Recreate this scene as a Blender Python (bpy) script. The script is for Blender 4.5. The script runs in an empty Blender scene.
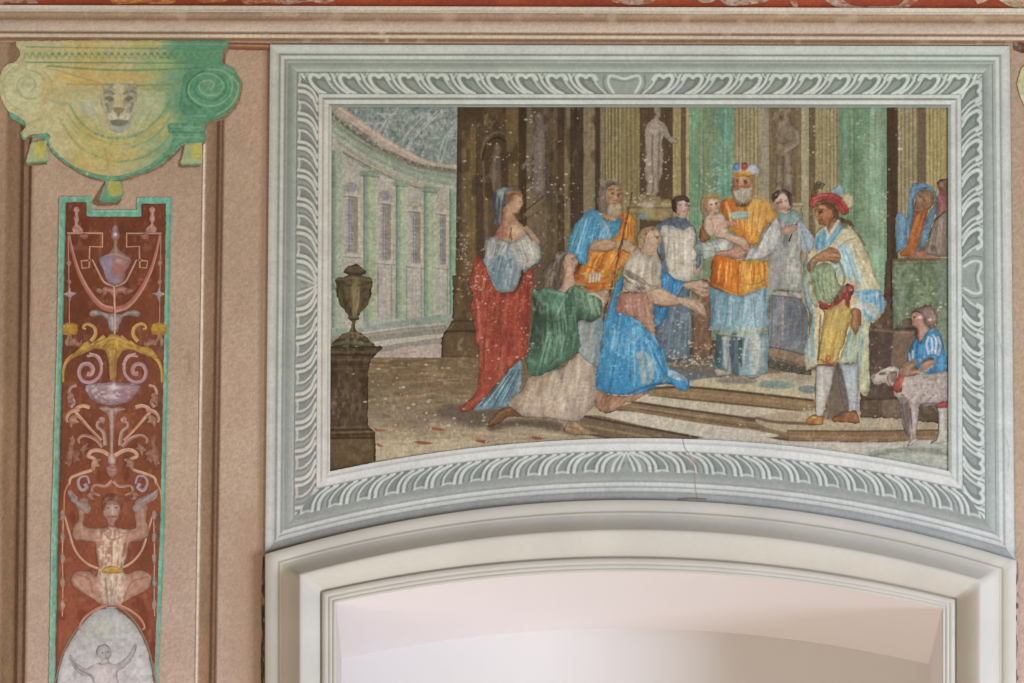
import bpy, math
import numpy as np
from math import radians, tan, cos, sin, pi

scene = bpy.context.scene
COL = scene.collection

# ------------------------------------------------------------------ camera and wall coordinates
# The decorated wall is the plane Y = 0 (room on the -Y side). F is the focal length in pixels of a
# 1024 px wide frame, PITCH how far the camera looks up, MPP metres per pixel at the picture centre.
F = 7855.0
PITCH = radians(14.7)
MPP = 0.002
DIST = F * MPP
CAM = np.array([0.0, -DIST * cos(PITCH), -DIST * sin(PITCH)])
CF = np.array([0.0, cos(PITCH), sin(PITCH)])
CU = np.array([0.0, -sin(PITCH), cos(PITCH)])


def W(x, y, h=0.0):
    """Point of the plane lying h in front of the wall, for photograph coordinates x, y."""
    x = np.asarray(x, float); y = np.asarray(y, float)
    dx = (x - 512.0) / F; dy = (341.5 - y) / F
    d = np.stack([dx, CF[1] + dy * CU[1], CF[2] + dy * CU[2]], -1)
    t = (-h - CAM[1]) / d[..., 1]
    return CAM + d * t[..., None]


# ------------------------------------------------------------------ colour helpers
def hx(c):
    if isinstance(c, str):
        c = c.lstrip('#')
        return np.array([int(c[i:i + 2], 16) for i in (0, 2, 4)], float) / 255
    return np.asarray(c, float) / 255


ALBEDO = 1.0


def lin(c):
    c = np.clip(c, 0, 1)
    return np.where(c <= 0.04045, c / 12.92, ((c + 0.055) / 1.055) ** 2.4)


def _hash(ix, iy, seed):
    n = (ix.astype(np.int64) * 374761393 + iy.astype(np.int64) * 668265263 + seed * 974634777) & 0xFFFFFFFF
    n = ((n ^ (n >> 13)) * 1274126177) & 0xFFFFFFFF
    n = n ^ (n >> 16)
    return (n & 0xFFFF) / 65535.0


def vnoise(x, y, sx, sy, seed):
    """Smooth value noise in -1..1 with cells of sx by sy pixels."""
    u = x / sx; v = y / sy
    iu = np.floor(u); iv = np.floor(v)
    fu = u - iu; fv = v - iv
    fu = fu * fu * (3 - 2 * fu); fv = fv * fv * (3 - 2 * fv)
    a = _hash(iu, iv, seed); b = _hash(iu + 1, iv, seed)
    c = _hash(iu, iv + 1, seed); d = _hash(iu + 1, iv + 1, seed)
    return (a * (1 - fu) + b * fu) * (1 - fv) * 2 + (c * (1 - fu) + d * fu) * fv * 2 - 1


# ------------------------------------------------------------------ outlines
def K(x0, y0, s=6.827):
    def f(t):
        v = [tuple(float(q) for q in p.split(',')) for p in t.split()]
        a = np.array(v)
        return np.stack([x0 + a[:, 0] / s, y0 + a[:, 1] / s], 1)
    return f


X = K(0, 0, 1.0)


def smooth(p, closed, n=5):
    p = np.asarray(p, float)
    m = len(p)
    if m < 3:
        return p
    if closed:
        q = np.concatenate([p[-1:], p, p[:2]])
        segs = m
    else:
        q = np.concatenate([2 * p[:1] - p[1:2], p, 2 * p[-1:] - p[-2:-1]])
        segs = m - 1
    t = np.linspace(0, 1, n, endpoint=False)[:, None]
    out = []
    for i in range(segs):
        a, b, c, d = q[i], q[i + 1], q[i + 2], q[i + 3]
        out.append(0.5 * (2 * b + (c - a) * t + (2 * a - 5 * b + 4 * c - d) * t ** 2 + (3 * b - a - 3 * c + d) * t ** 3))
    if not closed:
        out.append(p[-1:])
    return np.concatenate(out)


def R(x0, y0, x1, y1):
    return np.array([(x0, y0), (x1, y0), (x1, y1), (x0, y1)], float)


def seg_d(x, y, a, b):
    ab = b - a
    L2 = max(float(ab @ ab), 1e-9)
    t = np.clip(((x - a[0]) * ab[0] + (y - a[1]) * ab[1]) / L2, 0, 1)
    dx = x - a[0] - t * ab[0]; dy = y - a[1] - t * ab[1]
    return dx * dx + dy * dy, t


def sdf_poly(x, y, p):
    d = np.full(x.shape, 1e9)
    ins = np.zeros(x.shape, bool)
    m = len(p)
    for i in range(m):
        a = p[i]; b = p[(i + 1) % m]
        d = np.minimum(d, seg_d(x, y, a, b)[0])
        if a[1] != b[1]:
            c = ((a[1] > y) != (b[1] > y)) & (x < (b[0] - a[0]) * (y - a[1]) / (b[1] - a[1]) + a[0])
            ins ^= c
    d = np.sqrt(d)
    return np.where(ins, -d, d)


# ------------------------------------------------------------------ paint operations (act on x, y, C)
def Fl(p, col, a=1.0, soft=0.7, sm=True):
    p = smooth(p, True) if sm else np.asarray(p, float)
    col = hx(col)
    lo = p.min(0) - soft * 2 - 1; hi = p.max(0) + soft * 2 + 1

    def op(x, y, C):
        k = np.nonzero((x > lo[0]) & (x < hi[0]) & (y > lo[1]) & (y < hi[1]))[0]
        if not len(k):
            return
        s = sdf_poly(x[k], y[k], p)
        m = np.clip(0.5 - s / (2 * soft), 0, 1)
        m = (m * m * (3 - 2 * m) * a)[:, None]
        C[k] = C[k] * (1 - m) + col * m
    return op


def L(p, w, col, a=0.85, soft=0.6, sm=True):
    p = smooth(p, False) if sm else np.asarray(p, float)
    col = hx(col)
    w0, w1 = w if isinstance(w, tuple) else (w, w)
    mw = max(w0, w1) / 2 + soft + 1
    lo = p.min(0) - mw; hi = p.max(0) + mw
    n = len(p) - 1

    def op(x, y, C):
        k = np.nonzero((x > lo[0]) & (x < hi[0]) & (y > lo[1]) & (y < hi[1]))[0]
        if not len(k):
            return
        best = np.full(len(k), 1e9)
        for i in range(n):
            d2, t = seg_d(x[k], y[k], p[i], p[i + 1])
            ww = w0 + (w1 - w0) * (i + t) / n
            best = np.minimum(best, np.sqrt(d2) - ww / 2)
        m = np.clip(0.5 - best / (2 * soft), 0, 1)
        m = (m * a)[:, None]
        C[k] = C[k] * (1 - m) + col * m
    return op


def B(cx, cy, rx, ry, col, a=0.7, rot=0.0, hard=0.0):
    col = hx(col)
    c, s = cos(radians(rot)), sin(radians(rot))
    r = max(rx, ry) * 1.6

    def op(x, y, C):
        k = np.nonzero((abs(x - cx) < r) & (abs(y - cy) < r))[0]
        if not len(k):
            return
        u = ((x[k] - cx) * c + (y[k] - cy) * s) / rx
        v = (-(x[k] - cx) * s + (y[k] - cy) * c) / ry
        q = np.sqrt(u * u + v * v)
        m = np.clip((1.25 - q) / (0.9 * (1 - hard) + 0.08), 0, 1)
        m = (m * m * (3 - 2 * m) * a)[:, None]
        C[k] = C[k] * (1 - m) + col * m
    return op


def FO(top, bot, n, w, cols, a=0.6, seed=1, bend=1.5, part=(0, 1)):
    """n brush strokes running from the polyline top to the polyline bot."""
    rng = np.random.RandomState(seed)
    top = smooth(top, False); bot = smooth(bot, False)

    def at(p, t):
        f = t * (len(p) - 1); i = min(int(f), len(p) - 2)
        return p[i] + (p[i + 1] - p[i]) * (f - i)
    ops = []
    for i in range(n):
        t = (i + rng.uniform(0.1, 0.9)) / n
        p0 = at(top, t); p1 = at(bot, np.clip(t + rng.uniform(-.06, .06), 0, 1))
        s0 = part[0] + rng.uniform(0, .25) * (part[1] - part[0]); s1 = part[1] - rng.uniform(0, .25) * (part[1] - part[0])
        a0 = p0 + (p1 - p0) * s0; a1 = p0 + (p1 - p0) * s1
        mid = (a0 + a1) / 2 + rng.uniform(-bend, bend, 2)
        ops.append(L(np.array([a0, mid, a1]), (w * rng.uniform(.7, 1.3), w * rng.uniform(.3, 1.1)), cols[rng.randint(len(cols))], min(a * rng.uniform(.9, 1.6), .97), 0.55))

    def op(x, y, C):
        for o in ops:
            o(x, y, C)
    return op


def G(p0, p1, cols, a=1.0):
    """Linear run of colours from p0 to p1."""
    p0 = np.array(p0, float); p1 = np.array(p1, float); d = p1 - p0
    cs = np.array([hx(c) for c in cols])

    def op(x, y, C):
        t = np.clip(((x - p0[0]) * d[0] + (y - p0[1]) * d[1]) / (d @ d), 0, 1) * (len(cs) - 1)
        i = np.minimum(t.astype(int), len(cs) - 2); f = (t - i)[:, None]
        v = cs[i] * (1 - f) + cs[i + 1] * f
        C[:] = C * (1 - a) + v * a
    return op


def VS(stripes, slope=0.0, y0=0.0, soft=0.5):
    """Vertical stripes: list of (x0, x1, colour)."""
    def op(x, y, C):
        xx = x - slope * (y - y0)
        for a, b, c in stripes:
            m = np.clip(0.5 + (xx - a) / (2 * soft), 0, 1) * np.clip(0.5 + (b - xx) / (2 * soft), 0, 1)
            C[:] = C * (1 - m[:, None]) + hx(c) * m[:, None]
    return op


def NZ(sx, sy, amp, seed, tint=(1, 1, 1)):
    t = np.asarray(tint, float)

    def op(x, y, C):
        C *= 1 + amp * vnoise(x, y, sx, sy, seed)[:, None] * t
    return op


def MOT(sx, sy, col, th, a, seed, box=None):
    """Mottling: colour showing where noise is above th."""
    col = hx(col)

    def op(x, y, C):
        v = vnoise(x, y, sx, sy, seed)
        m = np.clip((v - th) / 0.35, 0, 1) * a
        if box is not None:
            x0, y0, x1, y1 = box
            e = np.clip(np.minimum(np.minimum(x - x0, x1 - x), np.minimum(y - y0, y1 - y)) / 6 + .5, 0, 1)
            m = m * e
        C[:] = C * (1 - m[:, None]) + col * m[:, None]
    return op


# ------------------------------------------------------------------ materials
def new_mat(name):
    m = bpy.data.materials.new(name); m.use_nodes = True
    nt = m.node_tree
    return m, nt, nt.nodes['Principled BSDF']


def bump(nt, bs, scale, strength, dist, detail=4.0, stretch=None):
    tc = nt.nodes.new('ShaderNodeTexCoord'); nz = nt.nodes.new('ShaderNodeTexNoise'); bp = nt.nodes.new('ShaderNodeBump')
    nz.inputs['Scale'].default_value = scale; nz.inputs['Detail'].default_value = detail
    bp.inputs['Strength'].default_value = strength; bp.inputs['Distance'].default_value = dist
    nt.links.new(tc.outputs['Object'], nz.inputs['Vector'])
    nt.links.new(nz.outputs['Fac'], bp.inputs['Height'])
    nt.links.new(bp.outputs['Normal'], bs.inputs['Normal'])


def pigment(name, scale, strength, dist, rough=0.9):
    m, nt, bs = new_mat(name)
    at = nt.nodes.new('ShaderNodeAttribute'); at.attribute_name = 'pigment'
    nt.links.new(at.outputs['Color'], bs.inputs['Base Color'])
    bs.inputs['Roughness'].default_value = rough
    bs.inputs['Specular IOR Level'].default_value = 0.15
    bump(nt, bs, scale, strength, dist)
    return m


M_FRESCO = pigment('fresco paint', 260, 0.35, 0.0012)
M_PLASTER = pigment('rough painted plaster', 170, 0.6, 0.0022)
M_STUCCO = pigment('smooth limewashed stucco', 60, 0.25, 0.0015)


def plain(name, col, scale=40, strength=.2, dist=.002, var=0.06):
    m, nt, bs = new_mat(name)
    tc = nt.nodes.new('ShaderNodeTexCoord'); nz = nt.nodes.new('ShaderNodeTexNoise'); mx = nt.nodes.new('ShaderNodeMix')
    mx.data_type = 'RGBA'
    nz.inputs['Scale'].default_value = 4; nz.inputs['Detail'].default_value = 8
    c = lin(hx(col)) * ALBEDO
    mx.inputs[6].default_value = (*np.clip(c * (1 - var), 0, .95), 1); mx.inputs[7].default_value = (*np.clip(c * (1 + var), 0, .95), 1)
    nt.links.new(tc.outputs['Object'], nz.inputs['Vector']); nt.links.new(nz.outputs['Fac'], mx.inputs[0])
    nt.links.new(mx.outputs[2], bs.inputs['Base Color'])
    bs.inputs['Roughness'].default_value = .9; bs.inputs['Specular IOR Level'].default_value = .15
    bp = nt.nodes.new('ShaderNodeBump'); n2 = nt.nodes.new('ShaderNodeTexNoise'); n2.inputs['Scale'].default_value = scale
    bp.inputs['Strength'].default_value = strength; bp.inputs['Distance'].default_value = dist
    nt.links.new(tc.outputs['Object'], n2.inputs['Vector']); nt.links.new(n2.outputs['Fac'], bp.inputs['Height'])
    nt.links.new(bp.outputs['Normal'], bs.inputs['Normal'])
    return m


# ------------------------------------------------------------------ meshes
def tag(o, label=None, cat=None, group=None, kind=None):
    for k, v in (('label', label), ('category', cat), ('group', group), ('kind', kind)):
        if v:
            o[k] = v
    return o


def root_of(o):
    while o.parent is not None:
        o = o.parent
    return o


def link(name, verts, polys_flat, starts, totals, cols, mat, parent, smooth_shade=False):
    """verts in world metres, stored relative to the thing's origin."""
    me = bpy.data.meshes.new(name)
    off = np.array(root_of(parent).location) if parent else np.zeros(3)
    v = (verts - off).astype(np.float32)
    me.vertices.add(len(v)); me.vertices.foreach_set('co', v.ravel())
    me.loops.add(len(polys_flat)); me.loops.foreach_set('vertex_index', np.asarray(polys_flat, np.int32))
    me.polygons.add(len(starts))
    me.polygons.foreach_set('loop_start', np.asarray(starts, np.int32))
    me.polygons.foreach_set('loop_total', np.asarray(totals, np.int32))
    if smooth_shade:
        me.polygons.foreach_set('use_smooth', np.ones(len(starts), bool))
    if cols is not None:
        at = me.attributes.new('pigment', 'FLOAT_COLOR', 'POINT')
        c = np.ones((len(v), 4), np.float32); c[:, :3] = np.clip(lin(cols) * ALBEDO, 0, .95)
        at.data.foreach_set('color', c.ravel())
    me.materials.append(mat)
    me.update(); me.validate()
    o = bpy.data.objects.new(name, me); COL.objects.link(o)
    if parent:
        o.parent = parent
    return o


def empty(name, x, y, label, cat, group=None):
    o = bpy.data.objects.new(name, None); COL.objects.link(o)
    o.location = W(x, y, 0.0); o.empty_display_size = .05
    return tag(o, label, cat, group)


def run_ops(x, y, base, ops):
    C = np.tile(hx(base), (len(x), 1))
    for o in ops:
        if isinstance(o, (list, tuple)):
            for q in o:
                q(x, y, C)
        else:
            o(x, y, C)
    return np.clip(C, 0, 1)


def sheet(name, outline, base, ops, parent, h, mat=None, g=0.75, label=None, sm=True, holes=(), post=None, relief=None, wob=0.0, edge=0.0, fold=0.0):
    """A painted patch: the outline filled with a fine grid of faces, its pigment worked out at every vertex."""
    p = smooth(outline, True) if sm else np.asarray(outline, float)
    lo = p.min(0) - g; hi = p.max(0) + g
    nx = int((hi[0] - lo[0]) / g) + 2; ny = int((hi[1] - lo[1]) / g) + 2
    gx, gy = np.meshgrid(lo[0] + np.arange(nx) * g, lo[1] + np.arange(ny) * g)
    X0 = gx.ravel(); Y0 = gy.ravel()
    s = sdf_poly(X0, Y0, p)
    for q in holes:
        s = np.maximum(s, -sdf_poly(X0, Y0, q))
    if wob:
        s = s + wob * vnoise(X0, Y0, 2.6, 2.6, 301) + wob * .6 * vnoise(X0, Y0, 7, 7, 302)
    s = np.where(np.abs(s) < 1e-4, -1e-4, s)
    idx = np.arange(nx * ny).reshape(ny, nx)
    S = s.reshape(ny, nx)
    # edge crossings
    vx = [X0]; vy = [Y0]
    base_i = nx * ny

    def cross(i0, i1):
        nonlocal base_i
        c = (s[i0] < 0) != (s[i1] < 0)
        t = np.zeros(len(i0)); t[c] = s[i0[c]] / (s[i0[c]] - s[i1[c]])
        out = np.full(len(i0), -1)
        n = int(c.sum())
        out[c] = base_i + np.arange(n)
        vx.append(X0[i0[c]] + (X0[i1[c]] - X0[i0[c]]) * t[c]); vy.append(Y0[i0[c]] + (Y0[i1[c]] - Y0[i0[c]]) * t[c])
        base_i += n
        return out
    H = cross(idx[:, :-1].ravel(), idx[:, 1:].ravel()).reshape(ny, nx - 1)
    V = cross(idx[:-1].ravel(), idx[1:].ravel()).reshape(ny - 1, nx)
    ax = np.concatenate(vx); ay = np.concatenate(vy)
    corners = [idx[:-1, :-1], idx[:-1, 1:], idx[1:, 1:], idx[1:, :-1]]
    edges = [H[:-1], V[:, 1:], H[1:], V[:, :-1]]
    ins = [S[:-1, :-1] < 0, S[:-1, 1:] < 0, S[1:, 1:] < 0, S[1:, :-1] < 0]
    case = sum(ins[i].astype(int) << i for i in range(4))
    flat = []; totals = []
    for cs in range(1, 16):
        sel = case == cs
        n = int(sel.sum())
        if not n:
            continue
        seq = []
        for i in range(4):
            a = cs >> i & 1; b = cs >> ((i + 1) % 4) & 1
            if a:
                seq.append(corners[i][sel])
            if a != b:
                seq.append(edges[i][sel])
        q = np.stack(seq[::-1], 1)
        flat.append(q.ravel()); totals.append(np.full(n, q.shape[1]))
    flat = np.concatenate(flat); totals = np.concatenate(totals)
    used, inv = np.unique(flat, return_inverse=True)
    px = ax[used]; py = ay[used]
    C = run_ops(px, py, base, ops)
    if edge:
        # painted shading: the colour darkens irregularly towards the edge of the patch
        sv = np.concatenate([s, np.zeros(len(ax) - len(s))])[used]
        sv = np.minimum(sv, 0)
        kk = edge * (.62 + .55 * vnoise(px, py, 5, 6, 303)) * np.exp(sv / 1.5) + edge * .35 * np.exp(sv / 5.0)
        C *= 1 - np.clip(kk, 0, .7)[:, None]
    if fold:
        f = vnoise(px + py * .25, py, 3.2, 15, 304) + .6 * vnoise(px - py * .2, py, 6.5, 24, 305)
        C *= 1 + fold * f[:, None]
    if post:
        post(px, py, C)
    hh = h if relief is None else h + relief(px, py, C)
    verts = W(px, py, hh)
    starts = np.concatenate([[0], np.cumsum(totals)[:-1]])
    o = link(name, verts, inv.ravel(), starts, totals, np.clip(C, 0, 1), mat or M_FRESCO, parent, smooth_shade=relief is not None)
    if label:
        o['label'] = label
    return o


def grid_mesh(name, P, cols, mat, parent, smooth_shade=True, flip=False):
    """P: (n, m, 3) array of points."""
    n, m = P.shape[:2]
    idx = np.arange(n * m).reshape(n, m)
    q = np.stack([idx[:-1, :-1], idx[:-1, 1:], idx[1:, 1:], idx[1:, :-1]], -1).reshape(-1, 4)
    if flip:
        q = q[:, ::-1]
    return link(name, P.reshape(-1, 3), q.ravel(), np.arange(len(q)) * 4, np.full(len(q), 4),
                None if cols is None else cols.reshape(-1, 3), mat, parent, smooth_shade)
# ================================================================== THE SETTING
def PROF(stops, axis, a=1.0):
    """Colour run across a moulding: stops (position, colour); axis(x, y) gives the position."""
    ps = np.array([s[0] for s in stops], float); cs = np.array([hx(s[1]) for s in stops])

    def op(x, y, C):
        t = axis(x, y)
        v = np.stack([np.interp(t, ps, cs[:, i]) for i in range(3)], 1)
        C[:] = C * (1 - a) + v * a
    return op


def HP(stops, axis):
    ps = np.array([s[0] for s in stops], float); hs = np.array([s[1] for s in stops])
    return lambda x, y, C: np.interp(axis(x, y), ps, hs)


TAN = '#b2937c'
grain = [NZ(2.2, 2.2, .035, 3), NZ(1.1, 1.1, .03, 4), NZ(90, 120, .03, 5), NZ(26, 40, .025, 6, (1, .7, .5))]

# niche opening and moulded surround: keys 0 outer edge, 1 ridge, 2 groove, 3 inner edge -> xL yL y_mid xR yR
KEYS = np.array([(265, 554, 499.8, 1016, 560.5), (299, 574, 529.5, 982, 580), (321, 591, 557, 956, 599), (336, 603, 571.8, 942, 608.5)], float)
XM = 634.0


def key_curve(k):
    i = min(int(k), 2); f = k - i
    return KEYS[i] * (1 - f) + KEYS[i + 1] * f


def arc_y(v, x):
    xl, yl, ym, xr, yr = v
    dl = xl - XM; dr = xr - XM
    a, s = np.linalg.solve(np.array([[dl * dl, dl], [dr * dr, dr]]), np.array([yl - ym, yr - ym]))
    return ym + a * (x - XM) ** 2 + s * (x - XM)


YB = 960.0


def key_path(k, na=90, nj=24):
    v = key_curve(k)
    xl, yl, ym, xr, yr = v
    xs = np.linspace(xl, xr, na)
    left = np.stack([np.full(nj, xl), np.linspace(YB, yl, nj)], 1)
    right = np.stack([np.full(nj, xr), np.linspace(yr, YB, nj)], 1)
    mid = np.stack([xs, arc_y(v, xs)], 1)
    return np.concatenate([left[:-1], mid, right[1:]])


opening = key_path(1.5)
wall = sheet('wall_back', R(-420, -330, 1460, YB), TAN, grain, None, -0.002, M_PLASTER, g=3.0, sm=False,
             holes=[np.concatenate([opening, [[opening[-1, 0], YB + 60], [opening[0, 0], YB + 60]]])])
tag(wall, kind='structure')

# near plaster, painted more finely: the field left of the fresco and the strip right of it
LIT = [G((0, 40), (0, 720), ['#ac9176', '#b0947c', '#b49983', '#b89d8e'], 1.0)]
o = sheet('wall_left', R(-415, 40, 272, 955), TAN,
          LIT + [NZ(2.4, 2.4, .05, 13), NZ(1.2, 1.2, .045, 14), NZ(60, 90, .03, 15), NZ(22, 34, .025, 6, (.6, 1, 1)),
                 L(X('250,520 244,600 244,955'), 26, '#a5866b', .55, 14, sm=False), L(X('267,50 262,300 261,552'), 5, '#8d6d55', .75, 3, sm=False),  # the narrow dark stroke is shadow along the frame, put into the colour
                 L(X('261,552 260,955'), 4, '#a58368', .5, 3, sm=False),
                 L(X('188,352 190,372'), 3, '#97785f', .6, 1.5), L(X('187,372 187,380'), 2.5, '#a08068', .5, 1),
                 L(X('185,400 185,450'), 3, '#a78870', .45, 2)],
          None, 0.0, M_PLASTER, g=1.15, sm=False)
tag(o, kind='structure')
o = sheet('wall_right', R(1008, 40, 1455, 955), TAN,
          [G((0, 40), (0, 720), ['#ac9078', '#ae937a', '#b49a82', '#ba9f89']), NZ(2.4, 2.4, .05, 13), NZ(1.2, 1.2, .04, 14), NZ(60, 90, .03, 15)],
          None, 0.0, M_PLASTER, g=1.1, sm=False)
tag(o, kind='structure')


# ---- niche behind the surround: soffit, cheeks, back wall
DEPTH = 0.49
HIN = 0.026
inner = key_path(3.0, 90, 24)
front = W(inner[:, 0], inner[:, 1], HIN)


def niche_part(name, rows, mat):
    p = front[rows]
    ys = np.linspace(0, 1, 14)
    P = np.stack([np.stack([p[:, 0], p[:, 1] + (DEPTH + HIN) * t, p[:, 2]], 1) for t in ys])
    o = grid_mesh(name, P, None, mat, None, True, flip=True)
    return tag(o, kind='structure')


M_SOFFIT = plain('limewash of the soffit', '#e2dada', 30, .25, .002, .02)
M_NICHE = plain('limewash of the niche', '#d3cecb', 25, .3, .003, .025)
niche_part('wall_niche_left', slice(0, 24), plain('limewash of the left cheek', '#bdb0a9', 30, .25, .002, .02))  # same limewash, darkened here to offset the strong window light
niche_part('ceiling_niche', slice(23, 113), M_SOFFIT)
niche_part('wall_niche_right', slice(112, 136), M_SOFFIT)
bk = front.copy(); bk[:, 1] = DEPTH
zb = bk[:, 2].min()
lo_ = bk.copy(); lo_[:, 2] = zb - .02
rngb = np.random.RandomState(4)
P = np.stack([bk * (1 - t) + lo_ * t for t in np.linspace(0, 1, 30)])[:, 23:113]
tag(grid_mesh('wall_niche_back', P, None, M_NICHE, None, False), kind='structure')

# ---- moulded surround
PROFILE = [(0, -.01), (0, .020), (.02, .022), (.36, .022), (.385, .0206), (.42, .0206), (.445, .021), (.5, .020), (.6, .0215), (.7, .026), (.8, .0335), (.9, .043), (.97, .051), (1.0, .0545),
           (1.04, .056), (1.1, .056), (1.2, .054), (1.35, .0495), (1.5, .0445), (1.65, .038), (1.8, .0305), (1.92, .0235), (1.97, .020), (1.985, .0185), (2.07, .0185), (2.085, .0235), (2.12, .0255), (2.3, .026), (2.42, .026), (2.45, .0248),
           (2.5, .0248), (2.53, .026), (2.72, .026), (2.74, .0248), (2.78, .0248), (2.8, .026), (3.0, HIN), (3.0, .0)]
sur = empty('niche_surround', 636, 600, 'cream stucco moulding arching over the pale niche below the fresco', 'arch moulding')
names = [('outer_fillet', 0, 8), ('cove', 7, 14), ('sloping_band', 13, 24), ('inner_fillet', 23, 38)]
STUC = hx('#beb7ac')
for nm, a, b in names:
    pr = PROFILE[a:b]
    P = []; CC = []
    for k, h in pr:
        pth = key_path(k, 160, 60)
        P.append(W(pth[:, 0], pth[:, 1], h))
        c = np.tile(STUC, (len(pth), 1))
        c *= 1 + .02 * vnoise(pth[:, 0], pth[:, 1], 40, 30, 3)[:, None] + .012 * vnoise(pth[:, 0] + 900 * k, pth[:, 1], 3, 3, 7)[:, None]
        if 1.97 < k < 2.08 or .38 < k < .43:
            c *= np.array([.86, .84, .78])
        CC.append(c)
    P = np.array(P); CC = np.array(CC)
    # split hard edges: flat shading between rows is avoided only inside the curved bands
    o = grid_mesh(nm, P, CC, M_STUCCO, sur, nm in ('cove', 'sloping_band'), flip=False)
# open joints between surround and plaster
o = sheet('plaster_joint', X('263,556 264.6,556 264.8,600 264.2,650 264.4,950 260.5,950 261.3,690 260.7,660 261.8,630 261.2,600 262,575'), '#4d4236',
          [NZ(2, 5, .35, 3), MOT(2, 4, '#9a8468', .1, .8, 5)], sur, .004, M_PLASTER, g=.6, label='dark open joint along the left jamb', sm=False)
o = sheet('plaster_joint', X('1016,562 1018,562 1018.6,600 1018,650 1018.6,950 1016,950'), '#6d6058',
          [NZ(2, 6, .35, 8), MOT(2, 6, '#c2a590', -.1, .9, 9)], sur, .004, M_PLASTER, g=.6, label='chipped joint along the right jamb', sm=False)


# ---- the long cornice over everything, and the red frieze above it
def cy(x, y):
    return y - .0033 * (x - 512)


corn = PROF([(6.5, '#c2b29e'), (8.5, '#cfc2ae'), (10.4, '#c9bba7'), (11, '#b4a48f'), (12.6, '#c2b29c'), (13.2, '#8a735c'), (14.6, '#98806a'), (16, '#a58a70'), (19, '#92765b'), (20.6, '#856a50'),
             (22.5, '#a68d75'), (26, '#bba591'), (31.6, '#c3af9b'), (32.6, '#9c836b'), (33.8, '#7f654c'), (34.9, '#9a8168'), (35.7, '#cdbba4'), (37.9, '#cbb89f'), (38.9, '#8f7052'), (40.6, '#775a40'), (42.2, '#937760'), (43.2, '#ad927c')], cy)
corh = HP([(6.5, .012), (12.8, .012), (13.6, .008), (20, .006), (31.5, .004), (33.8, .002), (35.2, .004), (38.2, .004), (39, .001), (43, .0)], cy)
corn_grain = [NZ(2.2, 1.6, .045, 21), NZ(1.1, 1.1, .035, 22), NZ(60, 9, .035, 23), NZ(120, 40, .03, 24),
              MOT(14, 7, '#c4b098', .45, .35, 25), MOT(9, 5, '#d6c8b2', .55, .5, 26, (330, 28, 420, 44)), B(382, 35, 5, 5, '#cbb79d', .7), B(612, 18, 6, 8, '#b09a82', .6)]
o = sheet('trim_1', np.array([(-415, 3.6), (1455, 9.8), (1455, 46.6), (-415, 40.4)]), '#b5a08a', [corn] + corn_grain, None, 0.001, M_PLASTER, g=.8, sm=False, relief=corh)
tag(o, kind='structure')

frieze = empty('painted_frieze', 512, 0, 'brick red painted band with pale scrolls along the top edge of the wall', 'frieze')
FR = [NZ(3, 2, .06, 31), NZ(30, 8, .07, 32), NZ(1.2, 1.2, .05, 33)]
sheet('red_ground', np.array([(-415, -60), (1455, -60), (1455, 10.2), (-415, 3.9)]), '#a04a30', FR, frieze, .003, g=1.0, sm=False)
k4 = K(0, 0, 4.0)
for x0, pts, c in [(0, '0,-60 60,-50 150,6 120,14 40,12 0,16', '#b98d74'), (0, '440,-40 560,-60 680,-20 700,10 640,17 560,12 500,16 450,14', '#c47a3c'), (0, '760,-30 860,-40 910,0 850,10 800,8', '#b26c3a'),
                   (0, '960,-30 1080,-40 1160,-20 1130,14 1060,10 980,16', '#b97a52'), (1024, '90,-40 200,-60 300,-40 320,-8 280,16 220,6 180,10 130,18 100,10', '#b98e78'),
                   (2048, '380,-40 520,-60 590,-30 560,10 490,20 440,14 400,4', '#ad9078'), (2048, '720,-40 830,-30 820,-4 790,10 750,6', '#ad907a'), (2048, '830,-30 960,-50 1040,-20 1010,8 900,22 850,16', '#b39781'),
                   (3072, '60,-40 100,-30 120,28 104,30 84,0', '#b38a74'), (3072, '190,-40 260,-40 330,20 430,24 520,20 560,-20 620,-30 560,30 430,34 300,32 240,10', '#b08a74'), (3072, '790,-30 880,-30 880,0 840,16 830,4', '#ad8672'), (3072, '900,-40 1100,-60 1200,0 1150,30 1040,34 960,22', '#b59b78')]:
    q = k4(pts); q[:, 0] += x0 / 4.0
    sheet('scroll', q, c, [NZ(3, 2, .12, 35), NZ(1.3, 1.3, .08, 36), MOT(5, 3, '#a04a30', .2, .7, 37), MOT(4, 3, '#d8c6ae', .45, .5, 38)], frieze, .0034 + x0 * 1e-8 + abs(q[0, 0]) * 1e-6, g=.7)


# ---- painted mouldings of the pilaster (slightly leaning lines, as the camera sees upright lines)
def strip(name, xt, xb, stops, w, y0=43, y1=950):
    """An upright moulding running from (xt, y0) to (xb, y1), colour stops over 0..w."""
    def ax(x, y):
        return x - (xt + (xb - xt) * (y - y0) / (y1 - y0))
    bow = 0.0
    o = sheet(name, np.array([(xt, y0), (xt + w, y0), (xb + w, y1), (xb, y1)], float), TAN, [PROF(stops, ax), NZ(2, 3, .05, 41), NZ(1.1, 1.4, .04, 42), NZ(12, 60, .05, 43)],
              None, .0012, M_PLASTER, g=.7, sm=False)
    return tag(o, kind='structure')


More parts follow.
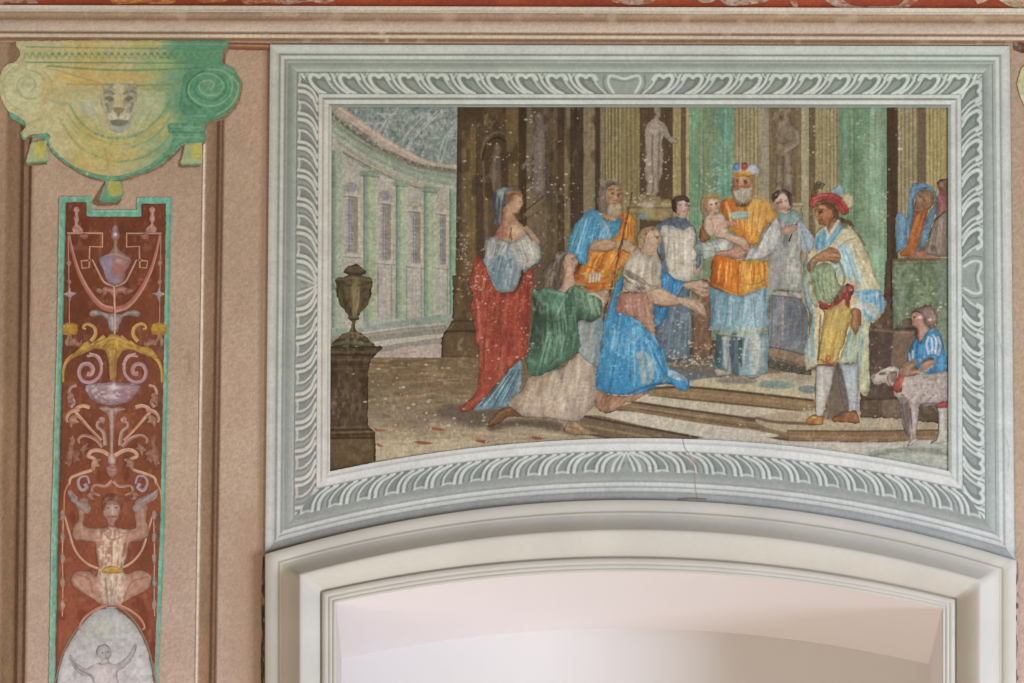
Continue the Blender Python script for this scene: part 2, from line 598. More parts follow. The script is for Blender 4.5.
strip('trim_2', -3.0, -15.1, [(-99, '#a5876c'), (9, '#a18468'), (12, '#8f7157'), (14, '#86694f'), (22, '#8b6d54'), (24.5, '#7d5f48'), (26, '#573e2c'), (28.4, '#5f4532'), (29.4, '#8a6b56'), (33, '#86674f'), (33.8, '#5c4230'), (36, '#5f4532'), (37, '#a1836b'), (38.5, '#ad907a')], 38.4)
strip('trim_3', 204.5, 191.1, [(0, '#b79a86'), (.8, '#d8c8b6'), (2.0, '#dacbb9'), (2.8, '#b09279'), (4, '#96785f'), (10, '#8e7058'), (13, '#8a6b53'), (14.2, '#644834'), (16, '#5c412e'), (17, '#7f6250'), (18.4, '#85664f'), (19.4, '#604532'), (20.6, '#7a5d48'), (22, '#ab8d76')], 21.8)
# short shadow moulding under the cornice between capital and fresco
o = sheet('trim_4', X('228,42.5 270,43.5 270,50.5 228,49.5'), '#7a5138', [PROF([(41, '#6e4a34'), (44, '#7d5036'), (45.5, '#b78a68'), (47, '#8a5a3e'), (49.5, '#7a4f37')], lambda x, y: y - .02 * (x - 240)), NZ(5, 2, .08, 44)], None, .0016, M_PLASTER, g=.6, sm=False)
tag(o, kind='structure')
o = sheet('cornice_shadow', X('1013,42 1040,42 1090,42 1090,52 1040,52 1022,53 1014,50'), '#5d4536', [NZ(4, 3, .2, 45), MOT(4, 3, '#9c8270', .1, .7, 46)], None, .0016, M_PLASTER, g=.6, sm=False)  # dark sheet standing in for the shadow under the cornice
tag(o, kind='structure')

# ================================================================== THE PAINTED FRAME
FO_ = dict(TL=(270.0, 44.5), TR=(1010.0, 46.0), BR=(1015.0, 560.0), BL=(265.0, 553.5))
FI_ = dict(TL=(331.5, 107.0), TR=(948.0, 107.5), BR=(948.5, 471.0), BL=(330.0, 471.5))
FMID = (499.7, 438.3)
frame = empty('fresco_surround', 636, 500, 'grey green leaf-moulded frame around the temple fresco', 'picture frame')


def fcorner(c, t):
    a = FO_[c]; b = FI_[c]
    return a[0] + (b[0] - a[0]) * t, a[1] + (b[1] - a[1]) * t


def side_xy(side, u, t):
    """u in -1..1 along the side (left to right / top to bottom), t 0 outer .. 1 inner."""
    f = (u + 1) / 2
    if side == 'bottom':
        (xa, ya), (xb, yb) = fcorner('BL', t), fcorner('BR', t)
        ym = FMID[0] + (FMID[1] - FMID[0]) * t
        x = xa + (xb - xa) * f
        dl = xa - XM; dr = xb - XM
        a = ((yb - ym) / dr - (ya - ym) / dl) / (dr - dl); s = (ya - ym) / dl - a * dl
        return x, ym + a * (x - XM) ** 2 + s * (x - XM)
    ca, cb = {'top': ('TL', 'TR'), 'left': ('TL', 'BL'), 'right': ('TR', 'BR')}[side]
    (xa, ya), (xb, yb) = fcorner(ca, t), fcorner(cb, t)
    return xa + (xb - xa) * f, ya + (yb - ya) * f


# centre of the leaf rhythm along each side (u) and half lengths in pixels
SIDE = {'top': dict(c=624, half=370, w=63), 'bottom': dict(c=626, half=375, w=61), 'left': dict(c=285, half=254, w=61), 'right': dict(c=277, half=257, w=64)}
PAL = {  # outer, line, light, cove dark, cove light, leaf ground, rib, leaf dark, fillet light, fillet line
    'top': ('#bfc5b8', '#868c7c', '#c8ccbe', '#8f998a', '#b9c2b1', '#949e91', '#c8cdbf', '#6f796b', '#c8cbbd', '#7d8274'),
    'left': ('#b4bbb2', '#8f968c', '#c4cac0', '#87958c', '#a9b3aa', '#94a098', '#cbd0c7', '#737e76', '#d0d0c6', '#a9aca2'),
    'right': ('#c3c6bf', '#9ba199', '#ced2cb', '#a9b4aa', '#8e9a90', '#94a198', '#cdd3cb', '#6f7b73', '#cdd2cb', '#a1aaa2'),
    'bottom': ('#abacab', '#939796', '#c8caca', '#a8aaa8', '#959b98', '#969f9c', '#c9cdcb', '#727c7b', '#d0d1cf', '#b3b6b5')}  # each side's light and shade is painted into these tones
# seen lower on the wall the paint gets bluer and paler
PAL2 = {'left': ('#bac0c2', '#929a9d', '#ccd1d3', '#94a2a4', '#b2bcbe', '#9ca6a5', '#cdd1d1', '#7d8786', '#d6d7d8', '#b2b6b9'),
        'right': ('#ced2d4', '#a6aeb0', '#d6dadb', '#b0bdbc', '#9dabaa', '#9eadab', '#d6dcdb', '#78878a', '#d4dbdb', '#a9b6b4')}


def leaf_ops(half, rib, ground, dark, y0, y1):
    """Leaf-and-dart rhythm in band coordinates: x from the centre, y from y0 (outer) to y1 (inner)."""
    ops = []
    hgt = y1 - y0
    Y = lambda v: y0 + v / 21.0 * hgt

    def pl(pts, sgn, u0):
        return np.array([(sgn * (u0 + a), Y(b)) for a, b in pts])
    # centre shield
    ops += [Fl(pl([(-13, 4), (0, 6), (13, 4), (9, 14), (0, 20), (-9, 14)], 1, 0), ground, .9),
            L(pl([(-11, 19), (-16, 10), (-15, 3), (-8, 3), (0, 5.5), (8, 3), (15, 3), (16, 10), (11, 19)], 1, 0), 2.6, rib, .95),
            L(pl([(-12, 6), (0, 8), (12, 6)], 1, 0), 1.4, dark, .7), L(pl([(-16, 20), (-21, 11), (-20, 2)], 1, 0), 1.6, dark, .7), L(pl([(16, 20), (21, 11), (20, 2)], 1, 0), 1.6, dark, .7)]
    rng = np.random.RandomState(int(half))
    for sgn in (-1, 1):
        u0 = 47.0
        while u0 < half + 60:
            j = rng.uniform(-.7, .7)
            ops += [Fl(pl([(-17, 4), (-2, 3), (0, 6), (-4, 12), (-13, 20.5), (-31, 20.5), (-22, 12)], sgn, u0 + j), dark, .85),
                    Fl(pl([(-13, 8), (-7, 8), (-10, 13), (-19, 19), (-25, 19), (-18, 12)], sgn, u0 + j), ground, .75),
                    L(pl([(4.6, 2), (2.2, 9), (-3, 15), (-12, 21)], sgn, u0 + j), 2.2, dark, .95),
                    L(pl([(10.5, 2), (8, 9), (3, 15), (-5, 21)], sgn, u0 + j), 1.5, dark, .8),
                    L(pl([(-29, 20.5), (-21, 13), (-17, 7), (-15, 3)], sgn, u0 + j), (2.4, 2.8), rib, .85), L(pl([(-26, 20.5), (-18.5, 13.5), (-14.5, 8)], sgn, u0 + j), 1.3, dark, .6),
                    L(pl([(-19, 6), (-16, 2.2), (-11, 2.2), (-8.5, 4.2), (-6, 2.4), (-1, 1.8), (1, 4)], sgn, u0 + j), 3.4, rib, 1.0),
                    L(pl([(-.5, 3), (.6, 6), (-2.5, 12), (-8, 17), (-15, 20.5)], sgn, u0 + j), (3.8, 3.2), rib, 1.0),
                    L(pl([(8, 1.5), (5.8, 8), (.5, 14.5), (-8, 20.5)], sgn, u0 + j), (2.0, 3.0), rib, .97),
                    L(pl([(3, .5), (6, 4.5), (9.5, .8)], sgn, u0 + j), 1.5, rib, .9)]
            u0 += 29.6
    return ops


def rib_ops(half, rib, ground, dark, y0, y1):
    """The flatter gadroon rhythm of the lower side: pairs of curved ribs leaning to the middle."""
    hgt = y1 - y0
    Y = lambda v: y0 + v / 21.0 * hgt
    pl = lambda pts, sgn, u0: np.array([(sgn * (u0 + a), Y(b)) for a, b in pts])
    ops = []
    for sgn in (-1, 1):
        ops += [L(pl([(8, 2), (5, 10), (1, 19)], sgn, 0), 2.2, rib, .95), L(pl([(4, 5), (2, 10)], sgn, 0), 1.4, dark, .8), L(pl([(14, 1.5), (12, 9), (6, 16), (1, 20)], sgn, 0), (3, 2.2), rib, .95), L(pl([(11, 2), (8.5, 9), (4, 16)], sgn, 0), 1.4, dark, .85)]
        u0 = 22.0
        while u0 < half + 60:
            ops += [Fl(pl([(10, 3), (19, 3), (17, 10), (6, 20), (-4, 20), (6, 11)], sgn, u0), dark, .5),
                    L(pl([(-1, 1.5), (-3, 9), (-10, 16), (-20, 20.5)], sgn, u0), 1.4, dark, .85),
                    L(pl([(2, 1), (.5, 9), (-6, 16), (-17, 20.5)], sgn, u0), (3.2, 4.2), rib, 1.0),
                    L(pl([(5, 1.5), (3.5, 9), (-2, 16), (-12, 20.5)], sgn, u0), 1.8, dark, .95),
                    L(pl([(8, 1), (6.5, 9), (1, 16), (-8, 20.5)], sgn, u0), (2.8, 3.4), rib, .98),
                    L(pl([(10.8, 3), (9.2, 9), (4, 16), (-4, 20.5)], sgn, u0), 1.5, dark, .9),
                    L(pl([(8, 1.4), (14, 2.4), (20, 1.4)], sgn, u0), 1.8, rib, .85), L(pl([(19, 2), (18, 8), (12, 15), (3, 20)], sgn, u0), (2.0, 2.6), rib, .9), L(pl([(21.6, 2), (20.6, 8), (14.5, 15), (6, 20)], sgn, u0), 1.6, dark, .85)]
            u0 += 28.4
    return ops


def frame_band(side, name, t0, t1, h, leaf=False, g=.7):
    S = SIDE[side]; w = S['w']; half = S['half']
    nu = int(2 * half / g); nt = max(int((t1 - t0) * w / g), 4) + 1
    U, T = np.meshgrid(np.linspace(-1, 1, nu), np.linspace(t0, t1, nt))
    px, py = side_xy(side, U, T)
    along = (px if side in ('top', 'bottom') else py) - S['c']
    bx = along.ravel(); by = (T * w).ravel()
    pal = PAL[side]

    def stops(p):
        o_, ln, lt, cd, cl, lg, rb, ld, fl, fn = p
        if side == 'bottom':
            return [(0, '#8b9092'), (.015, '#8f9596'), (.05, o_), (.11, '#a6a7a6'), (.125, ln), (.15, lt), (.19, lt), (.205, ln), (.235, lt), (.275, '#cfd1d1'), (.30, ln), (.33, cd), (.40, cl), (.44, cl), (.455, lg), (.78, lg), (.785, ln), (.81, fl), (.9, '#d8d7d6'), (.93, fn), (.96, fl), (1, fl)]
        return [(0, '#97998c'), (.012, o_), (.08, lt), (.135, o_), (.15, ln), (.17, ln), (.185, lt), (.225, lt), (.24, cd), (.265, cd), (.28, cl), (.295, cd), (.33, cd), (.43, cl), (.44, ld), (.455, lg), (.78, lg), (.785, ln), (.80, fl), (.845, fl), (.855, fn), (.875, fn), (.89, fl), (.945, '#d0d2c6'), (.955, fn), (1, lg if side != 'left' else fl)]
    st = stops(pal)
    C = np.zeros((len(bx), 3))
    PROF([(a * w, b) for a, b in st], lambda x, y: y)(bx, by, C)
    ops = (rib_ops if side in ('bottom', 'left') else leaf_ops)(half, pal[6], pal[5], pal[7], .45 * w, .79 * w) if leaf else []
    for o in ops:
        o(bx, by, C)
    if side in PAL2:
        p2 = PAL2[side]
        C2 = np.zeros_like(C)
        PROF([(a * w, b) for a, b in stops(p2)], lambda x, y: y)(bx, by, C2)
        for o in ((rib_ops if side == 'left' else leaf_ops)(half, p2[6], p2[5], p2[7], .45 * w, .79 * w) if leaf else []):
            o(bx, by, C2)
        f = np.clip((py.ravel() - 120) / 380, 0, 1)[:, None]
        C = C * (1 - f) + C2 * f
    C *= np.array({'top': (.99, .975, .95), 'left': (.985, .93, .87), 'right': (.93, .905, .865), 'bottom': (.965, .945, .91)}[side])
    C[:] = C * .72 + C.mean(1, keepdims=True) * np.array([.282, .281, .277])
    lum0 = C.mean(1)
    for o in (NZ(2.2, 2.2, .03, 51), NZ(1.1, 1.1, .025, 52), NZ(40, 14, .025, 53), NZ(10, 6, .018, 54)):
        o(px.ravel(), py.ravel(), C)
    for o in CRACKS:
        o(px.ravel(), py.ravel(), C)
    hh = np.full(len(bx), h)
    if leaf:
        hh = hh + np.clip(lum0 - hx(pal[7]).mean(), 0, .5) * .004
    P = W(px, py, hh.reshape(px.shape))
    return grid_mesh(name, P, C.reshape(px.shape + (3,)), M_FRESCO, frame, True, flip=side in ('left', 'bottom') and side != 'left' or side == 'left')


CRACKS = [L(X('682,434 684,446 690,456 694,468 695,485 697,499'), 1.1, '#8d7b74', .8, .5), B(692, 461, 3.5, 5, '#b79a90', .6), L(X('678,499 690,498 706,499'), 1.6, '#5d5650', .7, .5),
          L(X('1001,430 1005,436 1009,452 1008,470'), .8, '#8d908a', .6, .4), L(X('995,325 999,340 1003,356'), .8, '#858a84', .6, .4),
          L(X('262,553 285,547 320,540'), 1.6, '#6f665e', .6, .6), B(300, 544, 5, 1.5, '#6d5f52', .7), L(X('930,538 975,548 1014,560'), 1.3, '#7b7873', .55, .5),
          L(X('590,500 640,499.5 660,500'), 1.0, '#6d6964', .5, .4), B(640, 49, 6, 4, '#d3cdbf', .6), B(676, 86, 8, 5, '#b3aab0', .45)]
for sd in ('top', 'left', 'right', 'bottom'):
    frame_band(sd, 'outer_fillet', 0, .285, .004)
    frame_band(sd, 'cove', .285, .445, .0034)
    frame_band(sd, 'leaf_moulding', .445, .785, .0034, leaf=True)
    frame_band(sd, 'inner_fillet', .785, 1.0, .0042)
# ================================================================== finishing strokes laid over the whole fresco
P1 = K(695, 155, 10.19); P2 = K(595, 170, 10.19); P3 = K(480, 180, 10.19); P4 = K(795, 180, 10.19); P5 = K(860, 300, 4.553); P6 = K(800, 230, 3.415); P7 = K(540, 240, 6.83)


def Bq(f, c, rx, ry, col, a=.7, rot=0, hard=0.0):
    q = f(c)[0]
    return B(q[0], q[1], rx, ry, col, a, rot, hard)


GLAZE = [
    # priest's head
    Fl(P1('400,185 440,175 440,230 405,240'), '#bd7038', .7, 1), Bq(P1, '490,235', 4.5, 2.5, '#d6ac72', .7), Bq(P1, '432,264', 2, 1.3, '#5c4028', .85, 0, .3), Bq(P1, '512,268', 2, 1.3, '#5c4028', .85, 0, .3), L(P1('410,245 440,240'), 1, '#6b4c30', .7), L(P1('490,248 530,252'), 1, '#6b4c30', .7),
    L(P1('468,255 460,285 455,312'), 2, '#d09a6c', .8), L(P1('440,318 475,320'), 1, '#8a4634', .7), Bq(P1, '425,310', 2.6, 2.2, '#b0553f', .7), Bq(P1, '535,312', 3.4, 2.4, '#b0604a', .7), L(P1('405,352 440,345 480,350 540,330'), 1.5, '#8d4536', .8), L(P1('420,372 470,352 510,350 570,345'), 1.8, '#cbc4b0', .75),
    L(P1('382,240 378,310 372,390'), 2, '#6e5238', .7), L(P1('598,225 604,320 596,410'), 2.4, '#a47850', .8), Fl(P1('385,385 430,380 430,470 400,450'), '#bdb7a2', .6, 2), Bq(P1, '500,430', 4, 5, '#968e70', .6), Bq(P1, '560,400', 3, 5, '#b7ae96', .6), L(P1('420,490 450,515 520,510 560,480'), 2, '#5d5038', .75), L(P1('425,505 430,525'), 1, '#3a3024', .8), L(P1('480,500 480,525'), 1, '#3a3024', .8), L(P1('510,500 508,522'), 1, '#3a3024', .8),
    Bq(P1, '605,160', 5, 4.5, '#c2c6d2', .6), L(P1('640,150 640,205'), 1.4, '#b3bfd6', .6), Bq(P1, '345,480', 7, 6, '#cc6a2c', .5), Bq(P1, '660,480', 12, 8, '#e3b45c', .45), Fl(P1('375,590 530,580 535,640 385,648'), '#a9bdae', .6, .8),
    # infant
    L(P1('110,450 96,500 108,560 130,600'), 3, '#a0664a', .75), L(P1('130,440 180,425 230,440'), 1.6, '#a8744e', .7), Bq(P1, '170,490', 4, 4, '#e3c6b2', .7), Bq(P1, '165,505', 1.6, 1.1, '#5b4843', .8, 0, .3), Bq(P1, '215,500', 1.2, .9, '#6b5048', .7), L(P1('198,495 210,520 200,530'), 1.1, '#c08468', .7), L(P1('190,548 215,545'), 1.1, '#a55a4c', .7), Bq(P1, '150,560', 4, 3.4, '#94705a', .6), Bq(P1, '250,640', 6, 5, '#dcc3ae', .5), L(P1('90,420 160,395 240,410 270,440'), 2.6, '#b79a60', .55, 1.4),
    # acolyte
    Bq(P1, '893,425', 4.6, 5, '#d6bcaa', .75), L(P1('832,494 860,484 885,478'), 1.4, '#57403a', .85), L(P1('915,468 935,462'), 1.1, '#6b5048', .7), L(P1('902,468 912,500 900,512'), 1.3, '#c69f8a', .8), L(P1('885,548 910,543 932,541'), 1.0, '#8a5a4c', .7), Bq(P1, '835,550', 4, 4, '#8d6d5c', .6), Bq(P1, '920,575', 3.4, 2.4, '#c7a48e', .6), L(P1('972,410 990,470 985,530'), 2, '#6a5650', .7), L(P1('790,440 800,400 850,375'), 2.4, '#443836', .8),
    # old man
    L(P2('50,250 60,170 130,120 210,120 250,150'), 3, '#76685a', .7), L(P2('60,140 140,102 220,108'), 1.4, '#a5977a', .6), Bq(P2, '150,300', 9, 11, '#9b8060', .35), L(P2('140,205 180,196 200,205'), 1.4, '#6a5038', .8), L(P2('225,205 255,208'), 1.2, '#6a5038', .7), Bq(P2, '180,240', 2.2, 1.3, '#5f4630', .8, 0, .2), Bq(P2, '245,243', 1.8, 1.2, '#5f4630', .75, 0, .2), L(P2('205,215 212,270 200,300'), 1.6, '#bf9a6c', .75), L(P2('185,310 225,308'), 1, '#7a563c', .7), L(P2('180,340 240,338'), 1.4, '#8a5c44', .7), Bq(P2, '165,395', 4.4, 4.6, '#bdae92', .75), Bq(P2, '240,370', 3, 3.4, '#c4b698', .7), Bq(P2, '200,420', 5, 3, '#a39578', .6), Bq(P2, '100,380', 5, 8, '#73614f', .55), L(P2('70,455 130,480 200,500'), 3.4, '#b8937a', .7), L(P2('180,470 200,520'), 1.8, '#c0a14e', .5), L(P2('265,440 275,520 255,600'), 2.4, '#b04a22', .7), L(P2('330,400 300,600 280,683'), 1.2, '#8a6436', .6),
    # altar boy
    L(P2('848,348 868,344 886,348'), .9, '#7d5c50', .7), L(P2('920,348 942,344'), .9, '#7d5c50', .65), Bq(P2, '868,358', 1.3, .8, '#6a4a42', .75), Bq(P2, '930,356', 1.2, .8, '#6a4a42', .7), L(P2('900,350 908,385 898,402'), 1.5, '#dcc2b2', .75), L(P2('872,424 915,420'), 1.3, '#a86a60', .8), L(P2('838,330 842,420 862,465'), 2.4, '#97766a', .6), Bq(P2, '880,330', 5, 2.4, '#d9bfb2', .6), Bq(P2, '890,475', 3.4, 2.2, '#bba97c', .6), Bq(P2, '855,395', 2.4, 2, '#c28c80', .55), L(P2('790,290 830,275 900,280 940,300'), 2.4, '#5c483c', .6), L(P2('780,540 810,560'), 3, '#434d60', .7), L(P2('850,530 880,560'), 3, '#4a5466', .7), Bq(P2, '750,560', 5, 3, '#6a7886', .5),
    # woman from behind
    L(P3('152,140 150,250 165,360 178,440'), 2.4, '#3d464c', .75), Bq(P3, '205,125', 4, 4, '#9aa79e', .7), Bq(P3, '250,90', 3.4, 2, '#8fa39a', .7), L(P3('215,180 210,300 195,420'), 1.8, '#82908e', .6), L(P3('270,130 330,122 420,150'), 2.4, '#a8724e', .75), L(P3('300,150 360,140 410,160'), 1, '#6f452f', .7), Bq(P3, '300,195', 7, 5, '#86573f', .7, -30), Bq(P3, '385,250', 4, 5, '#d2ae8c', .65), L(P3('415,180 430,230 415,270'), 1.6, '#c9a27e', .7), Fl(P3('350,335 395,335 418,345 420,400 395,395 365,365'), '#5f4129', .7, 1.4), L(P3('245,290 228,400 215,490'), 4, '#9d604c', .55, 1.4), Bq(P3, '375,510', 9, 6.5, '#cdb28c', .6), Bq(P3, '300,330', 4, 6, '#cfa986', .5), L(P3('318,490 312,560 322,610'), 1.6, '#6d4832', .75), Bq(P3, '205,560', 9, 5, '#a85a4c', .55), Bq(P3, '140,525', 5, 6, '#573f36', .65), L(P3('470,490 530,560 585,630'), 4.4, '#bda07c', .75), L(P3('452,510 500,570 530,620'), 1.3, '#66503a', .75), L(P3('60,590 200,600 330,640'), 1.6, '#6f8488', .5),
    # red turban
    Fl(P4('148,200 175,160 240,138 330,128 420,150 500,215 552,300 530,345 470,345 425,320 430,270 380,215 300,200 235,215 205,270 165,275 148,240'), '#a8423a', .6, 1.2), L(P4('185,190 240,160 330,150'), 2, '#c26c60', .7), L(P4('180,250 210,215 260,200'), 1.4, '#d08a80', .5), L(P4('400,190 470,250 520,320'), 1.6, '#8a302a', .6), L(P4('220,262 270,222 340,220 400,250'), 2.6, '#634228', .8), L(P4('240,240 330,215 390,235'), 1, '#a08050', .6), L(P4('395,260 430,330 420,400'), 3, '#5f4028', .75), Bq(P4, '290,275', 4.4, 2.6, '#c28d5c', .7), L(P4('240,298 285,300'), 1.2, '#4c2f1d', .85), Bq(P4, '264,320', 1.8, 1.1, '#432818', .85, 0, .3), L(P4('225,330 215,375 235,385'), 1.2, '#c08a58', .7), Bq(P4, '315,350', 5, 4, '#b9825a', .55), Bq(P4, '268,388', 2.4, 2.2, '#a4553a', .7), L(P4('240,412 280,410'), 1.3, '#7f3a2c', .8), L(P4('262,448 310,455'), 1.6, '#80522f', .7), Fl(P4('320,440 370,400 415,385 415,430 350,545 325,500'), '#98643e', .8, 1), L(P4('365,390 350,450 330,500'), 1.6, '#6b4226', .7),
    L(P4('312,495 330,545 348,580'), 2.2, '#d3c9b2', .85), L(P4('442,420 400,480 350,565'), 2.6, '#d0c7b3', .85), Fl(P4('215,590 300,500 318,560 310,690 212,690'), '#5298b4', .7, 1.2), L(P4('262,600 250,690'), 2, '#b9c6cf', .6), Fl(P4('455,450 492,470 385,640 350,610'), '#6ea3b2', .75, 1), L(P4('480,480 400,600 340,683'), 1.4, '#4f8499', .6), Bq(P4, '535,190', 6, 6, '#d0c59c', .65), Bq(P4, '560,240', 3, 4, '#c9ba8e', .6), L(P4('190,300 192,360 215,440'), 1.8, '#c8b294', .45), L(P4('580,470 650,560 710,660'), 2.6, '#57553e', .6), L(P4('560,420 590,480'), 2.4, '#5a5a40', .55), Bq(P4, '750,480', 10, 14, '#5f6d52', .3), Bq(P4, '820,600', 10, 12, '#6d7a60', .35), Bq(P4, '620,330', 3, 12, '#4f7a5c', .4), Bq(P4, '500,460', 6, 4, '#6a5236', .7, 30),
    # his costume
    L(P6('60,95 95,80 135,88'), 1.6, '#c49468', .7), L(P6('100,92 138,98'), 1, '#7c4d34', .8), L(P6('98,80 132,76'), 1, '#7c4d34', .8), L(P6('96,103 130,108'), 1, '#7c4d34', .8), L(P6('45,105 42,150 62,175'), 2.6, '#7f9c82', .6), L(P6('66,180 72,220 80,245'), 2.2, '#c4a890', .6), L(P6('135,110 152,160 140,205 110,240'), 2.4, '#4a6d56', .7), L(P6('58,130 62,180 80,235'), 2, '#557a60', .65), Bq(P6, '95,170', 9, 14, '#a3b088', .45), MOT(2, 2, '#6f8560', .1, .5, 402, (818, 262, 838, 298)), MOT(2, 2, '#b9c29c', .35, .5, 403, (818, 262, 838, 298)),
    L(P6('68,246 100,262 132,242 152,208 176,196'), (3.6, 5), '#973f34', .85), L(P6('160,215 158,255'), 3, '#903a30', .8), L(P6('176,262 194,258 212,264'), 2.6, '#d4cec2', .9), L(P6('188,280 184,330'), 2.2, '#b98458', .6), L(P6('200,290 202,335'), 1.2, '#6f4328', .7), L(P6('180,330 186,352'), 1.6, '#8d5c3a', .7), L(P6('150,270 120,350 85,430'), 9, '#d3b262', .35, 2), L(P6('70,290 62,440'), 1.6, '#4c4a34', .7), L(P6('160,360 140,440'), 1.4, '#8a773c', .6), L(P6('72,442 90,452 104,436 96,430 90,445 100,466 120,448'), 1.1, '#9a382a', .9), Fl(P6('120,468 140,468 168,610 120,640 78,640 100,560'), '#5b4b3f', .75, 1.2), L(P6('45,300 40,380 44,455'), 3.4, '#739fb0', .6), L(P6('225,300 228,470'), 4, '#cfc48e', .5), L(P6('205,330 205,460'), 2.2, '#86b0b4', .6), L(P6('185,380 172,455'), 3, '#a9c2b0', .5), Bq(P6, '240,240', 10, 4, '#5b9fc6', .5), L(P6('185,215 230,225 285,215'), 1.6, '#8fb9c6', .6), L(P6('190,60 240,150 270,200'), 2, '#d7cda8', .5), L(P6('120,40 180,110 200,190'), 3, '#86b2c2', .5),
    # page and dog
    L(P5('40,134 140,142 245,146'), 1.6, '#8f7560', .6), L(P5('60,120 140,70'), 2, '#6a5240', .4), L(P5('155,150 240,152'), 1.4, '#a78d72', .6), L(P5('75,340 110,318 150,318'), 1.8, '#d6cabd', .7), Bq(P5, '95,335', 2, 1.4, '#54463e', .8), Bq(P5, '75,352', 6, 4, '#c9baae', .6), Bq(P5, '64,352', 1.8, 1.4, '#5a4a44', .7), L(P5('130,335 135,370 145,385'), 2.6, '#c2ae9c', .6), L(P5('150,330 152,370'), 1.4, '#6b5a50', .6), Bq(P5, '215,380', 7, 8, '#c3b5ad', .5), L(P5('245,480 245,560 235,640'), 3, '#c0b1a8', .7), L(P5('225,655 250,640'), 2, '#c9bcb2', .7), L(P5('190,470 205,560 225,620'), 1.3, '#564a44', .7), Fl(P5('205,470 228,490 225,590 210,560'), '#57493e', .5, 1.5), L(P5('290,470 330,480 352,510'), 1.6, '#8b7c74', .6), L(P5('275,290 300,275 330,270'), 1.4, '#4b3a34', .7), L(P5('200,300 240,290 255,285'), 2, '#8a7658', .6), L(P5('240,330 290,325 330,300'), 2, '#c49e88', .6),
    # green bodice and the book of the old man
    L(P7('325,368 380,375 425,410 432,450'), 2, '#bfcca8', .7), L(P7('300,400 340,350 310,330'), 1.6, '#7f9f80', .5), Bq(P7, '330,440', 10, 12, '#7c9c78', .35), Bq(P7, '270,500', 5, 8, '#3f5846', .6), L(P7('230,330 190,420 170,500'), 2, '#3f5c4a', .6), L(P7('235,320 290,370 280,420'), 2.4, '#93b294', .5), L(P7('345,240 340,288'), 1.3, '#cbc8be', .85), L(P7('366,236 361,286'), 1.3, '#cbc8be', .85), L(P7('386,236 381,284'), 1.3, '#cbc8be', .85), L(P7('406,236 402,280'), 1.3, '#cbc8be', .85), L(P7('300,295 410,300 470,290'), 1.4, '#a3501f', .7), L(P7('310,180 420,200'), 2, '#b9601f', .6), Bq(P7, '340,330', 7, 4, '#b9501e', .7), L(P7('250,170 245,240 290,290'), 2, '#a85024', .6), L(P7('175,200 150,290'), 2, '#7b6350', .5), Bq(P7, '200,240', 4, 8, '#c9a78c', .5), Bq(P7, '80,230', 6, 7, '#8a7a6e', .5), L(P7('60,250 90,205 120,230 100,270'), 1.4, '#54463c', .7), L(P7('120,150 150,100 200,85'), 2, '#8f8270', .6), Bq(P7, '135,300', 5, 6, '#5a4a3e', .6), L(P7('60,350 160,370'), 3, '#8fb396', .5), Bq(P7, '60,400', 8, 10, '#46604f', .5), Bq(P7, '640,160', 10, 12, '#cdc1b2', .5),
    B(550, 320, 13, 12, '#38483a', .55), B(538, 340, 8, 16, '#40503f', .5), B(405, 424, 26, 7, '#7f6b55', .5), B(440, 412, 22, 6, '#6f5d4b', .45),
    L(P1('380,360 398,430 440,495'), 3, '#77654a', .7), L(P1('590,360 572,430 530,490'), 3.4, '#8b734e', .7), L(P1('400,372 440,352 480,362 520,352 570,362'), 1.4, '#8c806a', .5), L(P1('470,380 460,440 470,490'), 1.4, '#7f755c', .55), L(P1('520,380 525,430 505,480'), 1.4, '#857a60', .55), Bq(P1, '485,300', 2, 1.4, '#c27a5c', .6),
    B(355, 297, 6, 13, '#8a7852', .35), B(353, 292, 2.4, 10, '#a59468', .4), B(350, 400, 14, 30, '#6f5a40', .2),
    Fl(K(560, 150, 3.793)('812,368 838,335 850,420 802,542 788,532 794,420'), '#a3a197', .8, .8), L(K(560, 150, 3.793)('840,320 830,372 760,412'), 1.2, '#7f8c8a', .6)]
P8 = K(560, 150, 3.793)
GLAZE += [L(P8(t_), .8, '#76553f', .75, .4) for t_ in ('492,572 525,590 548,628', '486,584 515,606 538,632', '505,566 535,580', '500,512 535,520 560,522', '498,522 530,536 555,545', '495,532 520,548 540,556')]
GLAZE += [L(P8(t_), 1.3, '#d2b297', .7, .5) for t_ in ('470,566 510,582 545,622', '480,508 520,514 558,516')]
# ================================================================== THE FRESCO
fresco = empty('fresco_painting', 640, 470, 'large fresco of robed figures presenting a naked infant in a pillared temple', 'wall painting')
_lay = [0.0010]


def nh():
    _lay[0] += 0.000008
    return _lay[0]


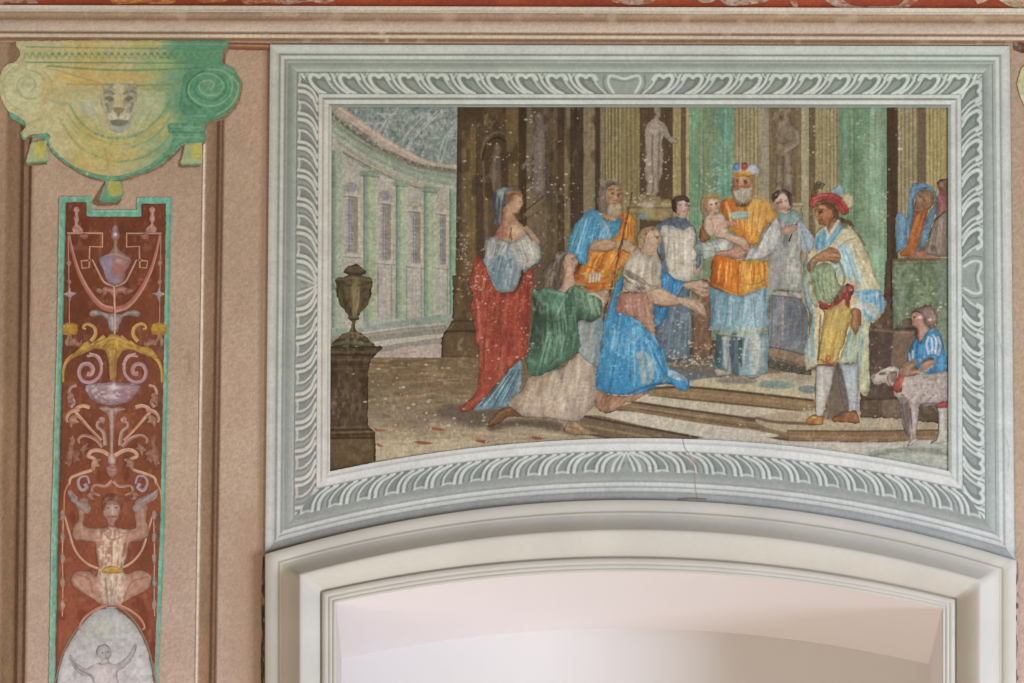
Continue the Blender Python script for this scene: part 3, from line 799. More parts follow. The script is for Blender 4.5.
# ageing shared by every painted patch: weave-like grain, faded patches, white flakes
def make_flakes():
    rng = np.random.RandomState(77)
    pts = []

    def cl(cx, cy, sx, sy, n, r=(.45, 1.0), rgb=(.80, .77, .68)):
        for _ in range(n):
            pts.append((cx + rng.normal(0, sx), cy + rng.normal(0, sy), rng.uniform(*r), *(np.array(rgb) * rng.uniform(.85, 1.08))))
    cl(477, 278, 9, 14, 50); cl(500, 300, 20, 22, 34, rgb=(.80, .62, .50)); cl(529, 282, 5, 14, 16); cl(488, 345, 12, 22, 14); cl(530, 350, 6, 20, 14)
    cl(463, 246, 4, 10, 22); cl(535, 116, 6, 6, 10); cl(532, 180, 6, 12, 26); cl(500, 150, 10, 20, 16); cl(470, 170, 8, 30, 12)
    cl(560, 185, 14, 10, 14); cl(646, 168, 6, 12, 24); cl(668, 165, 5, 14, 10); cl(640, 197, 8, 5, 18)
    cl(712, 178, 8, 10, 44, (.5, 1.1), (.66, .74, .62)); cl(716, 165, 4, 8, 10, (.5, 1.0), (.5, .74, .66))
    cl(700, 350, 20, 6, 40); cl(690, 360, 14, 3, 40, (.5, 1.0)); cl(686, 338, 8, 14, 18); cl(757, 345, 8, 14, 22); cl(640, 330, 18, 14, 24, (.4, .8), (.72, .8, .82))
    cl(617, 352, 12, 10, 24, (.4, .8), (.6, .78, .84)); cl(600, 270, 12, 16, 18); cl(870, 150, 8, 30, 36, (.5, 1.0), (.66, .76, .64)); cl(866, 240, 8, 20, 24, (.5, .9), (.62, .7, .56)); cl(884, 215, 2, 14, 18)
    cl(925, 308, 12, 10, 20, (.6, 1.4)); cl(920, 290, 16, 14, 46, (.4, .8), (.58, .64, .52)); cl(812, 134, 2, 20, 8); cl(900, 130, 2, 10, 6, (.7, 1.4)); cl(412, 395, 24, 20, 30, (.5, 1.2)); cl(420, 430, 25, 8, 14, (.6, 1.3))
    cl(470, 430, 30, 8, 22, (.5, 1.1)); cl(410, 365, 30, 6, 14); cl(812, 411, 6, 3, 16, (.5, 1.0)); cl(545, 245, 14, 24, 30, (.4, .8), (.6, .55, .44)); cl(568, 195, 20, 20, 14, (.4, .8), (.62, .56, .44))
    cl(345, 400, 8, 30, 30, (.4, .7), (.5, .44, .34)); cl(640, 390, 150, 36, 70, (.4, .8)); cl(640, 240, 170, 80, 90, (.4, .8)); cl(900, 400, 30, 30, 20, (.4, .8)); cl(740, 320, 20, 25, 20, (.4, .8))
    cl(850, 300, 20, 50, 30, (.4, .7), (.85, .82, .66)); cl(752, 225, 14, 20, 20, (.4, .7), (.9, .74, .45)); cl(588, 235, 12, 12, 30, (.4, .8), (.55, .78, .84))
    return np.array(pts)


FLK = make_flakes()


def age(x, y, C):
    for o in GLAZE:
        o(x, y, C)
    C *= 1 + .075 * vnoise(x, y, 1.6, 1.6, 61)[:, None]
    C *= 1 + .06 * vnoise(x, y, 1.2, 3.0, 62)[:, None] + .05 * vnoise(x, y, 3.4, 1.3, 63)[:, None]
    C *= 1 + .035 * vnoise(x, y, 9, 11, 64)[:, None] * np.array([1, 1, .8]) + .03 * vnoise(x, y, 46, 40, 65)[:, None]
    lo = (x.min() - 2, y.min() - 2); hi = (x.max() + 2, y.max() + 2)
    for px, py, r, cr, cg, cb in FLK:
        if lo[0] < px < hi[0] and lo[1] < py < hi[1]:
            k = np.nonzero((abs(x - px) < 2.4) & (abs(y - py) < 2.4))[0]
            if len(k):
                d = np.hypot((x[k] - px) * (1 + .5 * math.sin(px * 7)), y[k] - py)
                m = (np.clip((r + .35 - d) / .7, 0, 1) * .75)[:, None]
                C[k] = C[k] * (1 - m) + np.array([cr, cg, cb]) * m
    C[:] = (C * .86 + C.mean(1, keepdims=True) * .14) * np.array([.955, .93, .90])
    # surfaces rubbed thin
    v = vnoise(x, y, 2.4, 3.2, 66) * .6 + vnoise(x, y, 14, 18, 67) * .7
    m = np.clip((v - .62) / .3, 0, 1)[:, None] * .28
    C[:] = C * (1 - m) + np.array([.70, .66, .56]) * m


def pa(name, outline, base, ops, parent=None, label=None, sm=True, g=.68):
    arch = name in ('painted_rotunda', 'painted_arcade', 'painted_floor', 'green_column')
    skin = name in ('painted_person', 'arm', 'hand', 'foot', 'painted_dog', 'halo', 'stocking')
    statue_ = name in ('painted_statue', 'pedestal', 'urn', 'pillar_base', 'stone_block', 'statue_plinth', 'parapet_hanging')
    return sheet(name, outline, base, ops, parent or fresco, nh(), M_FRESCO, g=g, label=label, sm=sm, post=age, wob=0 if arch else .5 if skin else .8,
                 edge=0 if arch else .26 if skin else .24 if statue_ else .28, fold=0 if arch or skin or statue_ else .09)


# ---------------------------------------------------------------- backdrop: the far rotunda
t1 = K(320, 95); t2 = K(320, 190); t3 = K(320, 280); t4 = K(320, 375)
a1 = K(440, 95); a2 = K(560, 95); a3 = K(680, 95); a4 = K(800, 95)
ARCB = [(x, arc_y(np.array([330, 471.8, 438.0, 948.6, 471.4]), np.array([x]))[0] + .8) for x in np.linspace(949, 330, 40)]
BACK = np.array([(330.5, 106), (949, 106.5)] + ARCB, float)

rot = []
rot += [Fl(t1('80,40 950,40 950,520 780,490 640,425 480,335 300,215 90,60'), '#868f88', 1, 1)]
rot += [MOT(3.2, 3.0, '#a3aca6', .1, .75, 71, (331, 106, 458, 172)), MOT(2.6, 3.4, '#64716b', .25, .7, 72, (331, 106, 458, 172)), MOT(5, 5, '#6f8a7c', .35, .5, 73, (331, 106, 458, 172)), MOT(4, 3, '#b3b3ab', .55, .6, 74, (331, 106, 458, 172))]
rng = np.random.RandomState(5)
for i in range(60):
    x = rng.uniform(345, 455); y = rng.uniform(110, 165)
    q = rng.choice([-1, 1])
    rot.append(L(np.array([(x, y), (x + 3.5 * q, y + 3), (x + 5 * q, y + 7)]), 1, '#5f6d68' if rng.rand() < .55 else '#b0b6b0', .55, .5))
for s in ('400,280 440,190 540,80', '430,290 470,180 520,110', '590,370 640,280 800,110', '600,385 660,275 830,110', '800,450 850,300 930,190', '830,450 880,280 935,215', '560,350 600,260 700,150'):
    rot.append(L(t1(s), 1.4, '#b2b8b0', .75))
rot += [B(*t1('485,270')[0], 2.6, 4, '#5f8f78', .8), B(*t1('300,150')[0], 3, 6, '#60806f', .6), B(*t1('230,150')[0], 5, 4, '#6d857a', .5)]
# entablature bands
rot += [L(t1('70,40 180,135 300,222 390,285 480,342 640,432 780,488 950,512'), 8, '#b5a28f', 1, .8), L(t1('100,60 190,130 300,212 390,275 480,330 640,420 780,478'), 2, '#c6b6a0', .8),
        Fl(t1('80,140 180,220 300,305 420,385 560,445 700,490 950,530 950,690 800,655 640,605 400,515 250,430 80,330'), '#9aa391', 1, .8),
        L(t1('80,130 190,225 300,300 420,372 560,432 700,485 950,522'), 3.6, '#77725f', .95), L(t1('80,165 190,262 300,335 430,402 560,455 700,500 950,540'), 2, '#6f7565', .6),
        L(t1('90,200 250,330 420,430 600,520 950,590'), 4, '#8fa088', .7, 1.5), L(t1('80,270 250,385 420,475 600,560 780,605 950,630'), 4, '#aab19b', .7, 1.5),
        L(t1('80,320 160,375 250,420 400,505 600,592 780,640 950,668'), 4.2, '#b7aa96', 1, .7), L(t1('80,345 250,445 400,520 600,610 780,655 950,684'), 1.4, '#6f7463', .8)]
for i in range(34):
    f = i / 33
    P = smooth(t1('95,150 190,215 300,292 420,368 560,432 700,482 930,520'), False)
    q = P[int(f * (len(P) - 1))]
    rot.append(B(q[0], q[1], 1.2, 1.3, '#b8ab93' if i % 2 else '#575544', .75))
rot += [L(t1('80,%d 250,%d 420,%d 600,%d 780,%d 950,%d' % (y, y + 122, y + 218, y + 304, y + 352, y + 380)), .9, c, .6) for y, c in ((190, '#79816f'), (214, '#b9bca8'), (240, '#7d8672'), (262, '#bdbfab'), (290, '#838b76'))]
# wall, columns and windows below the entablature
wl = [Fl(t1('80,370 160,400 250,470 400,540 600,620 780,665 950,695 950,1700 80,1700'), '#b0ada0', 1, .7)]


def vcol(x0, x1, yt, yb, dark, lt, edge):
    w = x1 - x0
    return [Fl(R(x0, yt, x1, yb), dark, 1, .6, sm=False), L(np.array([(x0 + w * .64, yt), (x0 + w * .64, yb)]), w * .55, lt, .85, 1.6, sm=False), L(np.array([(x1 - .7, yt), (x1 - .7, yb)]), 1.2, edge, .7, .5, sm=False),
            L(np.array([(x0 + .5, yt), (x0 + .5, yb)]), 1.2, '#55705c', .6, .5, sm=False)]


def window(x0, x1, y0, y1, arch):
    w = x1 - x0
    o = [Fl(R(x0, y0 - 13, x1 + 3, y1 + 4), '#b1a996', .95, .6, sm=False), Fl(R(x0 + 2.2, y0, x1 - 1, y1), '#8f9692', 1, .5, sm=False), Fl(R(x0 + w * .62, y0, x1 - .5, y1), '#94806e', .85, .5, sm=False),
         Fl(R(x0 + 2, y0, x0 + 4, y1), '#a7a59a', .8, .5, sm=False)]
    for k in range(1, 3):
        o.append(L(np.array([(x0 + 2 + w * .2 * k, y0), (x0 + 2 + w * .2 * k, y1)]), .8, '#666f76', .8, .4, sm=False))
    n = int((y1 - y0) / 5.4)
    for k in range(n):
        yy = y0 + (k + .5) * (y1 - y0) / n
        o.append(L(np.array([(x0 + 2, yy - .3), (x0 + w * .62, yy + .5)]), .7, '#6f767a' if k % 2 else '#aeb2ae', .65, .4, sm=False))
    o += [L(np.array([(x0 - .5, y0 - 1.2), (x1 + 2, y0 + .4)]), 1.8, '#c2b6a2', .9, .5, sm=False), L(np.array([(x0 - .5, y0 + .6), (x1 + 1.5, y0 + 2.2)]), 1, '#67675b', .6, .4, sm=False),
          L(np.array([(x0 - .8, y1 + 2), (x1 + 3, y1 + 3.4)]), 2.6, '#bcb4a3', .95, .5, sm=False), L(np.array([(x0 - .8, y1 + 4.2), (x1 + 3, y1 + 5.6)]), 1, '#7b7a6c', .7, .4, sm=False),
          L(np.array([(x1 + .6, y0), (x1 + .6, y1)]), 1.6, '#c1b49f', .8, .5, sm=False)]
    if arch:
        o += [B(x0 + w * .5, y0 - 7, w * .34, 4.2, '#858a92', .85, hard=.6), L(np.array([(x0, y0 - 2), (x0 + w * .1, y0 - 9), (x0 + w * .5, y0 - 12.5), (x0 + w * .9, y0 - 9), (x1, y0 - 2)]), 1.2, '#7d7a6c', .6)]
    else:
        o += [L(np.array([(x0, y0 - 5), (x0 + w * .5, y0 - 9.5), (x1 + 2, y0 - 4)]), 1.4, '#8b8676', .7), B(x0 + w * .5, y0 - 4, w * .3, 2.4, '#9a9788', .8)]
    return o


wl += window(344.2, 358.5, 195.5, 252.5, True) + window(378.5, 391.5, 203, 259.5, True) + window(409, 421, 211, 263, False) + window(436.5, 446.5, 213.5, 264.5, False)
wl += vcol(332, 342.5, 150, 332, '#82977f', '#a7b29d', '#b7bba6') + vcol(363.5, 377, 171, 322, '#879b82', '#abb490', '#c1bfa6') + vcol(396, 406.5, 180, 318, '#869c83', '#abb696', '#bec0a8') + vcol(424, 435, 186, 316, '#829c80', '#adb694', '#bdc1aa') + vcol(449.5, 456.5, 190, 314, '#789c80', '#8fab8d', '#a6b49c')
for a, b, yt in ((361, 379, 171), (394, 408, 181), (422, 437, 187)):
    wl += [Fl(R(a, yt, b, yt + 4), '#86957c', .8, .8), L(np.array([(a, yt + 4.5), (b, yt + 6)]), 1.2, '#5f7060', .7)]
wl += [Fl(R(344, 262, 362, 300), '#ab9f90', .7, .8, sm=False), Fl(R(378, 268, 391, 316), '#b0aa9c', .8, .6, sm=False), Fl(R(407, 270, 421, 314), '#aba79c', .8, .6, sm=False), Fl(R(436, 271, 447, 311), '#a3a496', .8, .6, sm=False)]
for x in (391.5, 406.5, 421.5, 378, 447.5):
    wl.append(L(np.array([(x, 266), (x, 318)]), 1.3, '#77806f', .7, .5, sm=False))
wl += [L(np.array([(x, 270), (x + .5, 312)]), 1.4, '#c2b4a5', .6, .6) for x in (388, 387, 417, 414, 384, 441)]
# bases and curving steps
wl += [Fl(t3('60,330 250,330 400,300 900,230 900,300 830,310 290,360 60,380'), '#8d9a8e', .9, 1.2), MOT(6, 2, '#9fa89b', .2, .6, 75, (345, 316, 452, 328)), B(*t3('330,300')[0], 6, 4, '#8b97a0', .6), B(*t3('650,290')[0], 6, 2, '#77807a', .6),
       Fl(t3('60,390 290,365 560,325 840,300 840,375 560,410 350,450 60,470'), '#8e8b7e', 1, .6), L(t3('250,368 420,345 600,320 840,302'), 1.7, '#bfb5a4', .95), L(t3('280,385 600,345 840,325'), 1.3, '#a9a293', .7),
       Fl(t3('60,470 350,425 560,395 840,368 840,395 560,430 400,455 60,480'), '#bcb2a2', 1, .5), Fl(t3('60,480 430,452 560,430 840,395 840,440 600,455 430,490 60,510'), '#958d82', 1, .5),
       Fl(t3('60,500 420,490 640,455 840,440 840,540 60,540'), '#b3a396', 1, .6), MOT(7, 2, '#a18f82', .3, .5, 76, (380, 347, 443, 358))]
pa('painted_rotunda', BACK, '#9a9a88', rot + wl, label='far domed hall with coffers, green columns and windows')

# ---------------------------------------------------------------- dark arcade
sa = lambda f, spec: [(f('%s,0' % a)[0][0], f('%s,0' % b)[0][0], c) for a, b, c in spec]
st = sa(a1, [('115', '132', '#4a3c29'), ('132', '152', '#5a4733'), ('150', '185', '#6f5b3c'), ('185', '245', '#756239'), ('245', '300', '#54442f'), ('300', '330', '#6a573d'), ('330', '455', '#5c4932'), ('452', '535', '#6f5b36'), ('535', '592', '#483724'),
             ('590', '632', '#716048'), ('632', '735', '#6a5a46'), ('735', '770', '#5a4a33'), ('770', '800', '#625139'), ('800', '852', '#503e2a'), ('850', '892', '#7a6a4b'), ('890', '985', '#4c3c2b')])
st += sa(a2, [('160', '240', '#837355'), ('240', '277', '#4d3e2d'), ('275', '302', '#85775f'), ('300', '425', '#887a4f'), ('425', '545', '#8a7a4e'), ('545', '775', '#5a4630'), ('770', '828', '#9a895b'), ('826', '862', '#6b533a'), ('860', '884', '#a89a6e')])
st += sa(a3, [('370', '548', '#998c65'), ('545', '612', '#958d74'), ('608', '625', '#6b5a3c'), ('612', '835', '#7b6747'), ('830', '882', '#a29a78'), ('880', '932', '#6b5a3b'), ('930', '1060', '#9a8d63')])
st += sa(a4, [('60', '108', '#6c5b3d'), ('105', '248', '#9b8e65'), ('245', '275', '#87835a'), ('590', '672', '#4b3726'), ('668', '805', '#948762'), ('800', '864', '#705d48'), ('860', '1040', '#a3945f')])
dk = [VS(st, soft=.45), NZ(1.3, 30, .07, 81), NZ(5, 40, .06, 82)]
# fluting lines
for f, xs, c in ((a2, (318, 338, 362, 386, 410), '#b0a274'), (a2, (308, 328, 350, 374, 398), '#5f5233'), (a2, (440, 470, 500), '#9d8f62'), (a2, (455, 485), '#6f6040'), (a3, (400, 425, 450, 478, 505, 530), '#756942'), (a3, (390, 415, 438, 465, 492, 518), '#b1a67a'),
                 (a3, (955, 985, 1010), '#77693f'), (a4, (125, 150, 180, 205, 232), '#7a6d45'), (a4, (138, 165, 192, 218, 240), '#b2a57a'), (a4, (690, 715, 745, 770), '#6f6340'), (a4, (680, 702, 730, 757, 785), '#ab9f76'), (a4, (885, 910, 935, 960), '#7f7044'), (a4, (870, 897, 922, 948), '#b8a873'), (a4, (122,), '#b39a80')):
    for xx in xs:
        q = f('%d,0' % xx)[0][0]
        dk.append(L(np.array([(q, 106), (q + .2, 260)]), .9, c, .75, .45, sm=False))
dk += [MOT(6, 12, '#3f301f', .25, .5, 83, (457, 106, 600, 200)), Fl(a1('130,80 300,80 280,160 200,230 130,240'), '#4c3b26', .8, 3), B(*a1('200,130')[0], 12, 8, '#4a3822', .7), B(*a1('400,170')[0], 12, 7, '#5b4526', .6),
       # arched niche with a statue
       Fl(a1('300,683 300,430 330,340 390,285 450,310 455,683'), '#4f3c27', .95, 1), L(a1('290,450 300,390 330,320 390,290 450,315'), 1.6, '#2f2415', .9), L(a1('280,420 300,320 350,270 400,255 450,270'), 1.6, '#7c6847', .7),
       L(a1('300,683 295,450'), 2, '#7d6a4c', .6)]
# brackets and diagonal beam behind the first woman
b1 = K(450, 180)
dk += [L(b1('480,260 560,200 650,120'), 3, '#7b6a4c', .75), L(b1('490,230 570,165 640,110'), 1.2, '#473722', .9), L(b1('480,290 600,220'), 1, '#413220', .7), B(*b1('490,250')[0], 3, 4, '#3e3020', .7)]
# lower stretch of dark wall seen between the figures
dk += [Fl(X('457,250 480,258 478,320 457,322'), '#6d5637', .4, 2), MOT(5, 8, '#80694a', .35, .45, 84, (530, 190, 570, 300)), G((0, 0), (0, 1), ['#5c4a34', '#5c4a34'], 0.0),
       Fl(K(440, 260)('620,-60 760,-60 760,200 640,420 600,420'), '#5b4b35', .6, 4)]
arc = np.array([(457.5, 106), (949, 106.5), (949, 330), (700, 345), (457, 350)], float)
pa('painted_arcade', np.concatenate([arc[:2], [(949, 372), (686, 372), (600, 360), (455.5, 340), (455.5, 260)]]), '#5d4b34', dk, label='brown pillared temple wall with fluted pilasters', sm=False)

# foot of the first pillar
pa('pillar_base', K(320, 280)('905,-30 1100,-30 1100,560 825,545 830,400 850,350 880,310 905,270'), '#5e4a31',
   [MOT(4, 9, '#74603d', .0, .7, 85), L(t3('840,360 900,350 1100,350'), 2, '#3c2e1d', .8), L(t3('880,300 930,280 1100,280'), 1.5, '#3f301e', .7), Fl(t3('830,370 1100,370 1100,540 828,540'), '#69543a', .6, 1, sm=False), L(t3('838,380 832,540'), 1.5, '#453520', .7)], sm=False, label='dark moulded foot of the first pillar')


def gcol(name, f, x0, x1, yb, label, hl):
    xa = f('%d,0' % x0)[0][0]; xb = f('%d,0' % x1)[0][0]; w = xb - xa
    ops = [G((xa, 0), (xb, 0), hl), NZ(1.6, 26, .07, 86), NZ(4, 60, .06, 87), NZ(5, 7, .06, 88, (1, .6, 1)), MOT(7, 20, '#7c8662', .3, .4, 89)]
    for k, c in ((.27, '#9aa886'), (.31, '#4f7257'), (.06, '#5d7d5e'), (.62, '#5b8268'), (.8, '#a5c2a5')):
        ops.append(L(np.array([(xa + w * k, 106), (xa + w * k + .3, yb)]), 1.2, c, .5, .7, sm=False))
    return pa(name, R(xa, 106, xb, yb), hl[0], ops, sm=False, label=label)


gcol('green_column', a3, 62, 372, 340, 'teal green column behind the infant', ['#6f9472', '#769774', '#778664', '#758c6b', '#6b9378', '#68997d', '#779478'])
gcol('green_column', a4, 268, 592, 305, 'pale green column behind the red turban', ['#688668', '#7a9b78', '#6c855f', '#74916f', '#7fa07c', '#93b08f', '#81a281', '#6d8a6d'])
# column plinths and mouldings at statue feet
pl = [L(a2('480,600 640,590 770,610'), 2, '#b39f6a', .8)]


# ---------------------------------------------------------------- statues
def statue(outline, base, ops, label):
    return pa('painted_statue', outline, base, [NZ(2, 5, .08, 91), NZ(6, 9, .06, 92)] + ops, label=label)


statue(a1('370,683 350,600 335,540 345,470 350,400 370,350 385,330 405,335 420,370 430,420 428,500 435,560 440,683'), '#71604c', [L(a1('370,420 365,640'), 3, '#8a7863', .6), L(a1('420,400 425,640'), 3, '#57452f', .7), B(*a1('392,355')[0], 3, 4, '#8a7963', .7), L(a1('390,470 395,640'), 2, '#5b4a38', .5), B(*a1('380,330')[0], 4, 3, '#82714f', .6)], 'dim statue in the arched recess')
statue(a1('640,683 625,600 632,480 630,420 580,500 555,510 560,480 600,430 630,330 640,250 655,200 650,150 665,115 690,110 705,140 705,190 725,230 735,330 730,450 733,560 728,683'), '#75665a', [L(a1('640,290 620,400 575,490'), 2.6, '#8d7d6c', .8), L(a1('690,260 680,420 690,640'), 5, '#85766a', .7), L(a1('725,260 728,640'), 3, '#574a3c', .7), L(a1('655,300 650,640'), 2, '#8b7c6d', .6), B(*a1('680,140')[0], 3.4, 4.4, '#84765f', .8), L(a1('630,140 605,240 600,290'), 2, '#392b1b', .6)], 'grey statue with lowered arm in a dark bay')
statue(a2('640,90 670,80 690,100 688,140 672,165 710,190 740,250 770,290 810,310 800,330 760,325 720,290 705,260 700,330 705,420 695,520 680,600 660,683 590,683 590,600 580,500 590,420 580,330 580,250 600,190 640,165 650,140'), '#a59682',
       [B(*a2('665,115')[0], 3.8, 5, '#a39577', .9), L(a2('610,200 600,320 610,460 615,640'), 4, '#aa9b88', .7), L(a2('650,200 645,330 655,500'), 5, '#a6988a', .7), L(a2('632,270 630,420 632,540'), 1.6, '#74634f', .8), L(a2('680,250 675,420 670,640'), 2.2, '#7e6d58', .7), L(a2('715,230 750,290 795,315'), 2.6, '#ab9e86', .8),
        L(a2('690,320 690,520'), 2, '#b3a38c', .6), L(a2('600,230 640,245 690,230'), 2, '#b4a694', .6), B(*a2('630,215')[0], 3, 3, '#b6a896', .6), B(*a2('670,215')[0], 3, 3, '#b3a592', .6), L(a2('640,560 630,670'), 1.6, '#6a5941', .7), L(a2('690,600 700,540'), 2, '#5e4c36', .6)], 'pale statue with outstretched hand above the altar boy')
statue(a3('640,180 625,160 640,120 690,85 740,85 760,110 755,160 775,200 810,240 825,310 800,360 770,390 760,460 770,560 775,683 660,683 655,560 660,450 640,380 635,300 650,230'), '#85735a',
       [L(a3('630,170 650,120 690,90'), 3, '#9b8a6a', .8), B(*a3('690,150')[0], 3, 5, '#56432b', .8), B(*a3('735,120')[0], 4, 5, '#98886b', .8), B(*a3('730,250')[0], 9, 9, '#8d7c68', .7), L(a3('800,250 805,320 760,360 720,380'), 3, '#a59482', .8), L(a3('680,420 670,560 675,683'), 4, '#9a8a73', .7), L(a3('735,420 745,560 745,683'), 5, '#968572', .7), L(a3('705,420 705,683'), 2, '#5f4f3a', .8),
        MOT(4, 4, '#6e5d48', .2, .6, 93), L(a3('650,300 690,330 740,320'), 2, '#6a5943', .6)], 'grey nude statue with raised arm beside the priest')
# statue plinths
f1 = K(560, 170)
pa('statue_plinth', f1('540,175 620,170 690,180 700,200 760,205 765,330 640,350 520,330 520,300 460,300 460,250 540,240'), '#a18c5f',
   [L(f1('460,258 600,258 770,258'), 1.6, '#6c5535', .8), L(f1('480,235 620,230 770,235'), 2, '#b8a474', .8), L(f1('540,200 700,205'), 1.2, '#7f6a44', .7), B(*f1('600,240')[0], 8, 5, '#b8ada0', .8), B(*f1('610,310')[0], 9, 7, '#a79a58', .6), B(*f1('570,330')[0], 7, 8, '#7c93a0', .8), B(*f1('545,390')[0], 5, 4, '#98a6a0', .6), B(*f1('520,190')[0], 2.2, 2.2, '#523f26', .8), MOT(4, 4, '#8a7650', .3, .6, 94)], label='golden plinth under the pale statue')
h = K(680, 155)
pa('statue_plinth', h('620,330 840,325 845,350 830,370 830,450 640,450'), '#a59570', [L(h('740,335 840,335'), 1.6, '#c0b08a', .8), L(h('740,350 840,350'), 1, '#7a6a48', .8), Fl(h('620,280 660,280 650,360 610,350'), '#a58a78', .6, 3)], label='stone plinth beside the acolyte')

# ---------------------------------------------------------------- floor and steps
e = K(560, 345); o8 = K(800, 350); j = K(680, 325); c4 = K(440, 345); w5 = K(500, 400, 3.793); w6 = K(754, 400, 3.793)
fl = [G((0, 356), (0, 450), ['#6c5840', '#7a664b', '#806d53', '#8a775c', '#9a886d', '#ab9a7e', '#b5a58a']), NZ(18, 1.8, .07, 101), NZ(7, 1.2, .06, 102),
      Fl(X('372,356 520,356 520,392 460,394 372,372'), '#7b6446', .55, 5), MOT(16, 2.2, '#a68b66', .2, .5, 103, (370, 358, 470, 400)), Fl(t4('340,210 560,205 780,210 1024,215 1024,360 760,330 500,310 340,280'), '#8b7a66', .6, 4),
      Fl(t4('330,360 700,365 1024,350 1024,430 600,440 330,450'), '#a39072', .6, 4), Fl(t4('330,470 1024,445 1024,520 560,560 330,600'), '#bfb08f', .7, 4),
      L(t4('350,40 600,50 1024,20'), 1, '#a18a66', .5), L(t4('330,365 560,372 1024,362'), 1, '#b89e80', .6), L(t4('380,455 700,448 1024,435'), 1, '#c8b494', .6), L(t4('480,520 560,560'), 1, '#c9b898', .6), L(t4('780,480 880,520'), 1, '#c9b898', .6), L(t4('860,360 1024,400'), .9, '#ad9a7a', .6)]
for s, w in (('370,360 400,370 460,378 420,384 380,380', 1), ('720,358 790,358 850,372 790,378', 1), ('640,458 690,450 770,466 700,476', 1.1), ('390,465 430,485 410,492 390,480', 1), ('445,190 480,185 520,195 480,205', .8), ('500,125 540,118 565,128 530,136', .8), ('720,60 780,55 820,66 760,72', .9), ('890,120 950,115 985,126 930,132', .8), ('420,268 450,265 490,285 450,290', .8), ('330,140 360,140 385,155 350,160', .8), ('480,40 500,35 515,60 495,65', .6), ('680,262 740,250 790,262 740,272', .6), ('780,180 820,178 850,188 810,192', .7)):
    fl.append(Fl(t4(s), '#8f4f35' if w > .9 else '#7e573c', .9 if w > .9 else .6, .7))
for s in ('235,652 280,645 340,662 300,672', '615,630 660,625 710,638 660,648', '0,570 20,572 30,580 0,584'):
    fl.append(Fl(c4(s), '#8f4d30', .85, .7))
# shadows the painter laid under the figures
fl += [Fl(c4('0,430 120,405 260,440 430,425 480,440 380,520 340,560 200,560 130,530 0,480'), '#5d5044', .75, 4), Fl(c4('330,560 480,510 640,510 800,525 870,570 1024,610 1024,640 840,600 640,560 460,560 360,590'), '#57483a', .8, 3)]
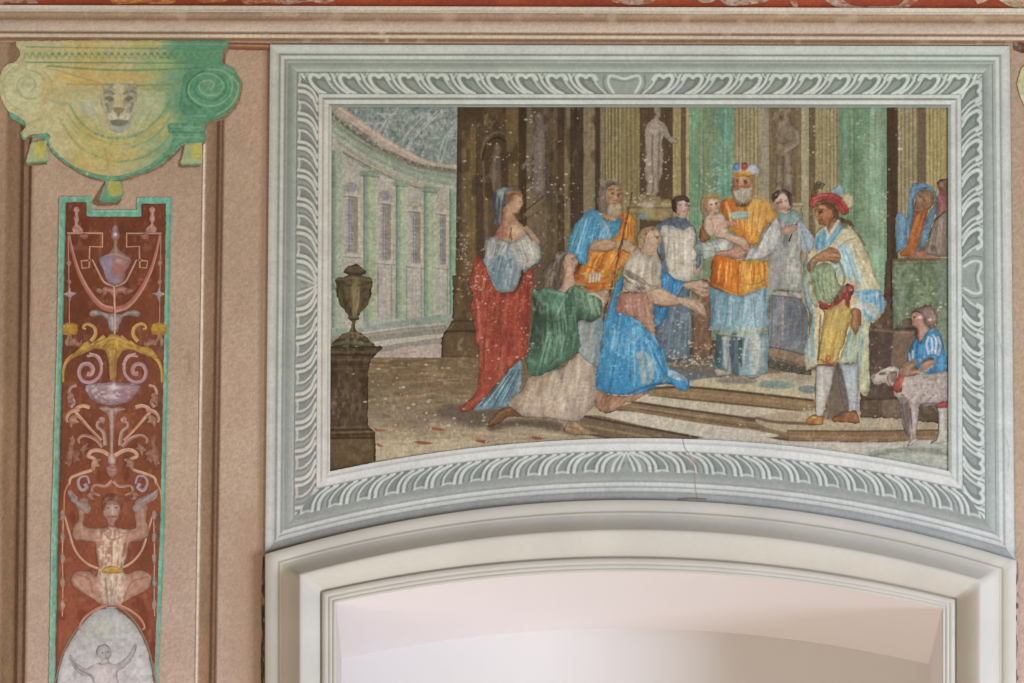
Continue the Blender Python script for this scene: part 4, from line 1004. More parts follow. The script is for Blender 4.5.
# the flight of steps on the right
stp = [Fl(X('560,400 620,384 690,380 949,372 949,472 800,445 700,437 590,440'), '#b1a289', 1, 1.5),
       # back row: dark speckled floor under the altar, pale landing
       Fl(e('720,40 1024,50 1024,130 880,190 740,150'), '#6f6454', .95, 2), Fl(j('-20,200 240,190 240,330 -20,330'), '#6d6355', .95, 3), MOT(3, 2, '#a39a86', .1, .7, 104, (665, 352, 716, 368)), Fl(e('840,180 1024,195 1024,230 880,240'), '#63666a', .9, 2), Fl(j('20,320 250,340 260,380 40,360'), '#66686a', .8, 3),
       Fl(j('50,390 240,360 520,380 640,340 920,360 920,490 600,465 60,425'), '#b6a986', 1, 1), Fl(j('250,370 380,360 520,375 480,400 280,395'), '#77706a', .8, 2), Fl(j('600,340 700,330 900,340 880,390 720,385'), '#8f8672', .7, 3),
       B(*j('655,408')[0], 18, 3.9, '#7c8a82', .9, 2, hard=.75), B(*j('655,408')[0], 13, 2.4, '#6f8478', .6, 2), B(*j('880,440')[0], 10, 3.6, '#72797a', .9, 4, hard=.75),
       # third riser
       Fl(X('640,390 660,387.5 689,386.5 813,400 813,412 700,401 645,394'), '#8a7150', 1, .7), L(X('655,388 689,387.2 740,392 813,400.3'), 2.4, '#4d3b29', .9), L(X('650,396 700,400.5 760,406.5 813,412.5'), 1.8, '#5a4632', .85), L(X('660,391 700,394 813,405'), 2, '#a1825a', .6),
       # second tread and riser
       Fl(X('628,399 650,396 700,402 813,413 820,420 740,414 640,403'), '#b9ae95', 1, .7), Fl(X('620,406 640,401.5 690,410.5 758,419 788,430 788,441 740,433 690,424.5 640,415 618,410'), '#80694d', 1, .8, sm=False), L(X('632,402 700,411.6 758,419.6 788,430'), 2, '#48382a', .9, sm=False), L(X('618,410 690,423.5 740,432 788,440'), 2.2, '#4f3e2e', .85, sm=False), L(X('640,409 700,419 760,429'), 1.2, '#5a4735', .7, sm=False), L(X('745,419.5 780,420.5 812,421'), 4.4, '#5b4a39', .75, 1.2), L(X('628,406 700,416 770,425'), 1.4, '#a08a68', .7),
       # first tread and riser
       Fl(X('606,417 625,411 700,423 775,434 760,438 700,437.5 640,425'), '#bdb3a0', 1, .8), B(740, 432, 22, 4, '#c0b6a8', .7), Fl(X('583,417 600,416 640,425 701,438.5 640,438.5 600,437 580,428'), '#76624a', 1, .8), L(X('585,416.5 640,427 702,438.2'), 2.2, '#44372a', .9), L(X('583,425 620,432 650,437'), 2.2, '#9a8562', .7), L(X('585,434 610,438'), 2, '#5a4834', .7),
       # platform under the yellow-robed man
       Fl(X('756,418 815,410 930,410 949,428 949,440 870,432 786,432'), '#a8977a', 1, .8), B(870, 424, 50, 4.5, '#b3a58a', .7), L(X('757,418 775,422 815,424'), 3, '#5c4a38', .8), Fl(X('788,430.5 870,430.8 949,429.4 949,441.6 870,442 788,441'), '#86694a', 1, .6, sm=False), L(X('788,430.8 870,431 949,429.8'), 1.2, '#4b3a2a', .85), L(X('788,436 870,437.5 949,437'), 1.6, '#a2835c', .7), L(X('788,440.6 870,441.8 949,441'), 1.6, '#5b4a3a', .8), L(X('788,430 788,441'), 1.2, '#4e3c2a', .7),
       Fl(X('756,436 786,441 870,443 949,442 949,475 870,457 700,440'), '#b9b1a2', 1, 1), Fl(X('870,447 949,444 949,475 910,464 870,455'), '#a5aca0', .9, 3), Fl(w6('440,200 560,180 740,190 740,215 600,195 460,215'), '#77766a', .7, 2), MOT(9, 2, '#c6bdae', .3, .5, 105, (700, 440, 949, 474))]
FLOOR = np.concatenate([X('330.5,357.5 441,357.6 520,357 600,352 665,352 820,345 949,345'), ARCB])
pa('painted_floor', FLOOR, '#9a8668', fl + stp, sm=False, label='tiled floor rising by shallow steps on the right')

# ---------------------------------------------------------------- pedestal with urn
pa('pedestal', np.concatenate([t3('66,450 430,452 425,470 385,515 345,545 330,600'), t4('328,0 328,340 350,365 378,395 380,590 60,662 64,0')]), '#594733',
   [MOT(3.5, 5, '#44341f', .1, .7, 111), MOT(3, 7, '#715f47', .2, .6, 112), L(t3('66,460 430,458'), 1.8, '#463624', .8), L(t3('70,490 400,490'), 1.5, '#74603f', .7), L(t3('70,512 380,512'), 2, '#3c2d1c', .85), L(t3('70,545 345,545'), 1.6, '#786446', .6), L(t3('70,575 335,575'), 1.4, '#41311f', .7), L(t3('70,605 330,605'), 1.2, '#6c593f', .6),
    L(t4('60,360 330,352'), 1.2, '#7c6947', .7), L(t4('62,378 345,372'), 1.3, '#3c2e1c', .8), L(t4('62,395 365,385'), 1.4, '#7f6c48', .8), L(t4('62,412 375,402'), 1.3, '#3f301d', .8), L(t4('64,432 378,428'), 1.6, '#3a2b1a', .9), Fl(t4('64,440 378,435 380,590 60,660'), '#6c583b', .75, 1, sm=False), MOT(7, 8, '#7d6540', .2, .6, 113, (330, 440, 376, 471)), L(t4('372,440 374,585'), 2, '#42321f', .7), L(t4('325,0 326,340'), 1.6, '#45361f', .6), L(t4('72,440 70,655'), 1.6, '#8a6a44', .5)],
   sm=False, label='dark brown stone pedestal')
pa('urn', np.concatenate([t2('160,555 200,520 235,505 262,508 290,535 320,560 305,578 280,582 345,600 362,625 355,683'), t3('355,60 345,120 320,175 270,240 268,265 245,290 240,345 285,365 340,420 352,450 95,450 100,420 150,375 200,345 215,290 185,265 190,240 140,170 115,110 105,40 110,0'), t2('105,640 110,605 175,590 195,578 170,570')]), '#65573c',
   [MOT(3, 5, '#4a3d26', .15, .7, 114), L(t2('175,565 240,575 305,570'), 2.4, '#463a26', .85), L(t2('195,535 250,525 290,545'), 2, '#7a6b4c', .7), B(*t2('235,520')[0], 4, 2, '#55472f', .7), L(t2('110,612 230,600 355,615'), 2.2, '#7f7050', .8), L(t3('110,20 230,40 355,15'), 1.6, '#443823', .7), L(t3('150,60 170,150 215,235'), 4, '#4c3f28', .8), L(t3('235,40 240,140 235,230'), 5, '#8b7c58', .75), L(t3('300,40 290,140 255,225'), 3, '#5a4c33', .6), L(t3('265,50 262,150 245,230'), 2, '#9a8b66', .7),
    L(t3('190,252 270,250'), 1.6, '#7d6f4f', .8), L(t3('190,270 265,270'), 1.4, '#3a2f1e', .8), L(t3('222,300 220,345'), 2, '#85774f', .7), L(t3('240,300 240,345'), 2, '#3f331f', .7), L(t3('150,385 220,360 290,380'), 2, '#82745a', .7), L(t3('100,420 220,400 345,425'), 1.6, '#43371f', .8), L(t3('110,435 220,425 345,440'), 3, '#6d6a4c', .7), L(t3('115,60 118,130'), 2, '#3f331f', .8), L(t3('345,60 342,120'), 2, '#3f331f', .8), B(*t2('250,630')[0], 4, 6, '#8d7f5a', .7), B(*t2('150,640')[0], 4, 5, '#4b3e26', .7)],
   label='bronze-brown lidded urn on the pedestal')
# ---------------------------------------------------------------- painted people and animals
SK = '#b98f70'


def person(outline, base, ops, label, **k):
    return pa('painted_person', outline, base, [NZ(3, 4, .05, 121)] + ops, label=label, **k)


def face(cx, cy, s, d, tilt=0, dark='#5e4030', lip='#9a5a48', lt='#d9b797', cheek='#b9765c'):
    """Small brushed face: s size, d -1 looks left, +1 right, 0 front."""
    c, n = cos(radians(tilt)), sin(radians(tilt))

    def q(u, v):
        return cx + s * (u * c - v * n), cy + s * (u * n + v * c)
    o = []

    def ln(p, w, col, a):
        o.append(L(np.array([q(*t) for t in p]), w * s, col, a, .45))
    if d == 0:
        ln([(-.55, -.25), (-.2, -.3)], .13, dark, .85); ln([(.2, -.3), (.55, -.25)], .13, dark, .85)
        o.append(B(*q(-.35, -.1), .14 * s, .1 * s, dark, .85, hard=.4)); o.append(B(*q(.35, -.1), .14 * s, .1 * s, dark, .85, hard=.4))
        ln([(.02, -.2), (.02, .25)], .16, lt, .8); ln([(-.14, .33), (.16, .33)], .1, dark, .6); ln([(-.25, .58), (.25, .58)], .12, lip, .85)
        o.append(B(*q(-.5, .25), .22 * s, .2 * s, cheek, .5)); o.append(B(*q(.5, .25), .22 * s, .2 * s, cheek, .5)); o.append(B(*q(0, -.6), .4 * s, .22 * s, lt, .5))
    else:
        ln([(d * .15, -.28), (d * .62, -.3)], .13, dark, .85); o.append(B(*q(d * .42, -.12), .15 * s, .11 * s, dark, .85, hard=.4))
        ln([(d * .75, -.25), (d * .95, .15), (d * .72, .26)], .14, lt, .8); ln([(d * .62, .3), (d * .85, .27)], .1, dark, .6)
        ln([(d * .45, .55), (d * .78, .53)], .13, lip, .85); o.append(B(*q(d * .25, .25), .28 * s, .22 * s, cheek, .5)); o.append(B(*q(d * .45, -.62), .3 * s, .22 * s, lt, .5)); o.append(B(*q(d * .1, .1), .3 * s, .3 * s, lt, .35))
        o.append(B(*q(-d * .55, .1), .18 * s, .26 * s, cheek, .55))
    return o


def hand(f, wrist, tips, col, w=2.2, dark='#7d543c'):
    """Fingers fanned from the wrist point to the tip points (crop coordinates)."""
    o = []
    a = f(wrist)[0]
    for t in tips.split():
        b = f(t)[0]
        m = (a * .45 + b * .55) + np.array([0, -.5])
        o.append(L(np.array([a, m, b]), (w, w * .55), col, .95, .45))
        o.append(L(np.array([m + [0, w * .42], b + [0, w * .35]]), .6, dark, .55, .35))
    return o


# ---- seated and standing attendants at the back first
# woman in the blue veil and the figure cut by the frame
q = K(850, 170, 10.2)
PB = person(q('640,440 660,330 690,240 740,195 820,210 860,280 850,350 815,390 790,440 800,520 760,683 740,790 900,850 905,880 700,960 560,940 640,790 600,683 620,560'), '#93704f',
            face(922.6, 198.6, 6.8, -1, 12, '#4a3322') + [B(*q('700,300')[0], 3, 4, '#a98a63', .6), B(*q('800,310')[0], 3, 4, '#a08052', .6), Fl(q('670,350 740,420 800,380 820,400 760,460 690,430'), '#8b5b40', .6, .8), MOT(2, 2, '#6a4a32', .2, .5, 122),
                                                                  Fl(X('913,253 930,250 944,252 946,258 925,259'), '#b0705a', .7, 1)], 'woman in a blue veil and orange dress at the parapet')
pa('dress', q('640,440 700,425 790,395 800,430 770,500 740,600 720,683 680,790 640,860 500,870 560,780 600,683 625,560'), '#ae6230', [FO(q('650,440 780,410'), q('540,850 680,830'), 12, 1.6, ['#c47a3a', '#94482a', '#a4552a', '#c98a4a'], .6, 3), L(q('650,440 630,560 600,683'), 1.3, '#7d3f2a', .7), B(*q('740,420')[0], 4, 2.5, '#b0705c', .6), L(q('770,440 720,683'), 1.4, '#9a4348', .6)], PB)
pa('veil', q('465,620 470,480 520,430 580,500 600,330 625,180 660,140 720,128 800,150 855,200 885,290 880,400 840,560 800,683 760,760 690,830 730,683 770,540 800,430 850,380 862,280 820,205 745,190 690,230 655,320 650,430 630,560 600,683 560,790 480,850 462,800'), '#6892aa',
   [FO(q('560,350 620,160'), q('470,820 600,700'), 16, 1.6, ['#7fa6bb', '#557f98', '#8fb0bb', '#4f7690'], .55, 4), L(q('860,250 860,400 790,640'), 1.6, '#88a9b4', .6), L(q('640,300 640,440 610,640'), 1.4, '#46657c', .7), B(*q('740,160')[0], 8, 3, '#7390b5', .7), L(q('690,200 760,180 840,230'), 1.2, '#4e5f86', .7), FO(q('480,450 580,500'), q('470,640 590,640'), 6, 1.2, ['#a59b72', '#7d9da8'], .5, 5)], PB)
PM = person(q('885,130 920,100 985,80 1005,80 1005,430 900,440 880,400 900,300 905,200'), '#835c4a', [B(*q('930,150')[0], 3, 3, '#a98c74', .8), L(q('890,160 900,120 970,85'), 1.6, '#5c3c30', .8), L(q('905,190 940,205 960,200'), 1.2, '#5a3d33', .7)], 'figure in grey brown cut off by the right frame edge', sm=False)
pa('robe', q('880,300 900,250 1005,240 1005,890 890,880 780,860 770,780 800,683 840,560 880,470'), '#8b7a6a', [Fl(q('880,290 1005,250 1005,400 900,420'), '#a8655c', .9, 1), L(q('900,270 940,340 930,400'), 1.6, '#c48878', .6), L(q('970,420 850,540 800,690'), 1.8, '#4b3c36', .85), FO(q('860,560 1000,440'), q('800,850 1000,850'), 14, 1.5, ['#a29383', '#6f5f55', '#7c6b5f', '#b0a08a'], .55, 6), B(*q('850,800')[0], 5, 4, '#5f5046', .6)], PM, sm=False)

# parapet hung with green, brown pillar foot and stone block
m = K(800, 260); l = K(780, 175)
pa('parapet_hanging', X('892,259 949,258 949,372 905,372 892,330'), '#6e7d5d', [MOT(4, 4, '#889677', .1, .6, 123), MOT(3, 5, '#546247', .25, .6, 124), NZ(8, 14, .08, 125), L(X('893,260.5 920,260 949,259'), 2.2, '#8d5a3a', .8), L(X('893,264 949,263'), 1.2, '#5a5a40', .6), B(900, 300, 8, 18, '#7f9080', .5), Fl(X('938,262 949,262 949,372 942,372'), '#8b978a', .5, 2), B(918, 313, 8, 4, '#8b7d68', .6)], sm=False, label='green cloth hung over the parapet on the right')
pa('pillar_base', X('883,300 886,262 892,250 893,330 905,318 925,318 926,330 918,332 918,395 928,418 860,418 860,334 872,330'), '#574539',
   [VS([(883, 893, '#5d4436'), (878, 883, '#6b5a45')], soft=.8), L(X('891.5,260 891.5,318'), 1.4, '#35281d', .8), Fl(m('480,380 560,340 610,300 620,440 800,450 800,470 470,460'), '#5c4534', .8, 1), L(m('470,455 640,462 800,470'), 1.6, '#3d2d22', .8), L(m('470,485 620,495'), 2.2, '#8d735c', .8), L(m('630,515 760,518'), 2, '#a48c70', .85), Fl(m('470,500 635,505 635,880 465,940'), '#54433a', .9, 1), Fl(m('640,525 790,530 790,900 640,900'), '#7b6350', .9, 1), Fl(m('650,330 720,320 740,450 640,450'), '#7d7058', .8, 2), L(m('690,340 690,440'), 2, '#a08d70', .6), MOT(4, 6, '#6e5848', .25, .5, 126), L(m('790,540 780,640'), 2, '#5d4838', .6)], sm=False, label='brown pillar foot and low wall behind the dog')
pa('stone_block', X('860,398 905,396 928,392 940,395 940,424 905,419 860,416'), '#5f4d3d', [MOT(5, 4, '#7a664f', .1, .6, 127), Fl(X('882,401 902,401 902,418 882,416'), '#806c55', .7, 1), L(X('860,400 936,397'), 1.2, '#3d2f24', .7), L(X('881,402 881,417'), 1, '#43342a', .7)], sm=False, label='brown stone ledge under the dog')

# altar boy in a white surplice on the left of the priest
f = K(560, 170); d = K(560, 250)
PE = person(np.concatenate([f('765,235 775,195 820,175 870,190 885,225 880,260 868,310 850,335 870,360 900,430 930,560'), d('950,60 965,100 960,165 935,182 912,165 905,110 880,120 760,120 690,40'), f('700,420 760,350 800,335 795,290 770,280')]), '#c2a08b',
            face(686, 207, 6.4, 1, 4, '#54392e') + [Fl(f('800,215 850,215 850,320 800,300'), '#caa893', .4, 2), L(f('800,330 850,335'), 2, '#9a7560', .6)] + hand(d, '930,80', '935,175 948,172 922,165', '#cba992', 2.0), 'fair altar boy in a white surplice over grey blue')
pa('hair', f('795,292 775,285 760,235 770,195 810,172 855,176 884,205 880,225 850,212 815,220 802,240'), '#4b3a30', [NZ(2, 2, .2, 128), L(f('790,210 830,190 865,200'), 1.4, '#6d594c', .6)], PE)
pa('cassock', np.concatenate([f('650,380 700,350 780,315 850,330 885,350 905,385 930,420 950,560 960,640 930,683'), d('920,100 900,200 880,300 905,420 900,560 890,683 885,745 665,745 650,560 700,400 720,250 690,100'), f('700,600 670,560 650,480')]), '#66767f',
   [FO(d('690,400 900,420'), d('660,735 885,735'), 22, 1.5, ['#7e929b', '#4e6474', '#5d6f78', '#74808a', '#8a8d8c'], .6, 7), FO(f('650,390 700,380'), f('680,600 700,640'), 6, 1.6, ['#8ea0a8', '#5d707c'], .6, 8), Fl(d('650,540 700,500 700,683 655,700'), '#605968', .6, 3), Fl(f('690,370 780,318 850,330 900,385 840,410 760,400'), '#5f6a78', .9, .8), MOT(3, 2, '#75808e', .1, .5, 129), L(f('930,430 950,560 940,640'), 2.2, '#8ba0a8', .8)], PE)
pa('surplice', np.concatenate([f('690,395 740,375 790,395 850,400 890,385 918,410 930,500 930,600 922,683'), d('918,60 912,150 900,205 860,212 800,205 755,190 735,120 715,60'), f('715,600 705,500')]), '#c9c1ae', [FO(f('720,400 900,410'), d('745,170 900,180'), 16, 1.6, ['#d2cbb8', '#b5ac97', '#bdb4a0', '#d6cfbe'], .6, 9), L(f('810,410 812,683'), 1.2, '#c4a893', .6), L(f('745,390 730,600'), 1.2, '#8f8f86', .6), L(d('770,150 790,20'), 1.3, '#a9a04f', .35)], PE)
pa('painted_drapery', d('905,205 1000,205 1030,225 1035,690 1035,745 890,735 900,600'), '#84634a', [MOT(4, 6, '#6d5242', .1, .6, 130), MOT(3, 4, '#9c7a58', .3, .6, 131), L(d('905,430 905,730'), 2, '#6b5348', .6)], label='reddish brown patch between altar boy and priest', sm=False)

# acolyte with the brush
i = K(680, 240)
PH = person(h('635,330 650,265 700,240 750,262 768,320 760,370 740,385 800,430 860,500 900,560 800,560 700,545 690,450 660,395'), '#b6917c',
            face(783, 202, 6.4, -1, 22, '#4a352c', lip='#8c5548') + [B(*h('730,340')[0], 3.5, 5, '#c9a78f', .5), L(h('720,385 760,365'), 1.8, '#8a6654', .6)], 'dark-haired acolyte holding a slim black brush')
pa('hair', h('640,325 622,300 632,270 660,244 705,234 748,252 768,290 770,335 752,350 738,310 720,275 690,268 660,295'), '#4c403b', [NZ(2, 2, .2, 132), L(h('650,275 690,255 730,265'), 1.4, '#6f625a', .6)], PH)
pa('surplice', np.concatenate([h('672,400 720,400 770,372 805,392 850,470 900,540 935,585 940,640 900,660 830,683'), i('828,100 826,335 700,340 612,330 612,180 640,80 680,20'), h('690,600 680,520')]), '#a9a69b',
   [FO(h('690,470 830,470'), i('620,330 825,330'), 26, 1.6, ['#b9b6a9', '#8f8d86', '#9c9a90', '#82888e', '#bdb8aa'], .6, 10), Fl(i('610,140 670,110 680,320 612,330'), '#8c9499', .6, 3), Fl(h('670,405 740,380 800,380 822,430 760,470 690,455'), '#8ea79f', .95, 1), MOT(2, 3, '#7a9088', .2, .6, 133), Fl(h('808,440 860,490 930,590 938,640 860,645 815,560'), '#9fb0bb', .9, 1.2), L(h('815,440 840,540 870,640'), 1.4, '#78899a', .7), L(h('850,490 915,590'), 1.6, '#b8c4c8', .7), L(h('822,440 830,683'), 1.2, '#8a9098', .5)], PH)
pa('brush', h('852,340 868,330 810,460 792,490 750,592 738,582 786,480'), '#8e8a84', [L(h('795,475 742,586'), 2.0, '#35302e', .95), L(h('862,335 800,465'), 1.2, '#c0b9a8', .8)], PH, sm=False)
pa('arm', h('690,515 720,485 770,475 800,482 795,515 760,540 720,545 692,545'), '#bd9783', hand(h, '720,515', '790,490 795,505 785,520 765,535', '#c9a591', 2.0), PH)
# altar
pa('altar_table', np.concatenate([i('608,342 640,345 720,350 832,352 834,402 880,520 872,683'), j('875,60 870,200 860,290 905,310 895,345 700,320 600,290 600,60')]), '#787a7d',
   [FO(i('620,375 860,420'), j('610,150 860,200'), 22, 1.4, ['#8c8d8f', '#62666d', '#6f757c', '#8d8790', '#7b8a92'], .6, 11), Fl(i('606,335 700,345 832,350 834,402 740,385 612,372'), '#bdb6aa', 1, .6), L(i('610,375 720,386 832,404'), 1.2, '#5a5450', .7), L(i('702,385 700,683'), 1.6, '#a8a29c', .75), L(i('618,375 612,683'), 1.6, '#a8a39b', .6),
    Fl(i('740,400 800,410 800,683 730,683'), '#58626c', .5, 3), Fl(j('600,160 680,170 860,212 852,290 740,250 605,218'), '#9b7a5a', .95, .8), L(j('605,150 700,165 860,208'), 1.2, '#45413a', .8), L(j('608,215 740,248 855,288'), 1.4, '#5a4c38', .7), Fl(j('600,230 700,250 905,308 890,345 760,325 605,290'), '#57503f', .95, 1), MOT(2, 2, '#86806c', .2, .6, 134), L(j('880,40 900,290'), 2.4, '#6f9aa5', .7)], sm=False, label='low altar with white cloth and grey blue hanging')

# old man in blue and orange with a staff
PC = person(np.concatenate([f('285,200 300,130 340,95 395,100 425,150 428,210 420,260 400,310 420,330 500,420 525,500 520,560 480,590 410,560 390,545'), f('340,560 240,565 200,545 205,500 240,460 330,340 300,300')]), '#ab8862',
            face(614.5, 197.5, 8.2, 1, 0, '#5c452f', lip='#8d5a40', lt='#c6a476', cheek='#a56f4c') + [Fl(f('330,255 400,238 425,262 402,312 345,312'), '#b5a283', .85, 1), L(f('350,260 400,300'), 1, '#cfc3aa', .7), L(f('335,180 330,250'), 2, '#8a6b50', .5), B(*f('370,125')[0], 5, 3, '#bd9b72', .7)], 'old bearded man in a blue cape and orange robe with a staff')
pa('hair', f('300,315 270,290 262,210 275,130 315,85 365,72 405,90 408,108 360,100 325,125 315,180 322,240 318,290'), '#7e6c5b', [NZ(2, 3, .16, 135), L(f('290,130 330,95 390,92'), 1.6, '#5c4c40', .7), L(f('285,200 290,280'), 1.6, '#94826e', .6)], PC)
pa('robe', np.concatenate([f('405,330 440,290 462,275 500,320 512,400 520,500 515,590 470,640 440,683'), X('621,268 613,288 611,305 605,309 600,299 595,297'), d('240,310 210,305 170,250 95,240 100,180 130,120'), f('150,640 190,600 200,500 290,485 370,450 408,390')]), '#cb7e2f',
   [Fl(f('440,290 470,270 505,330 505,470 450,470 440,400'), '#d9973a', .8, 2), FO(f('210,560 500,520'), d('140,220 420,100'), 24, 1.7, ['#e0a14a', '#b3621f', '#c4702a', '#dd9236', '#a9561e'], .6, 12), FO(f('410,340 500,330'), f('400,480 500,500'), 8, 1.6, ['#e3a94c', '#b05a22', '#c23f24'], .6, 13), L(f('425,300 435,330 410,400'), 1.8, '#a8452a', .7), L(d('110,190 200,230 330,180'), 1.6, '#9c4f1e', .6), L(d('180,260 250,300 300,240'), 2, '#b4501c', .7), Fl(d('110,140 150,150 160,240 110,220'), '#b4502a', .6, 2),
    Fl(d('195,165 230,150 285,160 275,210 200,220'), '#a59a86', .6, 1), L(d('205,165 205,215'), 1, '#c9c1ae', .8), L(d('228,160 228,212'), 1, '#c9c1ae', .8), L(d('250,158 250,210'), 1, '#c9c1ae', .8), L(d('272,160 270,205'), 1, '#c9c1ae', .8), L(f('390,560 340,640'), 1.4, '#e2b468', .5)], PC)
pa('cape', f('148,320 205,272 262,285 300,330 345,350 385,335 412,318 418,370 395,430 345,475 250,490 200,525 182,640 150,648 125,620 112,600 62,565 52,520 72,440 100,380'), '#5199bd',
   [FO(f('110,380 400,330'), f('90,570 330,480'), 30, 1.8, ['#7bb6d2', '#3d81aa', '#62a7c9', '#8dc2d8', '#35769f'], .65, 14), FO(f('150,330 260,290'), f('70,540 170,630'), 16, 1.5, ['#8cc3da', '#3f86b2', '#4b93bb'], .6, 15), Fl(f('345,350 405,325 408,380 375,440 340,410'), '#2f8fb4', .75, 1), L(f('300,340 320,400 340,450'), 2.2, '#b7aea0', .65), L(f('180,640 195,530 245,490'), 1.4, '#356f90', .7), L(f('270,300 330,350'), 1.6, '#b5967a', .6), MOT(2, 3, '#6d8f8a', .35, .5, 136)], PC)
pa('arm', f('208,505 240,478 300,470 350,478 385,490 385,530 340,555 290,560 235,565 205,545'), '#b98f6e', [L(f('220,520 300,490 380,500'), 2, '#cdaa85', .7), L(f('215,545 300,553 360,545'), 1.6, '#8f6448', .7)] + hand(f, '330,515', '388,495 390,512 382,528 370,542', '#c39c78', 2.0), PC)
pa('sleeve', f('388,490 430,470 480,480 515,520 522,560 492,590 450,565 420,545 388,535'), '#bd9c72', [L(f('400,490 450,485 505,530'), 2, '#d2b58a', .7), L(f('400,535 450,560 490,585'), 1.6, '#93714c', .7), NZ(2, 2, .08, 137)], PC)
pa('staff', X('631.5,192 633,192.5 626,225 618,264 606,310 598.5,352 597,352 604,310 616,264 624.5,224'), '#7c5833', [NZ(1.5, 4, .15, 138), L(X('632,193 618,262 599,350'), .6, '#a5804f', .6)], PC, sm=False)

# kneeling woman in blue with a white blouse, reaching forward
PD = person(np.concatenate([f('535,520 545,440 590,395 640,392 675,425 692,470 690,495 672,520 660,560 690,640'), d('690,200 760,295 830,325 910,330 965,352 1005,465 940,432 890,402 820,372 740,388 650,372 640,500 600,500'), d('440,400 430,200 470,60 540,-20'), f('550,560')]), '#caa98c',
            face(653.5, 238.5, 8.2, 1, 8, '#5d4433', lip='#a8645a', cheek='#c48a74', lt='#dcc0a0') + [Fl(f('560,520 620,560 640,600 560,600'), '#b8977a', .6, 2), FO(d('640,290 700,270'), d('800,350 830,335'), 5, 1.8, ['#d8baa0', '#b48d72'], .6, 16), L(d('640,368 740,384 830,368'), 1.4, '#94694f', .8), L(d('690,260 770,300 830,330'), 1.6, '#dabf a5'.replace(' ', ''), .7)] +
            hand(d, '830,345', '965,352 1002,462 985,440 960,425 930,412', '#cbaa8c', 2.4), 'kneeling woman in a white blouse and bright blue mantle reaching out')
pa('hair', f('535,525 520,500 522,450 550,405 600,380 645,388 655,405 610,420 590,450 580,500 560,545'), '#a4865e', [FO(f('530,450 640,390'), f('540,530 600,440'), 8, 1.4, ['#bfa374', '#7d6546', '#d0b88c'], .6, 17), L(f('522,510 525,450 550,405'), 1.8, '#5f6a68', .8)], PD)
pa('veil', np.concatenate([d('690,60 700,150 740,160 790,202 850,222 825,290 810,320 840,330 850,365 760,380 700,500 655,535 640,500 640,380 700,385 690,300')]), '#3f86ba', [FO(d('690,160 840,230'), d('660,520 780,370'), 14, 1.8, ['#5f9fca', '#2f6c9e', '#4a8fbf', '#7fb2cc'], .6, 18), L(d('800,300 830,250 855,222'), 1.6, '#9bb9c2', .7), L(d('690,80 685,240'), 2, '#a9a99e', .6)], PD)
pa('dress', np.concatenate([d('385,340 430,290 520,280 600,285 610,345 640,370 645,480 655,590 610,560 520,470 450,435 380,425'), ]), '#b07d6a', [Fl(d('560,340 640,370 650,580 580,500'), '#b4916e', .9, 3), FO(d('400,320 600,320'), d('420,430 640,560'), 14, 1.6, ['#c08f80', '#99685a', '#a8735f', '#c9a080'], .55, 19), L(d('600,345 600,420 640,520'), 1.6, '#d0b090', .6), L(d('440,290 560,290'), 1.6, '#8d5a4c', .6)], PD)
pa('blouse', np.concatenate([f('440,645 480,600 545,560 600,585 650,580 680,620'), d('690,80 690,170 680,240 640,255 590,285 540,288 450,275 425,215 430,140 440,100')]), '#bcae9a', [FO(d('470,60 640,40'), d('450,260 640,230'), 20, 1.8, ['#cabfac', '#a39480', '#b3a48f', '#d0c6b4'], .55, 20), FO(d('430,190 450,130'), d('560,285 620,250'), 10, 1.6, ['#6f6352', '#837563', '#5f5546'], .75, 21), FO(d('430,150 460,200'), d('520,270 600,260'), 6, 1.3, ['#d2c8b5'], .6, 22), L(f('440,640 480,590 545,555'), 1.4, '#6f6a5c', .6), L(d('650,60 655,220'), 1.4, '#8b8a70', .5)], PD)
pa('mantle', np.concatenate([d('395,200 430,190 428,260 390,330 382,425 450,440 520,470 600,545 650,595 690,683'), e('700,20 722,100 742,150 800,180 845,205 882,248 880,292 840,320 800,300 770,275 690,268 590,322 450,342 330,332 250,302 246,240 250,100 285,0'), d('275,683 300,500 340,350 375,240')]), '#4390bd',
   [FO(d('390,440 640,600'), e('260,300 850,290'), 30, 2.2, ['#6ba9cc', '#2f78aa', '#5a9dc6', '#3a86b8', '#83b6cf'], .6, 23), Fl(e('260,60 420,60 470,200 430,320 260,290'), '#2f7fb2', .55, 4), Fl(e('520,60 590,50 640,150 620,250 560,260 545,160'), '#a4aca2', .85, 2), FO(e('530,60 600,60'), e('550,250 630,240'), 8, 1.4, ['#b5b3a5', '#8aa3a6', '#5a9ac0'], .6, 24), L(d('480,460 600,540 680,660'), 2, '#8ec0d6', .8), L(e('690,0 720,110 745,200 700,260'), 2, '#7fb6d0', .8), L(e('640,60 720,200 760,240'), 2.2, '#2a6fa0', .8), Fl(e('740,170 800,185 850,215 870,245 800,240 750,230'), '#b7bcc0', .85, 1), L(e('745,225 800,250 875,262'), 3, '#3b8fc4', .9), L(e('470,330 600,280 690,262 760,262'), 2, '#3a4c55', .5), MOT(2, 3, '#8fc0d4', .35, .5, 139, (600, 315, 660, 372)), L(d('300,520 290,683'), 2.2, '#5da5d0', .6), L(d('390,220 350,380 310,560'), 1.8, '#72aed2', .6), MOT(3, 4, '#5d8fa8', .3, .5, 140)], PD)
pa('hem', e('245,308 330,337 450,346 560,328 605,318 580,340 520,375 440,402 400,430 355,458 300,462 265,440 240,410'), '#b08567', [FO(e('260,320 580,330'), e('260,430 420,420'), 10, 1.6, ['#c39a7e', '#94684c', '#a5765a'], .55, 25), L(e('250,430 300,462 355,460 400,432'), 1.4, '#5a4332', .7)], PD)
